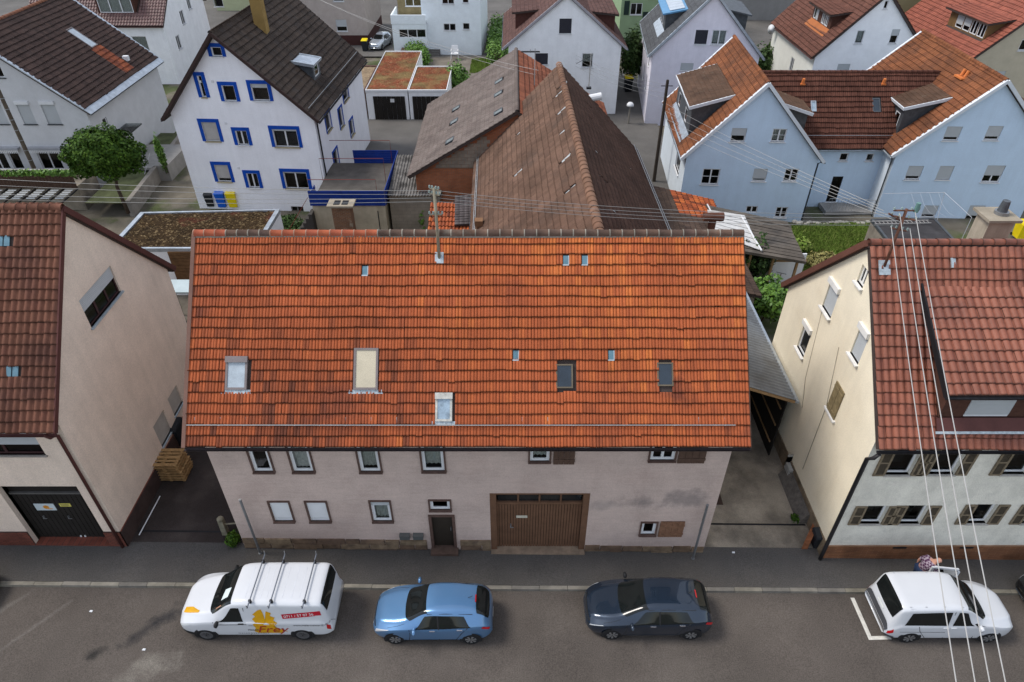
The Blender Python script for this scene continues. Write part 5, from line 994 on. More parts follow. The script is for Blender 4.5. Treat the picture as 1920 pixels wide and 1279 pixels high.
MB().box(-10.7,60.31,1.55,-10.35,60.33,1.85).build('notice',WHITE,g1)
# left garden: terrace fence, pergola, retaining wall, steps
MB_=MB
tf=thing('terrace_fence','dark brown reed-clad terrace fence with plants in front of the dark-roofed house','fence',(-34,42,0)); a=onY(-10,352,43.2); b=onY(146,352,43.2); f=WF(Vector((a.x-2,43.2,0)),(1,0,0),b.x-a.x+2); t=onY(100,320,43.2).z; bz=a.z
REED=M('reed_brown',(.075,.045,.032),.9,var=.3,scale=7)
n=34
for k in range(n): MB().fbox(f,f.W*k/n,f.W*(k+1)/n-.02,bz,t+random.uniform(-.03,.03),0,.05).build('fence_board',REED,tf)
MB().fbox(f,0,f.W,t,t+.08,-.1,.12).build('planter_edge',M('planter_grey',(.3,.29,.27),.9),tf); MB().box(f.p.x,43.25,-.2,f.p.x+f.W,45.6,bz+.1).build('terrace_base',CONC,tf)
pg=thing('pergola','dark pergola with pale slatted blinds below the brown terrace fence','pergola',(-32,41.5,0)); xa,xb=f.p.x,f.p.x+f.W; zz=bz
for k in range(9): x=xa+(xb-xa)*k/8; MB().box(x-.05,40.6,-.2,x+.05,40.7,zz-.05).build('post',DARK,pg); MB().box(x-.04,40.6,zz-.1,x+.04,43.15,zz-.02).build('rafter',DARK,pg)
MB().box(xa,40.55,zz-.14,xb,40.65,zz-.04).box(xa,40.55,.8,xb,40.62,.9).build('rail',DARK,pg)
for k in range(8):
    x=xa+(xb-xa)*k/8
    for q in range(5): MB().box(x+.2,41.6+q*.3,zz-.05,x+(xb-xa)/8-.2,41.75+q*.3,zz-.03).build('blind_slat',SHUT,pg)
rw=thing('retaining_wall','grey concrete retaining wall with path beside the white house','wall',tuple(G(300,340,0))); a=G(252,402); b=G(352,268); d=(b-a).normalized(); w=d.cross(Vector((0,0,1)))
for k in range(6): p=a.lerp(b,k/6); q=a.lerp(b,(k+.985)/6); MB().hexa([p-Vector((0,0,.3)),q-Vector((0,0,.3)),q-w*.3-Vector((0,0,.3)),p-w*.3-Vector((0,0,.3)),p+Vector((0,0,1.0)),q+Vector((0,0,1.0)),q-w*.3+Vector((0,0,1.0)),p-w*.3+Vector((0,0,1.0))]).build('wall_slab',M('pale_concrete',(.23,.21,.185),.95,var=.2,bump=.2),rw)
gd=MB().poly([a-w*.3+Vector((0,0,.85)),b-w*.3+Vector((0,0,.85)),Vector((-29,b.y,.85)),Vector((-29,a.y,.85))]).build('garden_bed',M('garden_soil',(.075,.085,.04),.95,var=.4,scale=1.2),None); gd['kind']='structure'
st=thing('garden_steps','concrete steps and landing at the dark-roofed house door','steps',(-27.5,49,0))
for k in range(4): MB().box(-28.9,47.6-.35*k,-.2,-26.6,47.95-.35*k,1.05-.2*(k+1)+.2).build('step',M('pale_concrete2',(.26,.25,.235),.95,var=.15),st)
MB().box(-28.9,47.95,-.2,-25.6,52,1.06).build('landing',MATS['pale_concrete2'],st); MB().tube([(-26.6,46.4,1.1),(-26.6,48,2.0)],.025,6).tube([(-26.6,46.4,.3),(-26.6,46.4,1.1)],.02,6).build('handrail',METAL,st)
# yard things on the left alley
def copy_tree(o,loc,label=None):
    c=o.copy(); COL.objects.link(c); c.location=loc
    if label: c['label']=label
    for ch in o.children:
        k=ch.copy(); COL.objects.link(k); k.parent=c
        for g in ch.children:
            h=g.copy(); COL.objects.link(h); h.parent=k
    return c
PAL=M('pallet_wood',(.32,.195,.085),.85,var=.3,scale=5,bump=.2)
def pallet(loc,label):
    t=thing('pallet',label,'pallet',loc,'stacked wooden pallets in the alley'); x,y,z=loc
    for k in range(5): w=.145 if k%2==0 else .10; yy=y-.40+k*.2; MB().box(x-.6,yy-w/2,z+.122,x+.6,yy+w/2,z+.144).build('deck_board',PAL,t)
    for q in (-.527,0,.527): MB().box(x+q-.072,y-.4,z+.1,x+q+.072,y+.4,z+.1215).build('stringer_board',PAL,t)
    for q in (-.527,0,.527):
        for r in (-.33,0,.33): MB().box(x+q-.07,y+r-.07,z+.022,x+q+.07,y+r+.07,z+.0995).build('block',PAL,t)
        MB().box(x+q-.05,y-.4,z,x+q+.05,y+.4,z+.0215).build('bottom_board',PAL,t)
    return t
pb=GG(326,906); pz=gz(pb.x,pb.y)+.006; PX,PY=pb.x-.1,pb.y+.45; ORD=['bottom','second','third','fourth','fifth','sixth','topmost']; p0=None
for k in range(7):
    lb='wooden pallet in the alley stack, %s%s'%(ORD[k],' of seven' if k in (0,6) else ' from the bottom'); loc=(PX+random.uniform(-.05,.05)-(.12 if k>3 else 0),PY+random.uniform(-.06,.06),pz+k*.1455)
    p0=pallet(loc,lb) if p0 is None else copy_tree(p0,loc,lb)
def wheelie(loc,body,lid,label,s=1.0,group=None):
    t=thing('wheelie_bin',label,'bin',loc,group); x,y,z=loc; w,d,h=.28*s,.34*s,.95*s
    MB().hexa([(x-w*.8,y-d*.8,z+.05),(x+w*.8,y-d*.8,z+.05),(x+w*.8,y+d*.8,z+.05),(x-w*.8,y+d*.8,z+.05),(x-w,y-d,z+h),(x+w,y-d,z+h),(x+w,y+d,z+h),(x-w,y+d,z+h)]).build('body',body,t)
    MB().hexa([(x-w*1.06,y-d*1.1,z+h+.001),(x+w*1.06,y-d*1.1,z+h+.001),(x+w*1.06,y+d*1.1,z+h+.001),(x-w*1.06,y+d*1.1,z+h+.001),(x-w*.95,y-d*.9,z+h+.07),(x+w*.95,y-d*.9,z+h+.07),(x+w*.95,y+d*.9,z+h+.13),(x-w*.95,y+d*.9,z+h+.13)]).build('lid',lid,t)
    for q in (-1,1): MB().tube([(x+q*w*.7,y+d*.9,z+.10),(x+q*(w*.7+.06),y+d*.9,z+.10)],.10,12).build('wheel',DARK,t)
    MB().tube([(x-w*.8,y+d*1.15,z+h+.02),(x+w*.8,y+d*1.15,z+h+.02)],.02,6).build('handle',body,t)
    return t
BKB=M('bin_black',(.022,.024,.028),.5); YEL=M('bin_yellow',(.72,.56,.01),.45); BLB=M('bin_blue',(.01,.10,.50),.45)
for (x,y,bm,lm,lb,s) in ((396,388,BKB,BKB,'black wheelie bin at the foot of the white blue-trimmed house',1.0),(418,389,BLB,BLB,'nearer blue-lidded bin beside the yellow one',1.15),(428,382,BLB,BLB,'blue bin at the wall behind the other blue bin',1.15),(439,389,YEL,YEL,'yellow bin in front of the white blue-trimmed house',1.15),(685,96,BKB,YEL,'black bin with yellow lid by the taupe house',1.2),(1177,172,BKB,YEL,'black bin with yellow lid in the passage by the lilac house',1.4),(332,835,BKB,BKB,'black wheelie bin behind the pallets in the alley',1.1),(1532,1030,BKB,BKB,'dark bin wedged at the corner of the cream house',.7)):
    p=GG(x,y); wheelie((p.x,p.y+.2,p.z+.006),bm,lm,lb,s)
p=G(1908,448,1.0); q=G(1908,445,0); wheelie((q.x,q.y,0),YEL,YEL,'yellow bin at the right edge behind the tall chimney',1.1)
OCR=M('crate_ochre',(.42,.26,.05),.8,var=.2); p=GG(347,770); tt=thing('ochre_cupboard','ochre wooden box leaning in the alley behind the beige house','box',tuple(p)); MB().box(p.x-.3,p.y-.2,p.z+.006,p.x+.3,p.y+.2,p.z+1.3).build('body',OCR,tt); MB().box(p.x-.33,p.y-.23,p.z+1.3,p.x+.33,p.y+.23,p.z+1.34).build('lid',OCR,tt)
p=GG(334,815); tt=thing('black_crate','black plastic crate stack beside the beige wall in the alley','crate',tuple(p))
for k in range(3): MB().box(p.x-.25,p.y-.2,p.z+.006+k*.3,p.x+.25,p.y+.2,p.z+.28+k*.3).build('crate_box',BKB,tt)
fp=GG(424,1000); tt=thing('stone_gate_post','short weathered concrete fence post at the alley mouth','post',tuple(fp)); MB().hexa([(fp.x-.11,fp.y-.11,fp.z-.1),(fp.x+.11,fp.y-.11,fp.z-.1),(fp.x+.11,fp.y+.11,fp.z-.1),(fp.x-.11,fp.y+.11,fp.z-.1),(fp.x-.09,fp.y-.09,fp.z+.85),(fp.x+.09,fp.y-.09,fp.z+.85),(fp.x+.09,fp.y+.09,fp.z+.85),(fp.x-.09,fp.y+.09,fp.z+.85)]).build('post',M('mossy_concrete',(.20,.18,.13),.95,var=.35,scale=5,bump=.4),tt); MB().lathe((fp.x,fp.y,fp.z+.85),[(.12,0),(.13,.04),(.09,.10),(.0,.14)],8).build('cap',MATS['mossy_concrete'],tt); MB().tube([(fp.x,fp.y,fp.z+.55),(fp.x+.75,fp.y+.05,fp.z+.58)],.03,6).build('rail',MATS['mossy_concrete'],tt)
# things along the cream wall in the right driveway
WD=M('grey_old_wood',(.13,.115,.10),.9,var=.3,scale=6); p=GG(1494,940)
bd=thing('plank_stack','old grey boards leaning along the foot of the cream wall','boards',tuple(p))
for k in range(7): MB().hexa([(p.x-.35+k*.09,p.y-1.1,p.z),(p.x-.28+k*.09,p.y-1.1,p.z),(p.x-.28+k*.09,p.y+1.4,p.z),(p.x-.35+k*.09,p.y+1.4,p.z),(p.x-.05+k*.075,p.y-1.1,p.z+.55),(p.x+.01+k*.075,p.y-1.1,p.z+.55),(p.x+.01+k*.075,p.y+1.4,p.z+.6),(p.x-.05+k*.075,p.y+1.4,p.z+.6)]).build('board',WD,bd)
p=GG(1508,1030); q=GG(1526,990); tt=thing('rust_beam','rust-brown timber beam lying at the driveway mouth','beam',tuple(p)); MB().hexa([p+Vector((-.12,0,.006)),p+Vector((.12,0,.006)),q+Vector((.12,0,.006)),q+Vector((-.12,0,.006)),p+Vector((-.12,0,.55)),p+Vector((.12,0,.55)),q+Vector((.12,0,.5)),q+Vector((-.12,0,.5))]).build('beam_body',M('rust_wood',(.22,.085,.04),.85,var=.3,scale=6),tt)
p=GG(1480,895); tt=thing('garden_chair_stack','stack of pale plastic garden chairs against the cream wall','chair',tuple(p))
for k in range(4):
    z=p.z+.006+k*.09; MB().box(p.x-.25,p.y-.25,z+.4,p.x+.25,p.y+.25,z+.43).build('seat',M('dull_white',(.36,.35,.32),.6),tt); MB().box(p.x-.25,p.y+.2,z+.43,p.x+.25,p.y+.25,z+.85).build('backrest',MATS['dull_white'],tt)
for a,b in ((-.22,-.22),(.22,-.22),(-.22,.22),(.22,.22)): MB().tube([(p.x+a,p.y+b,p.z),(p.x+a*.9,p.y+b*.9,p.z+.42)],.02,6).build('leg',MATS['dull_white'],tt)
tag(MB().box(7.75,17.6,gz(8,18)+.004,8.5,19.6,gz(8,18)+.03).build('iron_cover',M('rust_plate',(.075,.05,.04),.8,.2,var=.25),loc=(8.1,18.6,0)),'rusty brown plate on the ground beside the pinkish house','plate')
# bicycles under the open shed
def bicycle(p,ang,label,col):
    t=thing('bicycle',label,'bicycle',tuple(p),'bicycles under the open shed'); ca,sa=math.cos(ang),math.sin(ang)
    def W(x,z,o=0): return Vector((p.x+ca*x-sa*o,p.y+sa*x+ca*o,p.z+z))
    for wx in (-.52,.52):
        pts=[W(wx+.33*math.cos(k/16*6.2832),.34+.33*math.sin(k/16*6.2832)) for k in range(17)]; w=MB().tube(pts,.018,6,cap=False).build('wheel',DARK,t)
        for k in range(6): MB().tube([W(wx,.34),W(wx+.32*math.cos(k*1.047),.34+.32*math.sin(k*1.047))],.003,4).build('spoke',METAL,w)
    m=MB()
    for a,b in (((-.52,.34),(-.1,.34)),((-.1,.34),(-.2,.85)),((-.2,.8),(.36,.82)),((-.1,.34),(.38,.72)),((.52,.34),(.36,.95)),((-.52,.34),(-.2,.78))): m.tube([W(*a),W(*b)],.02,6)
    m.build('frame',col,t); MB().tube([W(.36,.98,-.28),W(.33,1.0,0),W(.36,.98,.28)],.016,6).build('handlebar',DARK,t); MB().hexa([W(-.34,.88,-.07),W(-.08,.9,-.03),W(-.08,.9,.03),W(-.34,.88,.07),W(-.34,.93,-.07),W(-.08,.93,-.03),W(-.08,.93,.03),W(-.34,.93,.07)]).build('saddle',DARK,t)
bicycle(GG(1462,572)+Vector((0,0,.01)),1.2,'silver bicycle nearest the cream house under the open shed',METAL); bicycle(GG(1448,566)+Vector((0,0.3,.01)),1.35,'dark bicycle left of the silver one, nearer the shrub',M('bike_dark',(.05,.03,.04),.4)); bicycle(GG(1455,545)+Vector((0,0,.01)),1.1,'maroon bicycle behind the other two under the shed',M('bike_maroon',(.10,.02,.03),.4))
p=GG(1482,572); tt=thing('white_drain_box','white plastic box at the rear corner of the cream house','box',tuple(p)); MB().hexa([(p.x-.22,p.y-.2,p.z+.006),(p.x+.22,p.y-.2,p.z+.006),(p.x+.22,p.y+.2,p.z+.006),(p.x-.22,p.y+.2,p.z+.006),(p.x-.27,p.y-.25,p.z+1.1),(p.x+.27,p.y-.25,p.z+1.1),(p.x+.27,p.y+.25,p.z+1.1),(p.x-.27,p.y+.25,p.z+1.1)]).build('body',WHITE,tt); MB().box(p.x-.3,p.y-.28,p.z+1.1,p.x+.3,p.y+.28,p.z+1.15).build('rim',WHITE,tt)
# white garden chair by the icy house
p=G(853,112); tt=thing('garden_chair','white plastic garden chair on the grass by the icy-white house','chair',tuple(p)); s=1.5
MB().box(p.x-.27*s,p.y-.25*s,.42*s,p.x+.27*s,p.y+.25*s,.46*s).build('seat',WHITE,tt); MB().hexa([(p.x-.27*s,p.y+.22*s,.46*s),(p.x+.27*s,p.y+.22*s,.46*s),(p.x+.27*s,p.y+.27*s,.46*s),(p.x-.27*s,p.y+.27*s,.46*s),(p.x-.22*s,p.y+.34*s,.92*s),(p.x+.22*s,p.y+.34*s,.92*s),(p.x+.22*s,p.y+.38*s,.92*s),(p.x-.22*s,p.y+.38*s,.92*s)]).build('backrest',WHITE,tt)
for a in (-.25*s,.25*s):
    for b in (-.22*s,.22*s): MB().tube([(p.x+a*1.1,p.y+b*1.15,0),(p.x+a,p.y+b,.43*s)],.03,6).build('leg',WHITE,tt)
    MB().box(p.x+a-.04,p.y-.25*s,.64*s,p.x+a+.04,p.y+.28*s,.68*s).build('armrest',WHITE,tt)
# ---------------------------------------------------------------- vehicles
def curve(pts):
    X=np.array([p[0] for p in pts],float); Y=np.array([p[1] for p in pts],float); h=np.diff(X); d=np.diff(Y)/h; m=np.zeros(len(X)); m[0],m[-1]=d[0],d[-1]
    for i in range(1,len(X)-1): m[i]=0 if d[i-1]*d[i]<=0 else (h[i-1]+h[i])*3/((2*h[i]+h[i-1])/d[i-1]+(h[i]+2*h[i-1])/d[i])
    def f(x):
        x=min(max(x,X[0]),X[-1]); i=min(len(h)-1,max(0,int(np.searchsorted(X,x)-1))); t=(x-X[i])/h[i]
        return float((2*t**3-3*t**2+1)*Y[i]+(t**3-2*t**2+t)*h[i]*m[i]+(-2*t**3+3*t**2)*Y[i+1]+(t**3-t**2)*h[i]*m[i+1])
    return f
TY=M('tyre',(.016,.016,.017),.85); RIMS=M('rim_silver',(.42,.43,.44),.35,.8); RIMD=M('steel_rim',(.16,.16,.165),.5,.6); BLKP=M('black_plastic',(.02,.02,.021),.6); CARG=M('car_glass',(.008,.010,.010),.06,spec=.38,coat=0,var=.3,scale=2,fine=0)
LAMP=M('headlamp',(.55,.57,.58),.12,var=.2,spec=.8); TAIL=M('tail_lamp',(.42,.008,.012),.2,spec=.7,var=.1); SEAM=M('seam',(.03,.03,.032),.8); CHROME=M('chrome',(.6,.6,.62),.15,1)
class Car:
    """lofted body: x from the nose (0) to the tail (L); curves give top line, half widths, waist and sill; ang turns it on the road"""
    def __init__(s,name,label,cat,base,sign,paint,L,zt,hw,zb,rw,zs,ang=0):
        s.root=thing(name,label,cat,tuple(base)); s.b=Vector(base); s.sg=sign; s.L=L; s.zt,s.hw,s.zb,s.rw,s.zs=[curve(c) for c in (zt,hw,zb,rw,zs)]; s.paint=paint; s.ca,s.sa=math.cos(ang),math.sin(ang)
    def W(s,x,y,z):     # x along the car from the nose, y to its own side (+ = towards the viewer for y>0), z up
        X=(x-s.L/2)*s.sg; Y=-y; return s.b+Vector((X*s.ca-Y*s.sa,X*s.sa+Y*s.ca,z))
    def prof(s,x):
        hw,zb,rw,zt,zs=s.hw(x),s.zb(x),s.rw(x),s.zt(x),s.zs(x); zb=min(zb,zt-.02); h=zt-zb; e=min(.10,h*.35)
        return [(0,hw*.90,zs),(.08,hw*.975,zs+.06),(.22,hw,zs+.45*(zb-zs)),(.40,hw*.995,zb-.10),(.50,hw*.965,zb),(.56,hw*.94,zb+h*.10),(.72,rw+.03,zt-e*1.1),(.78,rw-.03,zt-e*.45),(.86,rw*.80,zt-e*.08),(1.0,0,zt)]
    def S(s,x,t):
        P=s.prof(x); K=[p[0] for p in P]; i=min(len(K)-2,max(0,int(np.searchsorted(K,t)-1)))
        def cr(q):
            p0,p1,p2,p3=[P[min(len(P)-1,max(0,j))] for j in (i-1,i,i+1,i+2)]; a,b=p1[q],p2[q]
            m1=(p2[q]-p0[q])/max(1e-6,p2[0]-p0[0]); m2=(p3[q]-p1[q])/max(1e-6,p3[0]-p1[0]); h=p2[0]-p1[0]; u=(t-p1[0])/h
            return (2*u**3-3*u**2+1)*a+(u**3-2*u**2+u)*h*m1*.7+(-2*u**3+3*u**2)*b+(u**3-u**2)*h*m2*.7
        return cr(1),cr(2)
    def body(s,nx=64,nt=40):
        xs=[s.L*(.5-.5*math.cos(math.pi*k/nx)) for k in range(nx+1)]; V=[];Q=[]; ts=[k/nt for k in range(nt+1)]; n=2*nt+1; o=s.b
        for x in xs:
            row=[s.S(x,t) for t in ts]; 
            for (y,z) in row: V.append(s.W(x,y,z)-o)
            for (y,z) in row[:-1][::-1]: V.append(s.W(x,-y,z)-o)
        for k in range(nx):
            for j in range(n-1): a=k*n+j; Q.append((a,a+1,a+n+1,a+n) if s.sg>0 else (a+n,a+n+1,a+1,a))
        for k in (0,nx):
            for j in range(nt): a=k*n+j; b=k*n+n-1-j; Q.append((a,a+1,b-1,b) if j<nt-1 else (a,a+1,a+1,b))
        Q=[q for q in Q if len(set(q))==4]
        m=np_mesh('body',[tuple(v) for v in V],Q); link('body',m,s.paint,s.root,smooth=True)
        f=MB(); f.hexa([s.W(.25,.55,.14),s.W(s.L-.25,.55,.14),s.W(s.L-.25,-.55,.14),s.W(.25,-.55,.14),s.W(.25,.55,.5),s.W(s.L-.25,.55,.5),s.W(s.L-.25,-.55,.5),s.W(.25,-.55,.5)]).build('underbody',BLKP,s.root)
    def N(s,x,t,side):
        e=.01; y0,z0=s.S(x,max(0,t-e)); y1,z1=s.S(x,min(1,t+e)); xa,xb=max(0,x-.03),min(s.L,x+.03); ya,za=s.S(xa,t); yb,zb=s.S(xb,t)
        a=Vector((0,y1-y0,z1-z0)); b=Vector((xb-xa,yb-ya,zb-za)); n=a.cross(b)
        if n.y*1+n.z<0: n=-n
        n.normalize(); return n
    def patch(s,name,mat,c,side=1,off=.006,nx=14,nt=8,par=None):
        """c: four (x,t) corners; side 1/-1; or side 0: symmetric over the top, corners (x_edge,t_edge) -> x_centre"""
        V=[];Q=[]
        if side:
            for j in range(nt+1):
                for i in range(nx+1):
                    a,b=i/nx,j/nt; x=(c[0][0]*(1-a)+c[1][0]*a)*(1-b)+(c[3][0]*(1-a)+c[2][0]*a)*b; t=(c[0][1]*(1-a)+c[1][1]*a)*(1-b)+(c[3][1]*(1-a)+c[2][1]*a)*b
                    y,z=s.S(x,t); n=s.N(x,t,side)*off; V.append(s.W(x+n.x,(y+n.y)*side,z+n.z)-s.b)
        else:   # c=(xf_c,xf_e,tf, xr_c,xr_e,tr): front line centre/edge x and edge t, rear line likewise
            xfc,xfe,tf,xrc,xre,tr=c
            for j in range(nt+1):
                b=j/nt
                for i in range(nx+1):
                    w=-1+2*i/nx; xf=xfc+(xfe-xfc)*w*w; xr=xrc+(xre-xrc)*w*w; x=xf*(1-b)+xr*b; te=tf*(1-b)+tr*b; t=1-abs(w)*(1-te)
                    y,z=s.S(x,t); n=s.N(x,t,1)*off; V.append(s.W(x+n.x,(y+n.y)*(1 if w>=0 else -1),z+n.z)-s.b)
        for j in range(nt):
            for i in range(nx): k=j*(nx+1)+i; Q.append((k,k+1,k+nx+2,k+nx+1))
        return link(name,np_mesh(name,[tuple(v) for v in V],Q),mat,par or s.root,smooth=True)
    def wheels(s,xf,xr,r,rim,spokes=7):
        for x in (xf,xr):
            for sd in (1,-1):
                y=s.hw(x)-.015; ar=MB()
                n=20; pts=[s.W(x+(r+.065)*math.cos(k/n*math.pi*1.24-.12*math.pi),(y+.012)*sd,r+(r+.065)*math.sin(k/n*math.pi*1.24-.12*math.pi)) for k in range(n+1)]; ar.poly(pts if sd*s.sg>0 else pts[::-1]); ar.build('wheel_well',BLKP,s.root)
                def ring(prof,nm,mat,par):
                    m=MB(); nn_=24; base=len(m.v)
                    for (rr,oo) in prof:
                        for k in range(nn_): a=2*math.pi*k/nn_; m.v.append(s.W(x+rr*math.cos(a),(y+oo)*sd,r+rr*math.sin(a)))
                    for q in range(len(prof)-1):
                        for k in range(nn_): i=q*nn_; f=[i+k,i+(k+1)%nn_,i+nn_+(k+1)%nn_,i+nn_+k]; m.f.append(f)
                    m.f.append(list(range((len(prof)-1)*nn_,len(prof)*nn_))); return m.build(nm,mat,par,smooth=False)
                w=ring([(r,-.19),(r,.0),(r-.03,.022),(r*.66,.026),(r*.64,.015)],'wheel',TY,s.root)
                rr=ring([(r*.66,.020),(r*.63,.028),(r*.58,.018),(r*.3,.015)],'rim',RIMD if rim is RIMD else SEAM,w)
                m=MB()
                for k in range(spokes):
                    a=2*math.pi*k/spokes+.3; da=.20 if rim is not RIMD else .12; m.hexa([s.W(x+q*math.cos(a+e),(y+o)*sd,r+q*math.sin(a+e)) for o in (.020,.034) for (q,e) in ((r*.10,-da*2),(r*.60,-da),(r*.60,da),(r*.10,da*2))])
                m.build('spokes',rim,w)
    def line(s,pts,side=1,r=.011,mat=SEAM,name='seam',off=.004):
        P=[]
        for x,t in pts: y,z=s.S(x,t); n=s.N(x,t,side)*off; P.append(s.W(x+n.x,(y+n.y)*side,z+n.z))
        return MB().tube(P,r,5).build(name,mat,s.root)
    def mirror(s,x,mat,side=1):
        y,z=s.S(x,.53); m=MB(); m.lathe((0,0,0),[(.0,-.10),(.07,-.08),(.10,0),(.08,.08),(0,.10)],10,axis='y'); q=MB(); q.v=[s.W(x+v.x*.7-.02,(y+.13)*side+v.y*1.1,z+.05+v.z*.95) for v in m.v]; q.f=m.f; q.build('wing_mirror',mat,s.root,smooth=True)
    def handle(s,x,t,mat,side=1):
        y,z=s.S(x,t); n=.02; MB().hexa([s.W(x+a,(y+b)*side,z+c) for c in (-.015,.02) for a,b in ((-.09,0),(.09,0),(.09,.03),(-.09,.03))]).build('door_handle',mat,s.root)
def ground_at(px,py): return GG(px,py,-.11)
def carbase(pxf,pxr,py,w,wbx,L,sg):
    """near-side tyre feet at pixels pxf (front) and pxr (rear): car centre on the road"""
    a,b=ground_at(pxf,py),ground_at(pxr,py); xm=(a.x+b.x)/2; return Vector((xm-sg*((wbx[0]+wbx[1])/2-L/2),a.y+w,(a.z+b.z)/2))
# white van, nose to the left
WP_=M('white_car_paint',(.56,.575,.60),.3,coat=.6,var=.02,fine=0)
Lv=5.14; wb=(.92,4.12)
V=Car('panel_van','white panel van with orange logo, red lettering and three roof bars','van',carbase(393,572,1198,.93,wb,Lv,1),1,WP_,Lv,
  zt=[(0,.72),(.10,.94),(.35,1.08),(.75,1.17),(1.15,1.27),(1.95,1.82),(2.15,1.89),(2.6,1.92),(4.75,1.90),(4.92,1.84),(5.06,1.3),(5.14,.75)],
  hw=[(0,.62),(.12,.80),(.4,.92),(.8,.96),(4.7,.96),(5.0,.93),(5.14,.86)],
  zb=[(0,.62),(.15,.78),(.6,.98),(1.2,1.05),(4.8,1.08),(5.14,.72)],
  rw=[(0,.45),(.3,.62),(1.1,.74),(1.9,.72),(2.3,.76),(4.7,.78),(5.0,.76),(5.14,.70)],
  zs=[(0,.32),(.3,.24),(4.8,.26),(5.14,.36)])
V.body(); V.wheels(*wb,.33,RIMD,10)
V.patch('windscreen',CARG,(1.13,1.30,.74,1.98,2.02,.76),0); V.patch('side_window',CARG,[(1.42,.515),(2.30,.515),(2.26,.69),(1.98,.69)],1); V.patch('side_window',CARG,[(1.42,.515),(2.30,.515),(2.26,.69),(1.98,.69)],-1)
V.patch('rear_window',CARG,(4.90,4.905,.80,5.045,5.035,.80),0,off=.012); V.patch('headlamp',LAMP,[(.08,.40),(.55,.43),(.50,.50),(.10,.52)],1); V.patch('headlamp',LAMP,[(.08,.40),(.55,.43),(.50,.50),(.10,.52)],-1)
V.patch('tail_lamp',TAIL,[(4.98,.30),(5.10,.30),(5.09,.50),(4.99,.50)],1,off=.01); V.patch('tail_lamp',TAIL,[(4.98,.30),(5.10,.30),(5.09,.50),(4.99,.50)],-1,off=.01)
V.patch('bumper',BLKP,[(.0,.0),(.62,.0),(.55,.16),(.02,.24)],1,off=.008); V.patch('bumper',BLKP,[(.0,.0),(.62,.0),(.55,.16),(.02,.24)],-1,off=.008); V.patch('dash_papers',M('paper_white',(.55,.62,.62),.7,fine=0),[(1.55,.90),(1.82,.90),(1.85,.97),(1.60,.98)],1,off=.010,nx=3,nt=3); V.patch('dash_paper',M('paper_orange',(.5,.25,.15),.7,fine=0),[(1.40,.815),(1.62,.815),(1.64,.83),(1.45,.83)],1,off=.010,nx=3,nt=2)
V.line([(1.28,.10),(1.30,.5)]); V.line([(2.40,.08),(2.40,.69)]); V.line([(1.3,.40),(2.4,.40)]); V.line([(2.45,.36),(4.9,.36)],r=.006); V.line([(2.4,.47),(4.95,.47)],r=.022,mat=WP_,name='swage_line'); V.handle(2.22,.43,BLKP); V.mirror(1.50,BLKP); V.mirror(1.50,BLKP,-1)
for k in range(6): V.line([(2.5+k*.36,.92),(2.5+k*.36,.995)],r=.010,mat=WP_,name='roof_rib') if False else None
for x in (2.68,3.36,4.42):
    bz=V.zt(x)+.10; b=MB().tube([V.W(x,1.0,bz),V.W(x,-1.0,bz)],.022,8).build('roof_bar',M('bar_grey',(.20,.22,.26),.4,.6),V.root); 
    for sd in (1,-1):
        MB().hexa([V.W(x+a,(.70+b_)*sd,bz-.12+c) for c in (0,.14) for a,b_ in ((-.04,0),(.04,0),(.04,.07),(-.04,.07))]).build('bar_foot',BLKP,b); MB().tube([V.W(x,.98*sd,bz),V.W(x,1.0*sd,bz+.16)],.015,6).build('bar_stop',METAL,b)
for x in (2.45,2.95,3.15,3.65,3.95,4.2):
    y0,z0=V.S(x,.85); y1,z1=V.S(x,.995); MB().tube([V.W(x,.56,V.S(x,.87)[1]-.002),V.W(x,-.56,V.S(x,.87)[1]-.002)],.012,6).build('roof_rib',M('rib_shade',(.60,.62,.66),.4),V.root)
def text(car,s,x,z,size,mat,shear=0,rot=0,off=.014,name='lettering',y=None):
    cu=bpy.data.curves.new('lettering','FONT'); cu.body=s; cu.size=size; cu.shear=shear; cu.extrude=.001; cu.resolution_u=3
    ob=bpy.data.objects.new('tmp',cu); COL.objects.link(ob); dg=bpy.context.evaluated_depsgraph_get(); me=bpy.data.meshes.new_from_object(ob.evaluated_get(dg)); COL.objects.unlink(ob)
    c,s2=math.cos(rot),math.sin(rot)
    for v in me.vertices:
        X=x+v.co.x*c-v.co.y*s2; Z=z+v.co.x*s2+v.co.y*c; tt=[q for q in car.prof(X)]
        yy=np.interp(Z,[q[2] for q in tt[:7]],[q[1] for q in tt[:7]]); v.co=car.W(X,float(yy)+off+v.co.z,Z)-car.b
    me.materials.clear(); return link(name,me,mat,car.root)
def decal(car,poly,mat,name,off=.010,n=10):
    """flat print on the near side: polygon in (x,z)"""
    m=MB(); c=(sum(p[0] for p in poly)/len(poly),sum(p[1] for p in poly)/len(poly))
    def pt(x,z):
        tt=car.prof(x); yy=np.interp(z,[q[2] for q in tt[:7]],[q[1] for q in tt[:7]]); return car.W(x,float(yy)+off,z)
    for i in range(len(poly)):
        a,b=poly[i],poly[(i+1)%len(poly)]; K=4
        for k in range(K):
            f0,f1=k/K,(k+1)/K; q=[(c[0]+(a[0]-c[0])*f0,c[1]+(a[1]-c[1])*f0),(c[0]+(a[0]-c[0])*f1,c[1]+(a[1]-c[1])*f1),(c[0]+(b[0]-c[0])*f1,c[1]+(b[1]-c[1])*f1),(c[0]+(b[0]-c[0])*f0,c[1]+(b[1]-c[1])*f0)]
            m.poly([pt(*r) for r in (q if k else q[1:])])
    return m.build(name,mat,car.root)
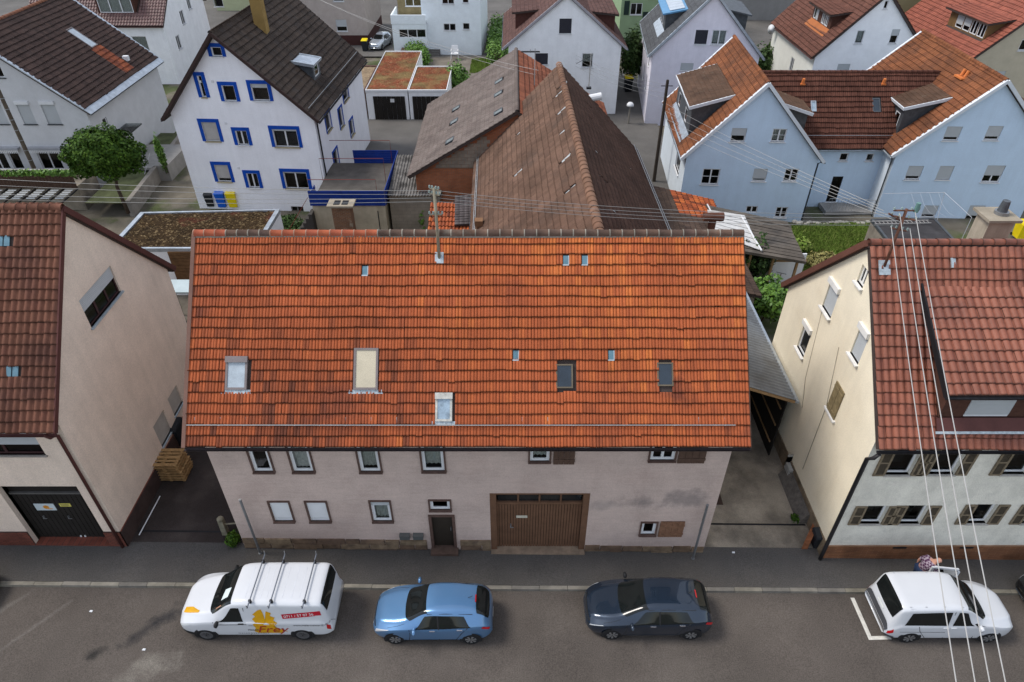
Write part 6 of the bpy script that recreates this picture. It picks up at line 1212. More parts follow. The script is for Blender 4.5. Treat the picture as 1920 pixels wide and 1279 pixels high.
LOGO=M('logo_amber',(.58,.30,.01),.4,fine=0,var=.08,scale=6); LRED=M('letter_red',(.33,.03,.02),.4,fine=0,var=0); RB=M('banner_red',(.42,.015,.03),.4,fine=0,var=0); LBK=M('letter_black',(.05,.05,.06),.5,fine=0,var=0)
bl=[(2.62,.28),(2.58,.6),(2.66,.78),(2.60,.98),(2.70,1.05),(2.62,1.20),(2.74,1.34),(2.66,1.42),(2.86,1.62),(2.98,1.66),(3.02,1.45),(2.93,1.15),(2.98,1.0),(3.06,1.30),(3.12,1.58),(3.28,1.50),(3.22,1.36),(3.36,1.28),(3.30,1.14),(3.42,1.04),(3.30,.9),(3.40,.72),(3.66,.55),(3.62,.28)]
decal(V,bl,LOGO,'logo'); text(V,'Frey',2.66,.52,.56,LRED,shear=.35,off=.018); text(V,'MALER',2.38,.62,.12,LBK)
text(V,'M A L E R G E S C H Ä F T',2.02,.42,.09,LBK,off=.018); text(V,'www.malermeister-frey.com',3.92,.90,.115,LBK)
an=.12; R0=(3.62,1.22); bw,bh=1.28,.21; rr=[(R0[0]+a*math.cos(an)-b*math.sin(an),R0[1]+a*math.sin(an)+b*math.cos(an)) for a,b in ((0,0),(bw*.33,0),(bw*.66,0),(bw,0),(bw,bh),(bw*.66,bh),(bw*.33,bh),(0,bh))]
decal(V,rr,RB,'banner'); text(V,'0711 / 57 07 36',R0[0]+.05,R0[1]+.06,.155,WHITE,rot=an,off=.016)
hl=V.patch('bonnet_logo',LOGO,[(.42,.80),(.78,.82),(.80,.86),(.52,.90)],1,off=.006,nx=6,nt=5); V.patch('bonnet_logo',LOGO,[(.20,.80),(.50,.80),(.52,.90),(.24,.90)],1,off=.005,nx=6,nt=4)
def hatch(name,label,base,sg,paint,L,wb,H,W,glassk,rim,dark=False,ang=0):
    c=Car(name,label,'car',base,sg,paint,L,
      zt=[(0,.50),(.06,.66),(.25,.80),(.6,.90),(1.0,.99),(1.12,1.02),(L*.46,H-.06),(L*.54,H-.01),(L*.66,H),(L*.84,H-.07),(L*.91,H-.16),(L-.10,.96),(L-.03,.75),(L,.52)],
      hw=[(0,.46),(.08,.62),(.30,W-.12),(.7,W-.02),(1.2,W),(L-.9,W),(L-.35,W-.06),(L-.08,W-.18),(L,W-.30)],
      zb=[(0,.44),(.1,.58),(.5,.74),(1.1,.86),(L*.6,.92),(L-.5,.97),(L-.1,.80),(L,.48)],
      rw=[(0,.30),(.3,.52),(1.0,W-.24),(L*.45,W-.30),(L*.6,W-.28),(L*.82,W-.31),(L-.25,W-.30),(L,W-.42)],
      zs=[(0,.28),(.25,.20),(L-.3,.22),(L,.34)],ang=ang)
    c.body(); c.wheels(*wb,.31,rim,7)
    c.patch('windscreen',CARG,(1.10,1.30,.745,L*.455,L*.475,.775),0); c.patch('rear_window',CARG,(L*.865,L*.875,.80,L-.10,L-.14,.80),0,off=.009)
    for sd in (1,-1):
        c.patch('side_window',CARG,[(1.40,.502),(L*.556,.502),(L*.55,.715),(L*.45,.715)],sd); c.patch('side_window',CARG,[(L*.568,.502),(L*.83,.52),(L*.77,.70),(L*.562,.715)],sd)
        c.patch('headlamp',LAMP,[(.10,.40),(.55,.50),(.62,.56),(.16,.56)] if not dark else [(.10,.46),(.55,.52),(.52,.555),(.14,.53)],sd,off=.008); c.patch('tail_lamp',TAIL,[(L-.36,.44),(L-.10,.40),(L-.08,.50),(L-.30,.52)],sd,off=.010)
        c.line([(1.25,.1),(1.30,.30),(1.28,.50)],sd); c.line([(L*.56,.08),(L*.565,.5)],sd); c.line([(L*.80,.50),(L*.755,.33),(L*.70,.10)],sd); c.line([(1.35,.10),(L*.72,.10)],sd); c.handle(L*.51,.43,CHROME,sd); c.handle(L*.735,.44,CHROME,sd); c.mirror(1.48,paint if not dark else BLKP if sd<0 else paint,sd)
        c.patch('door_pillar',BLKP,[(L*.556,.502),(L*.568,.502),(L*.562,.715),(L*.55,.715)],sd,nx=2); c.line([(L*.47,.75),(L*.62,.755),(L*.84,.755)],sd,r=.010,name='roof_trim')
        c.line([(.55,.62),(.9,.66),(1.12,.70)],sd,r=.005)
    c.patch('grille',BLKP,(.035,.09,.62,.075,.13,.62),0,off=.006,nt=3); c.patch('brake_lamp',TAIL,(L*.857,L*.857,.955,L*.866,L*.866,.955),0,off=.014,nx=4,nt=2)
    y,z=c.S(L*.80,1.0); MB().tube([c.W(L*.80,0,z),c.W(L*.80+.15,0,z+.10)],.008,5).build('aerial',BLKP,c.root)
    c.patch('number_plate',WHITE,(L-.012,L-.012,.93,L-.004,L-.004,.93),0,off=.02,nx=4,nt=2)
    return c
BLP=M('blue_metallic',(.10,.215,.39),.28,.45,coat=.9,var=.02,fine=.02); DBP=M('navy_metallic',(.018,.030,.050),.25,.45,coat=1,var=.04,fine=.02)
wbC=(.78,3.29); cb=carbase(743,884,1205,.80,wbC,4.0,1); hatch('hatchback','light blue metallic hatchback parked second from the left','',1,BLP,4.0,wbC,1.46,.86,0,RIMS) if False else None
hatch('hatchback','light blue metallic hatchback parked right behind the white van',cb,1,BLP,4.0,wbC,1.46,.86,0,RIMS)
wbL=(.86,3.50); cb=carbase(1148,1290,1197,.84,wbL,4.26,1); hatch('hatchback','dark navy five-door hatchback parked by the brown garage gate',cb,1,DBP,4.26,wbL,1.44,.89,0,RIMS,dark=True)
# parts of two more cars at the picture's edges
cb=ground_at(1960,1172); hatch('hatchback','black car cut off by the right edge behind the white estate',Vector((cb.x+1.6,cb.y+.80,cb.z)),1,M('black_paint',(.01,.011,.012),.25,coat=1,fine=0),4.1,(.8,3.3),1.44,.87,0,RIMS,dark=True)
cb=ground_at(-30,1150); hatch('hatchback','black car just beyond the left edge at the kerb',Vector((cb.x-1.95,cb.y+.55,cb.z)),-1,MATS['black_paint'],4.1,(.8,3.3),1.44,.87,0,RIMS,dark=True)
# white compact people carrier, nose to the right
Lc=4.41; wb=(.88,3.56)
a,b=ground_at(1866,1203),ground_at(1708,1207); an=math.atan2(b.y-a.y,b.x-a.x)-math.pi
cc_=Vector(((a.x+b.x)/2-.26,(a.y+b.y)/2+.88,(a.z+b.z)/2))
c=Car('people_carrier','white boxy people carrier with passenger door open, parked at the right','car',cc_,-1,WP_,Lc,
  zt=[(0,.62),(.07,.80),(.3,.94),(.7,1.04),(1.05,1.12),(1.16,1.16),(1.95,1.70),(2.15,1.77),(2.5,1.81),(3.9,1.79),(4.15,1.72),(4.30,1.15),(4.36,.95),(4.41,.6)],
  hw=[(0,.52),(.08,.68),(.35,.82),(.75,.89),(3.9,.89),(4.25,.86),(4.41,.76)],
  zb=[(0,.52),(.12,.68),(.5,.84),(1.1,.98),(4.0,1.02),(4.41,.56)],
  rw=[(0,.36),(.3,.56),(1.05,.70),(1.9,.68),(2.3,.70),(3.9,.71),(4.2,.69),(4.41,.62)],
  zs=[(0,.28),(.25,.22),(4.1,.24),(4.41,.36)],ang=0)
c.body(); c.wheels(*wb,.32,RIMS,7)
c.patch('windscreen',CARG,(1.12,1.34,.74,1.96,2.0,.765),0); c.patch('rear_window',CARG,(4.13,4.14,.79,4.305,4.285,.79),0,off=.012)
for sd in (1,-1):
    c.patch('side_window',CARG,[(1.60,.52),(2.36,.515),(2.30,.70),(1.98,.70)],sd); c.patch('quarter_window',CARG,[(1.22,.505),(1.52,.51),(1.62,.58),(1.55,.60)],sd,nx=4,nt=4); c.patch('side_window',CARG,[(2.50,.515),(3.95,.525),(3.82,.69),(2.52,.70)],sd)
    c.patch('headlamp',LAMP,[(.08,.42),(.50,.50),(.58,.55),(.14,.56)],sd,off=.008); c.patch('tail_lamp',TAIL,[(4.20,.30),(4.36,.30),(4.345,.47),(4.22,.47)],sd,off=.012); c.line([(1.45,.1),(1.5,.5)],sd); c.line([(2.43,.08),(2.43,.70)],sd); c.line([(3.05,.10),(3.35,.30),(3.45,.46)],sd); c.line([(2.5,.28),(4.0,.28)],sd,r=.006); c.mirror(1.50,WP_ if sd>0 else BLKP,sd)
    c.handle(2.30,.42,WP_,sd); c.handle(2.56,.42,WP_,sd)
    c.patch('bumper',M('grey_plastic',(.06,.062,.068),.6),[(4.06,.02),(4.41,.02),(4.40,.20),(4.10,.13)],sd,off=.012); c.line([(2.0,.765),(3.9,.775)],sd,r=.008,mat=M('trim_grey',(.45,.46,.48),.5),name='roof_trim')
    for x in (2.2,2.8,3.4,3.9): y,z=c.S(x,.82); MB().hexa([c.W(x+p,(y+q)*sd,z+r_) for r_ in (.0,.02) for p,q in ((-.03,-.01),(.03,-.01),(.03,.01),(-.03,.01))]).build('roof_cap',MATS['trim_grey'],c.root)
c.patch('rear_bumper',MATS['grey_plastic'],(4.372,4.35,.55,4.405,4.40,.50),0,off=.02); c.patch('number_plate',M('plate_white',(.62,.64,.62),.5,fine=0),(4.335,4.335,.945,4.352,4.352,.945),0,off=.022,nx=6,nt=2)
# its open passenger door on the pavement side
dd=MB(); th=.12
def dpt(a,z,o=0): q=Vector((1.42+a*math.cos(th),-(.90+a*math.sin(th)),z)); return c.W(q.x,q.y+o*.4,q.z)
for (a0,a1,z0,z1) in ((0,.95,.32,.98),(0,.08,.98,1.5),(.87,.95,.98,1.62),(.08,.87,1.56,1.64)): dd.hexa([dpt(a0,z0),dpt(a1,z0),dpt(a1,z0,.15),dpt(a0,z0,.15),dpt(a0,z1),dpt(a1,z1),dpt(a1,z1,.15),dpt(a0,z1,.15)])
do=dd.build('open_door',WP_,c.root); MB().poly([dpt(.08,.98,.08),dpt(.87,.98,.08),dpt(.87,1.56,.08),dpt(.08,1.52,.08)]).build('door_window',GLASS,do)
# ---------------------------------------------------------------- man bending at the open car door
def skin_body(name,verts,edges,radii,mat,parent,root,sub=2):
    me=bpy.data.meshes.new(name); me.from_pydata([tuple(v) for v in verts],edges,[]); ob=bpy.data.objects.new(name,me); COL.objects.link(ob)
    ob.modifiers.new('s','SKIN'); 
    for i,r in enumerate(radii):
        sv=me.skin_vertices[0].data[i]; sv.radius=(r if isinstance(r,tuple) else (r,r)); sv.use_root=(i==root)
    sb=ob.modifiers.new('u','SUBSURF'); sb.levels=sub; sb.render_levels=sub
    dg=bpy.context.evaluated_depsgraph_get(); m2=bpy.data.meshes.new_from_object(ob.evaluated_get(dg)); COL.objects.unlink(ob); bpy.data.objects.remove(ob)
    m2.materials.clear(); return link(name,m2,mat,parent,smooth=True)
pf=G(1712,1097,gz(14,14)); pf=Vector((pf.x,pf.y+.05,gz(pf.x,pf.y)))
pm=thing('person','bald man in purple checked shirt and jeans bending at the open car door','person',tuple(pf))
SKIN=M('skin',(.52,.27,.19),.6,var=.05,fine=0); JEAN=M('jeans',(.025,.04,.085),.85,var=.2,scale=8)
SH=bpy.data.materials.new('checked_shirt'); SH.use_nodes=True; MATS['checked_shirt']=SH
nt=SH.node_tree; g=nn(nt,'NewGeometry'); ck=nn(nt,'TexChecker'); ck.inputs['Scale'].default_value=13; ck.inputs['Color1'].default_value=(.34,.27,.32,1); ck.inputs['Color2'].default_value=(.07,.018,.06,1); nt.links.new(g.outputs['Position'],ck.inputs['Vector']); nt.links.new(ck.outputs[0],nt.nodes['Principled BSDF'].inputs['Base Color']); nt.nodes['Principled BSDF'].inputs['Roughness'].default_value=.9
def pv_(x,y,z): return Vector((x,y,z))
# local: x right (towards the car nose), y away, z up; the torso leans to the right and towards the car
J=dict(pel=pv_(0,0,.93),sp=pv_(.14,-.02,1.12),ch=pv_(.32,-.06,1.30),nk=pv_(.45,-.08,1.42),hd=pv_(.56,-.11,1.50),ht=pv_(.62,-.13,1.58),sl=pv_(.33,.14,1.36),sr=pv_(.37,-.24,1.32),el=pv_(.20,.36,1.12),wl=pv_(.14,.30,.88),er=pv_(.55,-.34,1.10),wr=pv_(.72,-.30,.95),hl=pv_(-.03,.10,.90),hr=pv_(.02,-.11,.90),kl=pv_(-.02,.13,.50),kr=pv_(.10,-.12,.50),al=pv_(-.12,.13,.09),ar=pv_(.04,-.13,.09),tl=pv_(.08,.15,.04),tr=pv_(.22,-.15,.04))
J.update(sp=pv_(.05,-.02,1.14),ch=pv_(.13,-.04,1.34),nk=pv_(.22,-.07,1.49),hd=pv_(.30,-.10,1.59),ht=pv_(.35,-.12,1.68),sl=pv_(.10,.16,1.40),sr=pv_(.15,-.23,1.38),el=pv_(-.04,.27,1.13),wl=pv_(-.03,.25,.90),er=pv_(.30,-.32,1.14),wr=pv_(.50,-.30,1.05)); K=list(J); I={k:i for i,k in enumerate(K)}
ED=[('pel','sp'),('sp','ch'),('ch','nk'),('nk','hd'),('hd','ht'),('ch','sl'),('sl','el'),('el','wl'),('ch','sr'),('sr','er'),('er','wr'),('pel','hl'),('hl','kl'),('kl','al'),('al','tl'),('pel','hr'),('hr','kr'),('kr','ar'),('ar','tr')]
RD=dict(pel=.13,sp=.15,ch=.155,nk=.065,hd=.095,ht=.08,sl=.07,sr=.07,el=.045,wl=.032,er=.045,wr=.032,hl=.10,hr=.10,kl=.06,kr=.06,al=.042,ar=.042,tl=.035,tr=.035)
skin_body('body',[J[k] for k in K],[(I[a],I[b]) for a,b in ED],[RD[k] for k in K],SKIN,pm,0)
def sub(keys,edges,rad,name,mat,root=0):
    ii={k:i for i,k in enumerate(keys)}; skin_body(name,[J2[k] for k in keys],[(ii[a],ii[b]) for a,b in edges],[rad[k] for k in keys],mat,pm,root)
J2=dict(J); J2['el2']=J['sl'].lerp(J['el'],.9); J2['er2']=J['sr'].lerp(J['er'],.9); J2['nk2']=J['ch'].lerp(J['nk'],.6)
sub(['pel','sp','ch','nk2','sl','el2','sr','er2'],[('pel','sp'),('sp','ch'),('ch','nk2'),('ch','sl'),('sl','el2'),('ch','sr'),('sr','er2')],dict(pel=.178,sp=.185,ch=.20,nk2=.10,sl=.115,el2=.078,sr=.115,er2=.078),'shirt',SH)
sub(['pel','hl','kl','al','hr','kr','ar'],[('pel','hl'),('hl','kl'),('kl','al'),('pel','hr'),('hr','kr'),('kr','ar')],dict(pel=.168,hl=.128,kl=.085,al=.07,hr=.128,kr=.085,ar=.07),'trousers',JEAN)
for kk in ('tl','tr'):
    a=J['al' if kk=='tl' else 'ar']; b=J[kk]; MB().tube([pf+a+Vector((-.06,0,-.05)),pf+b+Vector((0,0,.01)),pf+b+Vector((.08,0,-.0))],[.05,.048,.03],8).build('shoe',DARK,pm,smooth=True)
def hand(w,d,sd):
    d=d.normalized(); s=d.cross(Vector((0,0,1))).normalized(); n=s.cross(d); Vv=[w,w+d*.05,w+d*.09]; E=[(0,1),(1,2)]; Rr=[.028,(.036),(.034)]
    for k,(o,l) in enumerate(((-.030,.055),(-.010,.065),(.010,.062),(.029,.05))):
        i=len(Vv); Vv+=[w+d*.095+s*o,w+d*(.095+l*.55)+s*o*1.1-n*.008,w+d*(.095+l)+s*o*1.1-n*.025]; E+=[(2,i),(i,i+1),(i+1,i+2)]; Rr+=[.010,.009,.007]
    i=len(Vv); Vv+=[w+d*.045+s*.04*sd,w+d*.085+s*.062*sd-n*.01]; E+=[(1,i),(i,i+1)]; Rr+=[.012,.009]
    return skin_body('hand',Vv,E,Rr,SKIN,pm,0,sub=1)
hand(J['wl'],J['wl']-J['el'],1); hand(J['wr'],J['wr']-J['er'],-1)
hd_=J['hd']; fwd=Vector((.75,-.30,-.25)).normalized(); sde=fwd.cross(Vector((0,0,1))).normalized(); upf=sde.cross(fwd)
MB().tube([pf+hd_+fwd*.085,pf+hd_+fwd*.125-upf*.03],[.012,.016],6).build('nose',SKIN,pm,smooth=True)
for q in (-1,1): MB().tube([pf+hd_+sde*(q*.088),pf+hd_+sde*(q*.108)+upf*.02],[.022,.015],6).build('ear',SKIN,pm,smooth=True); MB().tube([pf+hd_+fwd*.088+sde*(q*.034)+upf*.02,pf+hd_+fwd*.096+sde*(q*.034)+upf*.02],.010,6).build('eye',DARK,pm)
MB().tube([pf+hd_+fwd*.088-upf*.055-sde*.025,pf+hd_+fwd*.092-upf*.055+sde*.025],.006,5).build('mouth',M('lips',(.30,.12,.10),.6),pm)
# ---------------------------------------------------------------- trees and shrubs
def leaves(name,par,blobs,n,size,mat,seed=1,fill=.55,up=.35):
    """leaf quads spread through overlapping ellipsoids, denser near their skin, facing outwards and up with scatter"""
    rg=np.random.default_rng(seed); B=np.array([(b[0],b[1],b[2]) for b in blobs]); Rr=np.array([b[3:6] for b in blobs]); w=(Rr.prod(1))**(2/3); k=rg.choice(len(B),n,p=w/w.sum())
    d=rg.normal(size=(n,3)); d/=np.linalg.norm(d,axis=1)[:,None]; r=1-fill*rg.random(n)**2.2; bump=1+.13*np.sin(d[:,0]*7+k)+.13*np.sin(d[:,1]*9+2*k)+.1*np.sin(d[:,2]*8)
    C=B[k]+d*Rr[k]*(r*bump)[:,None]; nm=d+rg.normal(0,.55,(n,3))+np.array([0,0,up]); nm/=np.linalg.norm(nm,axis=1)[:,None]
    t=np.cross(nm,rg.normal(size=(n,3))); t/=np.linalg.norm(t,axis=1)[:,None]; b=np.cross(nm,t); s=size*(.6+.8*rg.random(n))[:,None]
    V=np.stack([C-t*s,C-b*s*.55+nm*s*.12,C+t*s,C+b*s*.55+nm*s*.12],1)-np.array(root_loc(par)); me=np_mesh(name,V.reshape(-1,3),np.arange(4*n).reshape(-1,4),np.repeat(rg.random(n),4)); return link(name,me,mat,par)
LEAF=M('maple_leaves',ramp=[(.020,.050,.006),(.032,.072,.008),(.048,.10,.010),(.075,.135,.014)],rough=.7,var=.3,scale=1.5,fine=0,spec=.15); LEAF2=M('hedge_leaves',ramp=[(.055,.13,.015),(.085,.18,.02),(.13,.24,.03)],rough=.55,var=.25,scale=1.2,fine=0,spec=.4); LEAF3=M('dark_leaves',ramp=[(.025,.05,.015),(.04,.075,.02),(.06,.10,.028)],rough=.6,var=.25,fine=0); LEAF4=M('yellow_grass',ramp=[(.22,.19,.06),(.28,.25,.10),(.15,.15,.05)],rough=.7,var=.2,fine=0)
BARK=M('bark',(.075,.055,.04),.95,var=.3,scale=6,bump=.6,bscale=20)
tb=G(238,392,.6); ct=Vector((tb.x-.1,tb.y,0)); zc=onY(196,290,tb.y); cx_=zc.x
bt_=thing('ball_tree','round clipped ball-crowned maple in the left garden','tree',(tb.x,tb.y,.6))
MB().tube([(tb.x,tb.y,.3),(tb.x-.1,tb.y,zc.z*.5),(cx_+.3,tb.y,zc.z-1.0),(cx_,tb.y,zc.z)],[.13,.11,.10,.05],8).build('trunk',BARK,bt_,smooth=True)
for k in range(9):
    a=k*.7; MB().tube([(cx_+.2,tb.y,zc.z-1.0),(cx_+.9*math.cos(a),tb.y+.9*math.sin(a),zc.z-.2),(cx_+1.9*math.cos(a),tb.y+1.9*math.sin(a),zc.z+.35*math.sin(k*2.1))],[.06,.04,.015],6).build('limb',BARK,bt_)
leaves('crown',bt_,[(cx_,tb.y,zc.z+.1,2.0,1.9,1.4),(cx_-.8,tb.y-.3,zc.z+.2,1.3,1.3,1.15),(cx_+.9,tb.y,zc.z-.1,1.3,1.3,1.15),(cx_+.1,tb.y-.4,zc.z+.6,1.4,1.3,1.0)],30000,.095,LEAF,3,fill=.35)
def shrub(name,label,px,z,r,n,size,mat,seed,cat='shrub',lift=.0,stems=3):
    p=G(*px,z) if z is not None else GG(*px); t=thing(name,label,cat,tuple(p)); 
    for k in range(stems): a=k*2.4; MB().tube([p+Vector((.1*math.cos(a),.1*math.sin(a),-.1)),p+Vector((r[0]*.5*math.cos(a),r[1]*.5*math.sin(a),r[2]*1.2+lift))],[.04,.015],5).build('stem',BARK,t)
    bl=[(p.x,p.y,p.z+r[2]+lift,*r)]; rg=random.Random(seed)
    for k in range(5): a=rg.random()*6.28; bl.append((p.x+r[0]*.5*math.cos(a),p.y+r[1]*.5*math.sin(a),p.z+lift+r[2]*(.6+.7*rg.random()),r[0]*.6,r[1]*.6,r[2]*.6))
    leaves('crown',t,bl,n,size,mat,seed); return t
shrub('fig_shrub','bright green leafy shrub between the orange roof and the bicycles',(1425,600),None,(1.15,1.3,1.0),5000,.12,LEAF2,5,lift=.5)
shrub('dark_shrub','dark shrub under the shed roof edge beside the long house',(1400,540),None,(1.0,1.0,1.3),2600,.12,LEAF3,6,lift=.6)
shrub('passage_tree','tall green shrub between the white and lilac houses',(1178,165),0,(1.1,1.1,2.2),4200,.16,LEAF3,8,lift=1.0,cat='tree')
shrub('garage_bush','round green bush at the end of the short garage',(856,180),0,(1.1,1.3,1.4),3500,.14,LEAF2,9,lift=.2)
shrub('lawn_shrub','rounded shrub at the edge of the lawn by the plank roof',(1500,470),.3,(.6,.6,.4),1600,.10,GRB,10); shrub('lawn_edge_weeds','tangled dry weeds at the lawn edge above the cream gable',(1545,500),.3,(1.0,.9,.4),1800,.09,LEAF4,11)
shrub('pampas_grass','tuft of dry yellow ornamental grass behind the blue link wing',(1474,176),0,(.9,.9,1.2),1500,.16,LEAF4,12,cat='plant'); shrub('rear_shrub','green shrub between lilac house and white red-roofed house',(1432,160),0,(1.8,1.6,2.0),3500,.18,LEAF3,13)
shrub('ivy_trellis','narrow ivy-covered trellis beside the garden steps',(312,322),.6,(.25,.25,1.35),1500,.09,LEAF2,14,cat='plant'); shrub('stair_weeds','weeds at the foot of the stairs beside the blue terrace',(575,442),0,(1.3,.9,.45),1800,.09,LEAF3,15,cat='plant'); shrub('yard_weeds','weeds in the yard below the blue stairs left of the beige garage',(545,430),0,(.9,.7,.5),1500,.09,LEAF3,16,cat='plant')
shrub('post_weeds','green weeds growing at the corner of the pinkish house by the stone post',(440,1018),None,(.22,.3,.28),900,.05,LEAF,17,cat='plant',stems=2); shrub('drive_weeds','small weed tuft beside the old boards in the driveway',(1490,975),None,(.15,.2,.12),250,.05,LEAF,18,cat='plant',stems=1); shrub('block_weeds','tall grass tuft at the wall of the block shed',(795,437),0,(.25,.25,.9),350,.12,LEAF2,19,cat='plant'); shrub('terrace_plants','row of plants along the planter of the brown terrace fence',(70,330),3.0,(6.0,.25,.22),1800,.10,LEAF2,20,cat='plant',stems=0)
def hedge(name,label,p0,p1,w,h,n,mat,seed):
    t=thing(name,label,'hedge',tuple(p0)); bl=[]; L_=(p1-p0).length; m=max(2,int(L_/.7))
    for k in range(m+1):
        for q in (-.25,.25): p=p0.lerp(p1,k/m); s=(p1-p0).normalized().cross(Vector((0,0,1))); bl.append((p.x+s.x*q*w,p.y+s.y*q*w,h*.55,w*.5,w*.5,h*.55))
    MB().box(min(p0.x,p1.x)-w*.2,min(p0.y,p1.y),0,max(p0.x,p1.x)+w*.2,max(p0.y,p1.y),h*.6).build('stems',BARK,t); leaves('foliage',t,bl,n,.13,mat,seed)
hedge('clipped_hedge','clipped green hedge between the moss-roofed garage and the stairs',G(788,128),G(770,84),1.6,1.6,6000,LEAF2,21); hedge('tall_hedge','bright green hedge on the left side of the white gable house',G(933,124),G(936,62),1.7,2.0,6000,LEAF2,22); hedge('low_hedge','low dark green hedge in front of the icy annex',G(748,100),G(795,96),1.0,1.2,3000,LEAF3,23)
gp=[G(880,138,.02),G(960,130,.02),G(955,108,.02),G(885,112,.02)]; tag(blades('lawn_patch',gp,.02,5000,.2,.05,GRB),'small patch of grass by the white garden chair','grass')
# ---------------------------------------------------------------- masts, wires, lamp
GALV=MATS['galvanised']
def mast(name,label,base,top,mat,arms,r=.05):
    t=thing(name,label,'mast',tuple(base)); MB().tube([base,top],r,10).build('pole',mat,t,smooth=True)
    for (dz,w,dy) in arms:
        z=top.z-dz; MB().tube([(top.x-w,top.y+dy,z),(top.x+w,top.y-dy,z)],.028,6).build('cross_arm',mat,t)
        for q in (-1,-.4,.4,1): MB().lathe((top.x+q*w,top.y-q*dy,z+.02),[(.015,0),(.035,.02),(.02,.04),(.035,.06),(.02,.09),(0,.10)],8).build('insulator',M('porcelain',(.20,.26,.24),.25,spec=.6),t)
    return t
b1=RA.P(*RA.px(824,488),0); t1=onY(813,352,b1.y); t1=Vector((b1.x-.0,b1.y,t1.z)); m1=mast('roof_mast','wooden-grey power mast with green insulators on the orange roof','1'and b1-Vector((0,0,.3)),t1,M('mast_wood',(.26,.23,.17),.8,var=.2,scale=4),((.05,.14,.05),(.22,.16,.06),(.9,.20,.0)))
MB().fbox(RA,RA.px(824,488)[0]-.14,RA.px(824,488)[0]+.14,RA.px(824,488)[1]-.12,RA.px(824,488)[1]+.25,.04,.09).build('mast_flashing',LEAD,m1)
b2=RC.P(*RC.px(1656,505),0); t2=onY(1690,392,b2.y); t2=Vector((b2.x,b2.y,t2.z)); RMS=M('rusty_mast',(.13,.06,.04),.8,var=.25,scale=6); m2=mast('roof_mast','rusty power mast with crowded insulators on the cream house roof',b2-Vector((0,0,.3)),t2,RMS,((.05,.38,.0),(.3,.30,.15),(.7,.2,.1)),r=.045)
MB().fbox(RC,RC.px(1656,505)[0]-.18,RC.px(1656,505)[0]+.18,RC.px(1656,505)[1]-.2,RC.px(1656,505)[1]+.28,.06,.10).build('mast_flashing',LEAD,m2); MB().tube([(t2.x-.5,t2.y,t2.z-.15),(t2.x+.1,t2.y+.1,t2.z-.5)],.03,6).build('brace',RMS,m2); MB().tube([(t2.x+.3,t2.y,t2.z-.1),(t2.x+.3,t2.y,t2.z+.2)],.07,8).build('fuse_box',M('green_fuse',(.12,.22,.20),.4),m2)
WIRE=M('pale_wire',(.40,.39,.37),.5,.2,fine=0,var=0); WIREG=M('grey_wire',(.26,.26,.25),.5,.3,fine=0,var=0)
def wire(a,b,sag,r,mat,label,group):
    a,b=Vector(a),Vector(b); n=16; pts=[a.lerp(b,k/n)-Vector((0,0,4*sag*(k/n)*(1-k/n))) for k in range(n+1)]; o=MB().tube(pts,r,5).build('overhead_wire',mat,loc=tuple(a)); return tag(o,label,'wire',group)
OR4=['leftmost','second from left','third from left','rightmost']
for k,(xa,ya,xb) in enumerate(((1671,424,1804),(1687,400,1840),(1706,428,1868),(1716,398,1898))):
    a=onY(xa,ya,t2.y-.05+.0); r_=ray(xb,1279); e=CAM+r_*((9.2-HC)/r_.z); d=(e-a); wire(a,a+d*1.6,.25,.0115,WIRE,'pale overhead wire crossing the street to the cream house mast, %s of four'%OR4[k],'street wires on the right')
for k,(y0,y1,y2) in enumerate(((333,352,404),(345,360,415),(362,378,428),(372,392,436))):
    a=Vector((t1.x,t1.y,t1.z-.1-.12*k)); l=onY(-60,y0,t1.y+2.0); wire(a+Vector((-.1,0,0)),l,.12,.007,WIREG,'thin grey wire running left from the orange roof mast, wire %s down'%('one','two','three','four')[k],'wires left of the roof mast')
    b=Vector((t2.x-.35+.15*k,t2.y,t2.z-.15-.13*k)); wire(a+Vector((.1,0,0)),b,.25,.007,WIREG,'thin grey wire spanning between the two roof masts, wire %s down'%('one','two','three','four')[k],'wires between the roof masts')
pl_=thing('wooden_pole','tall dark wooden pole beside the left blue gable house','pole',tuple(G(1232,345,0))); pb_=G(1226,340,0); pt=onY(1255,150,pb_.y); MB().tube([(pb_.x,pb_.y,-.2),(pb_.x,pb_.y,pt.z)],[.13,.10],10).build('shaft',M('pole_dark',(.05,.04,.032),.9,var=.2),pl_); MB().tube([(pb_.x-.4,pb_.y,pt.z-.4),(pb_.x+.4,pb_.y,pt.z-.4)],.03,6).build('cross_arm',DARK,pl_)
for k in range(4):
    b=Vector((t2.x-.9+.22*k,t2.y,t2.z+.1-.16*k)); wire((pb_.x+.1,pb_.y,pt.z-1.6-.5*k),b,.15,.008,WIRE,'pale wire from the dark wooden pole to the rusty mast, wire %s down'%('one','two','three','four')[k],'wires from the wooden pole')
    e=onY(1000,118+10*k,62) ; wire((pb_.x-.1,pb_.y,pt.z-.3-.3*k),(5.5,61.5,5.2-.3*k),.3,.008,WIREG,'wire from the dark wooden pole to the white gable house, wire %s down'%('one','two','three','four')[k],'wires to the white gable house')
for k in range(2): wire(G(590,-5,11+k*.4),onY(1010-6*k,132+8*k,47),.5,.012,WIRE,'wire over the garages to the rust-tiled roof antenna, %s one'%('upper','lower')[k],'wires over the garages')
lp=thing('street_lamp','street lamp with white dome in the passage by the white gable house','street lamp',tuple(G(1178,232,0))); q=G(1178,232,0); zt_=onY(1180,204,q.y).z; MB().tube([(q.x,q.y,-.1),(q.x,q.y,zt_+.2)],[.09,.06],8).build('post',M('lamp_post',(.22,.20,.17),.8),lp); MB().lathe((q.x,q.y,zt_+.2),[(.10,0),(.32,.05),(.30,.2),(.18,.34),(0,.38)],12).build('lamp_dome',WHITE,lp,smooth=True)
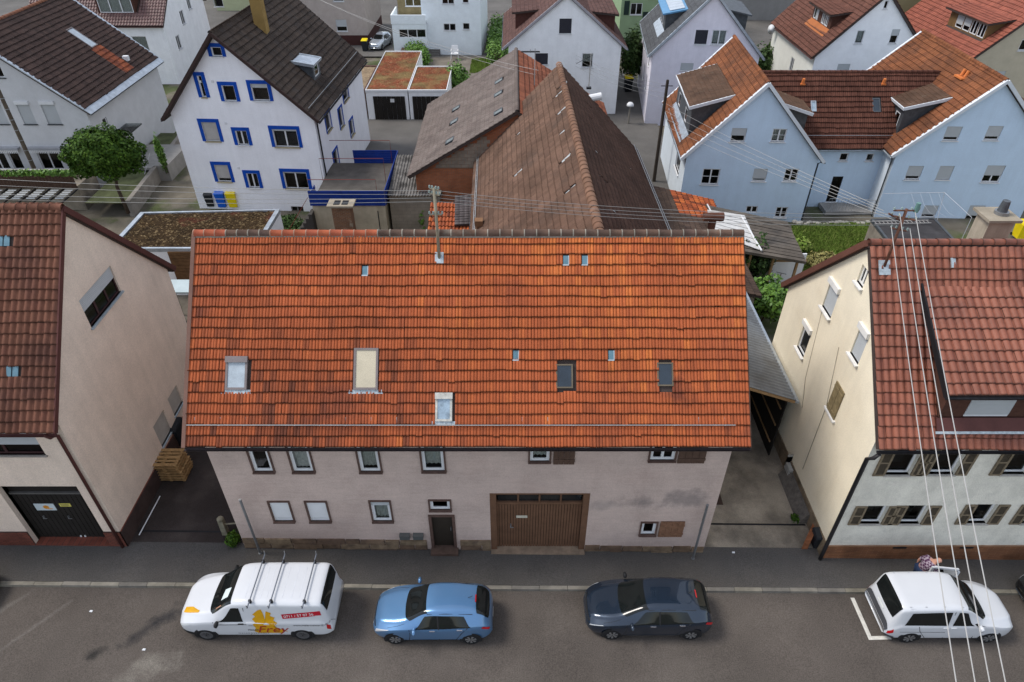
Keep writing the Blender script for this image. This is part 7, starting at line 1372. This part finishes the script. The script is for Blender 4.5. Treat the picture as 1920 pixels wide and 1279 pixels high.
an_=thing('roof_antenna','tv antenna pole with horizontal rods on the rust-tiled barn slope','antenna',tuple(FR_.P(*FR_.px(1000,160),0))); q=FR_.P(*FR_.px(1002,162),0); MB().tube([q,(q.x,q.y,q.z+2.4)],.03,6).build('pole',GALV,an_)
for k in range(7): MB().tube([(q.x-.9,q.y-.5+.12*k,q.z+2.3-.02*k),(q.x+.3,q.y-.5+.12*k,q.z+2.3-.02*k)],.012,5).build('rod',DARK,an_)
MB().tube([(q.x-.3,q.y-.6,q.z+2.3),(q.x-.3,q.y+.5,q.z+2.2)],.015,5).build('boom',DARK,an_)
a2=thing('pole_antenna','thin mast rising behind the brown barn ridge before the white gable','mast',tuple(ER.P(*ER.px(1105,165),0))); q=ER.P(*ER.px(1104,165),0); MB().tube([q,(q.x,q.y,q.z+2.1)],.035,8).build('pole',GALV,a2); MB().tube([(q.x-.9,q.y,q.z+1.5),(q.x+.1,q.y,q.z+2.0)],.015,5).build('arm',DARK,a2); MB().box(q.x-.15,q.y-.12,q.z-.05,q.x+.15,q.y+.12,q.z+.06).build('foot',DARK,a2)
wp=thing('timber_mast','old timber mast with iron bands standing before the dark-roofed house','mast',tuple(onY(62,312,44.5))); a=onY(64,316,44.5); b=onY(-5,170,44.5); MB().tube([a,(a.x,a.y,b.z+2)],[.14,.11],8).build('pole',M('mast_brown',(.10,.08,.06),.9,var=.25,scale=5),wp)
for k in range(7): z=a.z+.6+k*.7; MB().tube([(a.x,a.y,z),(a.x,a.y,z+.05)],.15,8).build('iron_band',METAL,wp)
ds=thing('satellite_dish','white satellite dish on the wall of the upper right white house','dish',tuple(Mh.P(0,9.5,4))); q=onX(1447,55,Mh.P(0,0).x-.5); m=MB(); m.lathe((0,0,0),[(.0,0),(.25,.03),(.42,.10),(.45,.13)],14); o=MB(); o.v=[q+Vector((-v.z*.6+v.x*.5,-v.x*.7-v.z*.6,v.y)) for v in m.v]; o.f=m.f; o.build('dish_bowl',WHITE,ds,smooth=True); MB().tube([q,q+Vector((.6,.1,-.2))],.03,6).build('arm',METAL,ds)
cs=thing('parked_scooter','small silver car parked behind the tan garage','car',(0,0,0)) if False else None
cb=G(713,90); hatch('hatchback','small silver car in the yard beside the taupe house',Vector((cb.x,cb.y+.5,0)),1,M('silver_paint',(.42,.46,.50),.25,.5,coat=.8,fine=0),3.8,(.75,3.1),1.45,.82,0,RIMS,ang=R(75))

sheet('far_street',[(-80,80),(80,80),(80,140),(-80,140)],.004,MATS['lane_asphalt'],2,2); sheet('far_yard',[(-14,64),(-2,64),(-2,80),(-14,80)],.006,M('yard_paving',(.17,.15,.125),.93,var=.25,scale=.8,bump=.3),2,2)

# clutter in the gap behind the beige house, entrance stair of the blue wing
p=G(341,536,2.3); t=thing('pale_canopy','pale flat canopy between beige house and orange roof','canopy',(p.x,p.y,0)); MB().box(p.x-.9,p.y-.6,2.2,p.x+.9,p.y+.6,2.3).build('sheet',M('pale_sheet',(.40,.47,.48),.5),t)
for a,b in ((-.8,-.5),(.8,-.5),(-.8,.5),(.8,.5)): MB().box(p.x+a-.04,p.y+b-.04,-.2,p.x+a+.04,p.y+b+.04,2.2).build('post',DARK,t)
p=GG(338,640); t=thing('metal_gate','dark metal railing gate in the alley behind the beige house','gate',tuple(p))
for z in (.1,.7,1.3): MB().tube([(p.x-.9,p.y,p.z+z),(p.x+.9,p.y,p.z+z)],.02,6).build('rail',DARK,t)
for k in range(9): MB().tube([(p.x-.9+k*.225,p.y,p.z),(p.x-.9+k*.225,p.y,p.z+1.3)],.012,5).build('bar',DARK,t)
p=GG(345,700); t=thing('plant_tub','dark tub with green plants in the alley behind the beige house','planter',tuple(p)); MB().lathe((p.x,p.y,p.z+.006),[(.25,0),(.33,.45),(.30,.46),(.28,.40)],12).build('tub',BKB,t); leaves('foliage',t,[(p.x,p.y,p.z+.65,.4,.4,.3)],700,.06,LEAF2,31)
q=Jm.front.P(*Jm.front.px(1557,378)); t=thing('entrance_stair','grey concrete entrance stair with railing at the blue link wing','stairs',(q.x,q.y-.8,0)); MB().box(q.x-.8,q.y-1.4,-.1,q.x+1.0,q.y-.02,q.z-.06).build('landing',MATS['pale_concrete2'],t)
for k in range(5): MB().box(q.x+1.0+k*.28,q.y-1.3,-.1,q.x+1.28+k*.28,q.y-.1,(q.z-.06)*(1-(k+1)/6)).build('step',MATS['pale_concrete2'],t)
MB().tube([(q.x-.8,q.y-1.38,q.z-.06),(q.x-.8,q.y-1.38,q.z+.9),(q.x+1.0,q.y-1.38,q.z+.9),(q.x+2.4,q.y-1.3,.95),(q.x+2.4,q.y-1.3,0)],.02,6).build('handrail',GALV,t)
for k in range(8): MB().tube([(q.x-.6+k*.22,q.y-1.38,q.z-.06),(q.x-.6+k*.22,q.y-1.38,q.z+.9)],.01,5).build('baluster',GALV,t)
t=thing('grey_border','row of pale rubble stones along the lawn edge by the blue houses','stones',tuple(G(1560,420,.3)))
for k in range(26):
    p=G(1490+k*6+random.uniform(-2,2),419+random.uniform(-2,2),.3); r=random.uniform(.10,.2); m=MB(); m.lathe((p.x,p.y,p.z-.03),[(r*.7,0),(r,.08),(r*.8,r*.9),(r*.3,r*1.1)],6); m.build('stone',M('rubble',(.34,.32,.28),.95,var=.3,scale=4),t)
for i,(x,y,lb) in enumerate(((171,1146,'scrap of white litter on the road left of the van'),(270,1218,'small white litter scrap on the road below the dark wet streak'),(1375,1036,'pale crumpled litter at the mouth of the concrete driveway'))):
    p=GG(x,y,-.11 if i<2 else 0); m=MB(); m.hexa([p+Vector(v) for v in ((-.06,-.03,.004),(.05,-.04,.004),(.06,.03,.004),(-.04,.04,.004),(-.05,-.02,.03),(.03,-.03,.015),(.05,.02,.035),(-.03,.03,.02))]); tag(m.build('litter',WHITE,loc=tuple(p)),lb,'litter')
